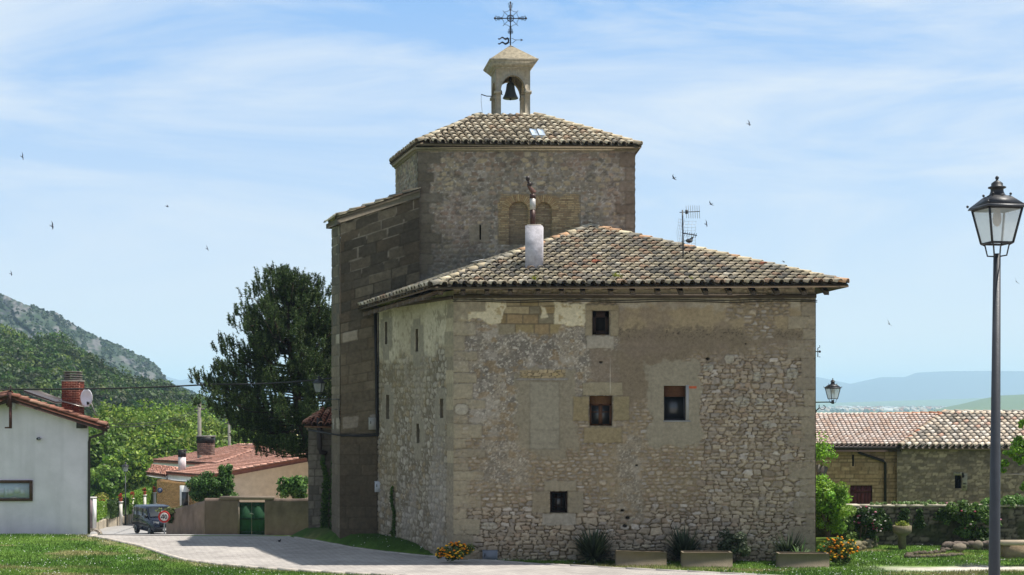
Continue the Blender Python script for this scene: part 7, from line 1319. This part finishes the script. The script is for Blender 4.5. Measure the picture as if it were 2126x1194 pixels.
# stone basin planter on a pedestal
yq_ = 49.3; o = on(1873, yq_); bb = thing('stone_basin', 'octagonal stone basin on a pedestal planted with yellow green stonecrop', 'planter', tuple(o)); mb = MB(); mb.lathe(o, [(.13, -.05), (.13, .44), (.16, .46), (.20, .5), (.30, .56), (.32, .62), (.32, .80), (.27, .80), (.25, .72)], 8, C(122, 114, 94), rot=.39); build(mb, 'basin', M_stone, bb)
pts, dd, ci, cc = crown_pts(o + (0, 0, .84), (.3, .3, .1), 18, 40, 9, 1.1); mb = MB(); leaves(mb, pts, .03, leafcols([C(150, 160, 60), C(120, 140, 50)], len(pts), 3), 3, dd); build(mb, 'stonecrop', M_leaf, bb)
# raised bed edged with stones
def stones_line(name, label, cat, pts, Y=None, r=.12, seed=1, c=C(120, 110, 100), rows=1, gap=1.5):
    rg = np.random.default_rng(seed); pts = np.array(pts, float); t = thing(name, label, cat, tuple([*pts[0], gz_(*pts[0])])); L = np.r_[0, np.cumsum(np.linalg.norm(np.diff(pts, axis=0), axis=1))]; s = 0; mb = MB()
    while s < L[-1]:
        for rr in range(rows):
            x, y = np.interp(s, L, pts[:, 0]), np.interp(s, L, pts[:, 1]); rad = r * rg.uniform(.7, 1.25); mm = MB(); mm.ball((0, 0, 0), (rad * 1.25, rad, rad * .8), c * rg.uniform(.65, 1.3), 9, 6); v = mm.v[0]; nn_ = vn(v[:, 0] * 14 + s * 7, v[:, 1] * 14 + v[:, 2] * 11, seed)[:, None]; v = np.round(v * (.75 + .6 * nn_) / (rad * .45)) * rad * .45 * .6 + v * (.75 + .6 * nn_) * .4; mb.add(v + np.array((x + rg.normal(0, .02), y, gz_(x, y) + rad * .45 + rr * r * 1.15)), mm.q[0], None, mm.c[0])
        s += r * gap
    build(mb, 'stones', M_stone, t); return t
def gp(px, py, d=5.05): Y = F * d / (py - HY); return ((px - CX) / F * Y, Y)
rb_ = stones_line('flower_bed', 'raised grassy bed edged with mossy stones right of the wall corner', 'flower bed', [gp(1722, 1150), gp(1775, 1143), gp(1812, 1135), gp(1806, 1128)], r=.12, seed=3, rows=2, c=C(112, 106, 84))
mb = MB(); bp2 = [gp(1700, 1152), gp(1772, 1142), gp(1808, 1133), gp(1800, 1127), gp(1740, 1124), gp(1690, 1128)]; mb.prism(bp2, .05, .28, C(96, 120, 50)); build(mb, 'soil', M_ground, rb_)
stones_line('low_ruin', 'two low rows of dark stones forming an angle in the grass', 'stones', [gp(1955, 1147), gp(1885, 1152), gp(1883, 1159), gp(1960, 1158), gp(2000, 1153)], r=.075, seed=4, c=C(92, 84, 72)); 
stones_line('rockery', 'heap of reddish grey rocks left of the lamp post', 'rocks', [gp(1962, 1144), gp(2000, 1142), gp(2052, 1142), gp(2085, 1146)], r=.11, seed=5, rows=2, c=C(104, 94, 86), gap=1.2)
for px, py, r, l in ((1992, 1137, .24, 'rounded rock on top of the rockery at its left'), (2030, 1132, .18, 'upright pointed rock standing on the rockery')):
    Yq = 48.2; a = P(px, py, Yq); mb = MB(); mb.ball((0, 0, 0), (r, r * .8, r * .9 if r < .2 else r * .6), C(128, 118, 104), 10, 7); v = mb.v[0]; mb.v[0] = v * (.8 + .45 * vn(v[:, 0] * 9, v[:, 1] * 9 + v[:, 2] * 7, 4)[:, None]) + a; tag(build(mb, 'rock', M_stone, loc=a), l, 'rock')
bt = thing('stone_bench', 'long pale stone slab bench at the right edge beyond the lamp post', 'bench', tuple(on(2110, 46.5))); b0 = on(2110, 46.5); x0, x1 = XX(2076, 46.5), XX(2260, 46.5); mb = MB(); mb.box((x0, 46.2, b0[2] + .42), (x1, 46.8, b0[2] + .54), C(186, 170, 146)); build(mb, 'seat', M_conc, bt)
for x in (x0 + .1, x0 + 1.2, x1 - .5): mb = MB(); mb.box((x, 46.25, b0[2] - .1), (x + .9, 46.75, b0[2] + .42), C(148, 130, 106) * (.85 + .1 * (x - x0))); build(mb, 'support', M_stone, bt)
# concrete planters
def planter(px0, px1, pyt, pyb, label, tilt=0.):
    d = 5.0; Y = F * (EH - gz_(XX((px0 + px1) / 2, 43.6), 43.6)) / (pyb - HY); x0, x1 = XX(px0, Y), XX(px1, Y); zb = gz_((x0 + x1) / 2, Y) - .03; h = (pyb - pyt) / F * Y + .03; th = .07; D = .5; c = C(116, 106, 90); t = thing('concrete_planter', label, 'planter', ((x0 + x1) / 2, Y, zb), group='concrete planters along the wall'); mb = MB(); ta = tilt
    def wallb(a, b_): v = [(a[0], a[1], zb), (b_[0], a[1], zb), (b_[0], b_[1], zb), (a[0], b_[1], zb)]; mb.slab(v, (0, 0, h), c)
    wallb((x0, Y), (x1, Y + th)); wallb((x0, Y + D - th), (x1, Y + D)); wallb((x0, Y + th), (x0 + th, Y + D - th)); wallb((x1 - th, Y + th), (x1, Y + D - th))
    if tilt: v = mb.v; [np.add.at(k[:, 2], slice(None), tilt * (k[:, 0] - x0) / (x1 - x0)) for k in v]
    build(mb, 'trough', M_conc, t); m2 = MB(); m2.box((x0 + th, Y + th, zb + h * .3), (x1 - th, Y + D - th, zb + h * .95), C(70, 58, 44)); build(m2, 'soil', M_ground, t); return (x0, x1, Y, zb, h)
pl1 = planter(1279, 1384, 1143, 1175, 'concrete trough planter furthest left, below the low cellar window side', -.05); pl2 = planter(1417, 1521, 1148, 1178, 'middle concrete trough planter between two spiky yuccas'); pl3 = planter(1617, 1722, 1150, 1179, 'concrete trough planter at the right wall corner next to orange flowers')
# yuccas
def yucca(px, Y, r, h, label, seed, n=120, w=.035, pal_=None):
    o = on(px, Y); t = thing('yucca', label, 'plant', tuple(o)); rg = np.random.default_rng(seed); mb = MB(); pal_ = pal_ or [C(44, 56, 38), C(54, 68, 46), C(36, 46, 32), C(74, 86, 58)]
    for k in range(n):
        an = rg.uniform(0, 6.283); el = rg.uniform(.12, 1.25); L = r * rg.uniform(.75, 1.1) / max(.55, math.cos(el) ** .5) * (1 if el < 1 else h / r * .8); d = np.array([math.cos(an), math.sin(an), 0]); b_ = o + d * rg.uniform(0, .12) + np.array((0, 0, rg.uniform(.02, .25))); pts = []
        for j in range(5): t_ = j / 4; pts.append(b_ + d * L * math.cos(el) * t_ + np.array((0, 0, L * math.sin(el) * t_ - .28 * L * t_ ** 2.4 * (1.2 - el / 1.6))))
        pts = np.array(pts); pts[:, 2] = np.maximum(pts[:, 2], o[2] + .01); sd_ = np.array([-d[1], d[0], 0.]); wd = np.array([.7, 1, .9, .55, .03])[:, None] * w / 2; v = np.concatenate([pts - sd_ * wd, pts + sd_ * wd]); mb.add(v, [(j, j + 1, 6 + j, 5 + j) for j in range(4)], None, np.array(pal_[rg.integers(len(pal_))]) * rg.uniform(.75, 1.3))
    build(mb, 'leaves', M_leaf, t); m2 = MB(); m2.tube([o, o + (0, 0, .25)], [.1, .07], 8, C(100, 84, 64)); build(m2, 'stem', M_bark, t); return t
yucca(1232, 44.6, .92, .9, 'large dark spiky yucca at the left against the wall', 3, 380, .055); yucca(1420, 44.7, .85, .85, 'spiky dark yucca between the left and middle troughs', 4, 330, .05); yucca(1638, 44.6, .75, .8, 'spiky yucca with a pale leaf behind the right trough', 5, 280, .05); yucca(1662, 44.3, .5, .5, 'lighter green low yucca rosette just behind the right trough', 7, 60, .05, [C(110, 140, 84), C(140, 164, 116)])
bush('lavender_bush', 'hazy grey green lavender bush behind the middle trough', on(1522, 44.8), (.6, .4), 1.1, 61, [C(66, 78, 54), C(82, 94, 70), C(54, 64, 44)], .045, 3200)
# marigolds
OR_ = [C(248, 190, 36), C(244, 164, 28), C(250, 208, 70), C(236, 136, 26)]; FL = [C(72, 92, 40), C(92, 112, 52), C(58, 76, 34)]
def marig(px, Y, r, h, n, nf, label, seed): bush('marigolds', label, on(px, Y), r, h, seed, FL, .035, n, cat='flowers', nf=nf, fcols=OR_, fs=.04, stem=False)
marig(943, 44.5, (.78, .45), .72, 4200, 190, 'mound of orange marigolds at the left corner of the rubble front', 81); marig(1746, 43.9, (.62, .45), .78, 3600, 190, 'mound of orange marigolds right of the last trough', 82); marig(1760, 48.4, (.3, .25), .42, 900, 26, 'small orange marigolds on top of the raised bed', 83)
bush('yellow_irises', 'narrow leaved plants with yellow flowers at the right wall corner', on(1712, 44.6), (.3, .3), .75, 84, [C(110, 150, 60), C(130, 170, 76)], .05, 1100, cat='flowers', nf=22, fcols=[C(244, 204, 40), C(236, 180, 30)], fs=.035)
# ================================================================ grass blades and daisies
def visible_lawn(n, rg):
    px = rg.uniform(-40, 2166, n * 3); py = rg.uniform(1098, 1215, n * 3); Y = F * 5.05 / (py - HY); keep = rg.uniform(0, 1, n * 3) < 1.0; X = (px - CX) / F * Y
    left = (X < lawn_x(Y) - .12) & (Y < 56); right = (X > church_x(Y) + .1) & (Y < 50.4) & ~((X > HX0 - .2) & (Y > 45.4) & (X < 9.6)) & ~((Y > 45.5) & (X > HX0 + (Y - 45.5) * -.52 - .05) & (X < 9)) & ~((X < -3.0) & (Y > 51)); pth = (np.abs(Y - 42.9 + .04 * (X - 14)) < .8) & (X > 11)
    m = (left | (right & ~pth)); return X[m][:n], Y[m][:n]
rg = np.random.default_rng(77); gx_, gy_ = visible_lawn(70000, rg); n = len(gx_); z = zt(gx_, gy_); dens = fbm(gx_ * .8, gy_ * .8, 3, 5); hgt = rg.uniform(.035, .085, n) * (.6 + .9 * dens); an = rg.uniform(0, 6.28, n); b0 = np.c_[gx_, gy_, z]; d = np.c_[np.cos(an), np.sin(an), 0 * an]; w = rg.uniform(.006, .014, n)[:, None]
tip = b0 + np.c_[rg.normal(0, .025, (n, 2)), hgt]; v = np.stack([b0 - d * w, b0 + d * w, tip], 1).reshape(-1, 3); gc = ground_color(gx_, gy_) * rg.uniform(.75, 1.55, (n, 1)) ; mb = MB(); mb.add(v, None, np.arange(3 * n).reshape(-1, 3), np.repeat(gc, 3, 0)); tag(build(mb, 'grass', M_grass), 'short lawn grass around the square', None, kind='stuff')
dx, dy = visible_lawn(1500, rg); m = fbm(dx * .5, dy * .7, 3, 15) > .47; dx, dy = dx[m], dy[m]; mb = MB(); c = np.c_[dx, dy, zt(dx, dy) + .05]; leaves(mb, c, .022, np.tile(C(232, 232, 226), (len(c), 1)) * rg.uniform(.8, 1.0, (len(c), 1)), 3, np.tile([0, -.5, 1.], (len(c), 1))); tag(build(mb, 'daisies', M_petal), 'scattered white daisies in the lawn', None, kind='stuff')
# ================================================================ swallows
def swallow(px, py, Y, rz, bank, label, s=1.0):
    o = P(px, py, Y); mb = MB(); c = C(38, 44, 60); v = []
    mb.ball((0, 0, 0), (.10, .028, .026), c, 8, 6); mb.ball((.09, 0, .004), (.028, .022, .02), c * .8, 6, 4)
    for sg in (-1, 1):
        pts = [(.05, .015), (.06, .09), (.02, .19), (-.09, .29), (-.03, .17), (-.03, .08), (-.04, .015)]; mb.slab([(x, sg * y, .012 + abs(y) * .25) for x, y in pts], (0, 0, .006), c); mb.slab([(-.08, sg * .002, 0), (-.08, sg * .02, 0), (-.2, sg * .05, 0), (-.13, sg * .012, 0)], (0, 0, .005), c)
    ob = build(mb, 'swallow', M_paint, loc=(0, 0, 0), smooth=False, local=True); ob.location = o; ob.rotation_euler = (bank, .2, rz); ob.scale = (s, s, s); tag(ob, label, 'bird', 'swallows flying round the tower')
SW = [(46, 326, 1.2, 1.3, 'swallow flying highest at the far left of the sky'), (108, 470, .9, 1.2, 'large dark swallow at the left above the mountain'), (347, 429, .1, .2, 'faint level swallow left of the buttress roof height'), (430, 517, 1.0, 1.0, 'small swallow above and left of the pine top'), (23, 569, .8, 1.0, 'swallow just above the mountain crest at the left edge'), (1555, 258, .3, .9, 'swallow highest in the sky right of the tower'), (1399, 370, 2.6, .7, 'swallow between the tower and the aerial'), (1476, 424, 2.4, .6, 'pale gliding swallow directly above the aerial tip'), (1466, 466, .6, 1.2, 'dark swallow immediately right of the aerial'), (1627, 544, .2, .3, 'faint swallow above the right roof slope'), (1846, 673, .9, .9, 'tiny swallow between house corner and lamp post'), (2110, 585, 1.2, 1.0, 'tiny swallow right of the lamp post')]
for k, (px, py, rz, bk_, l) in enumerate(SW): swallow(px, py, 70. + 6 * (k % 5), rz, bk_, l, .95 if k in (1, 8) else .8)
# ================================================================ air
mb = MB(); mb.box((-13500, -80, -90), (13500, 15500, 225), (1, 1, 1)); M_haze = bpy.data.materials.new('haze_air'); M_haze.use_nodes = True; t = M_haze.node_tree; t.nodes.clear(); o_ = N(t, 'ShaderNodeOutputMaterial'); v_ = N(t, 'ShaderNodeVolumePrincipled'); v_.inputs['Color'].default_value = (.54, .76, 1.0, 1); v_.inputs['Density'].default_value = 1.3e-4; v_.inputs['Anisotropy'].default_value = 0.0; t.links.new(v_.outputs[0], o_.inputs['Volume'])
tag(build(mb, 'haze', M_haze), 'pale blue distance haze', None, kind='stuff')
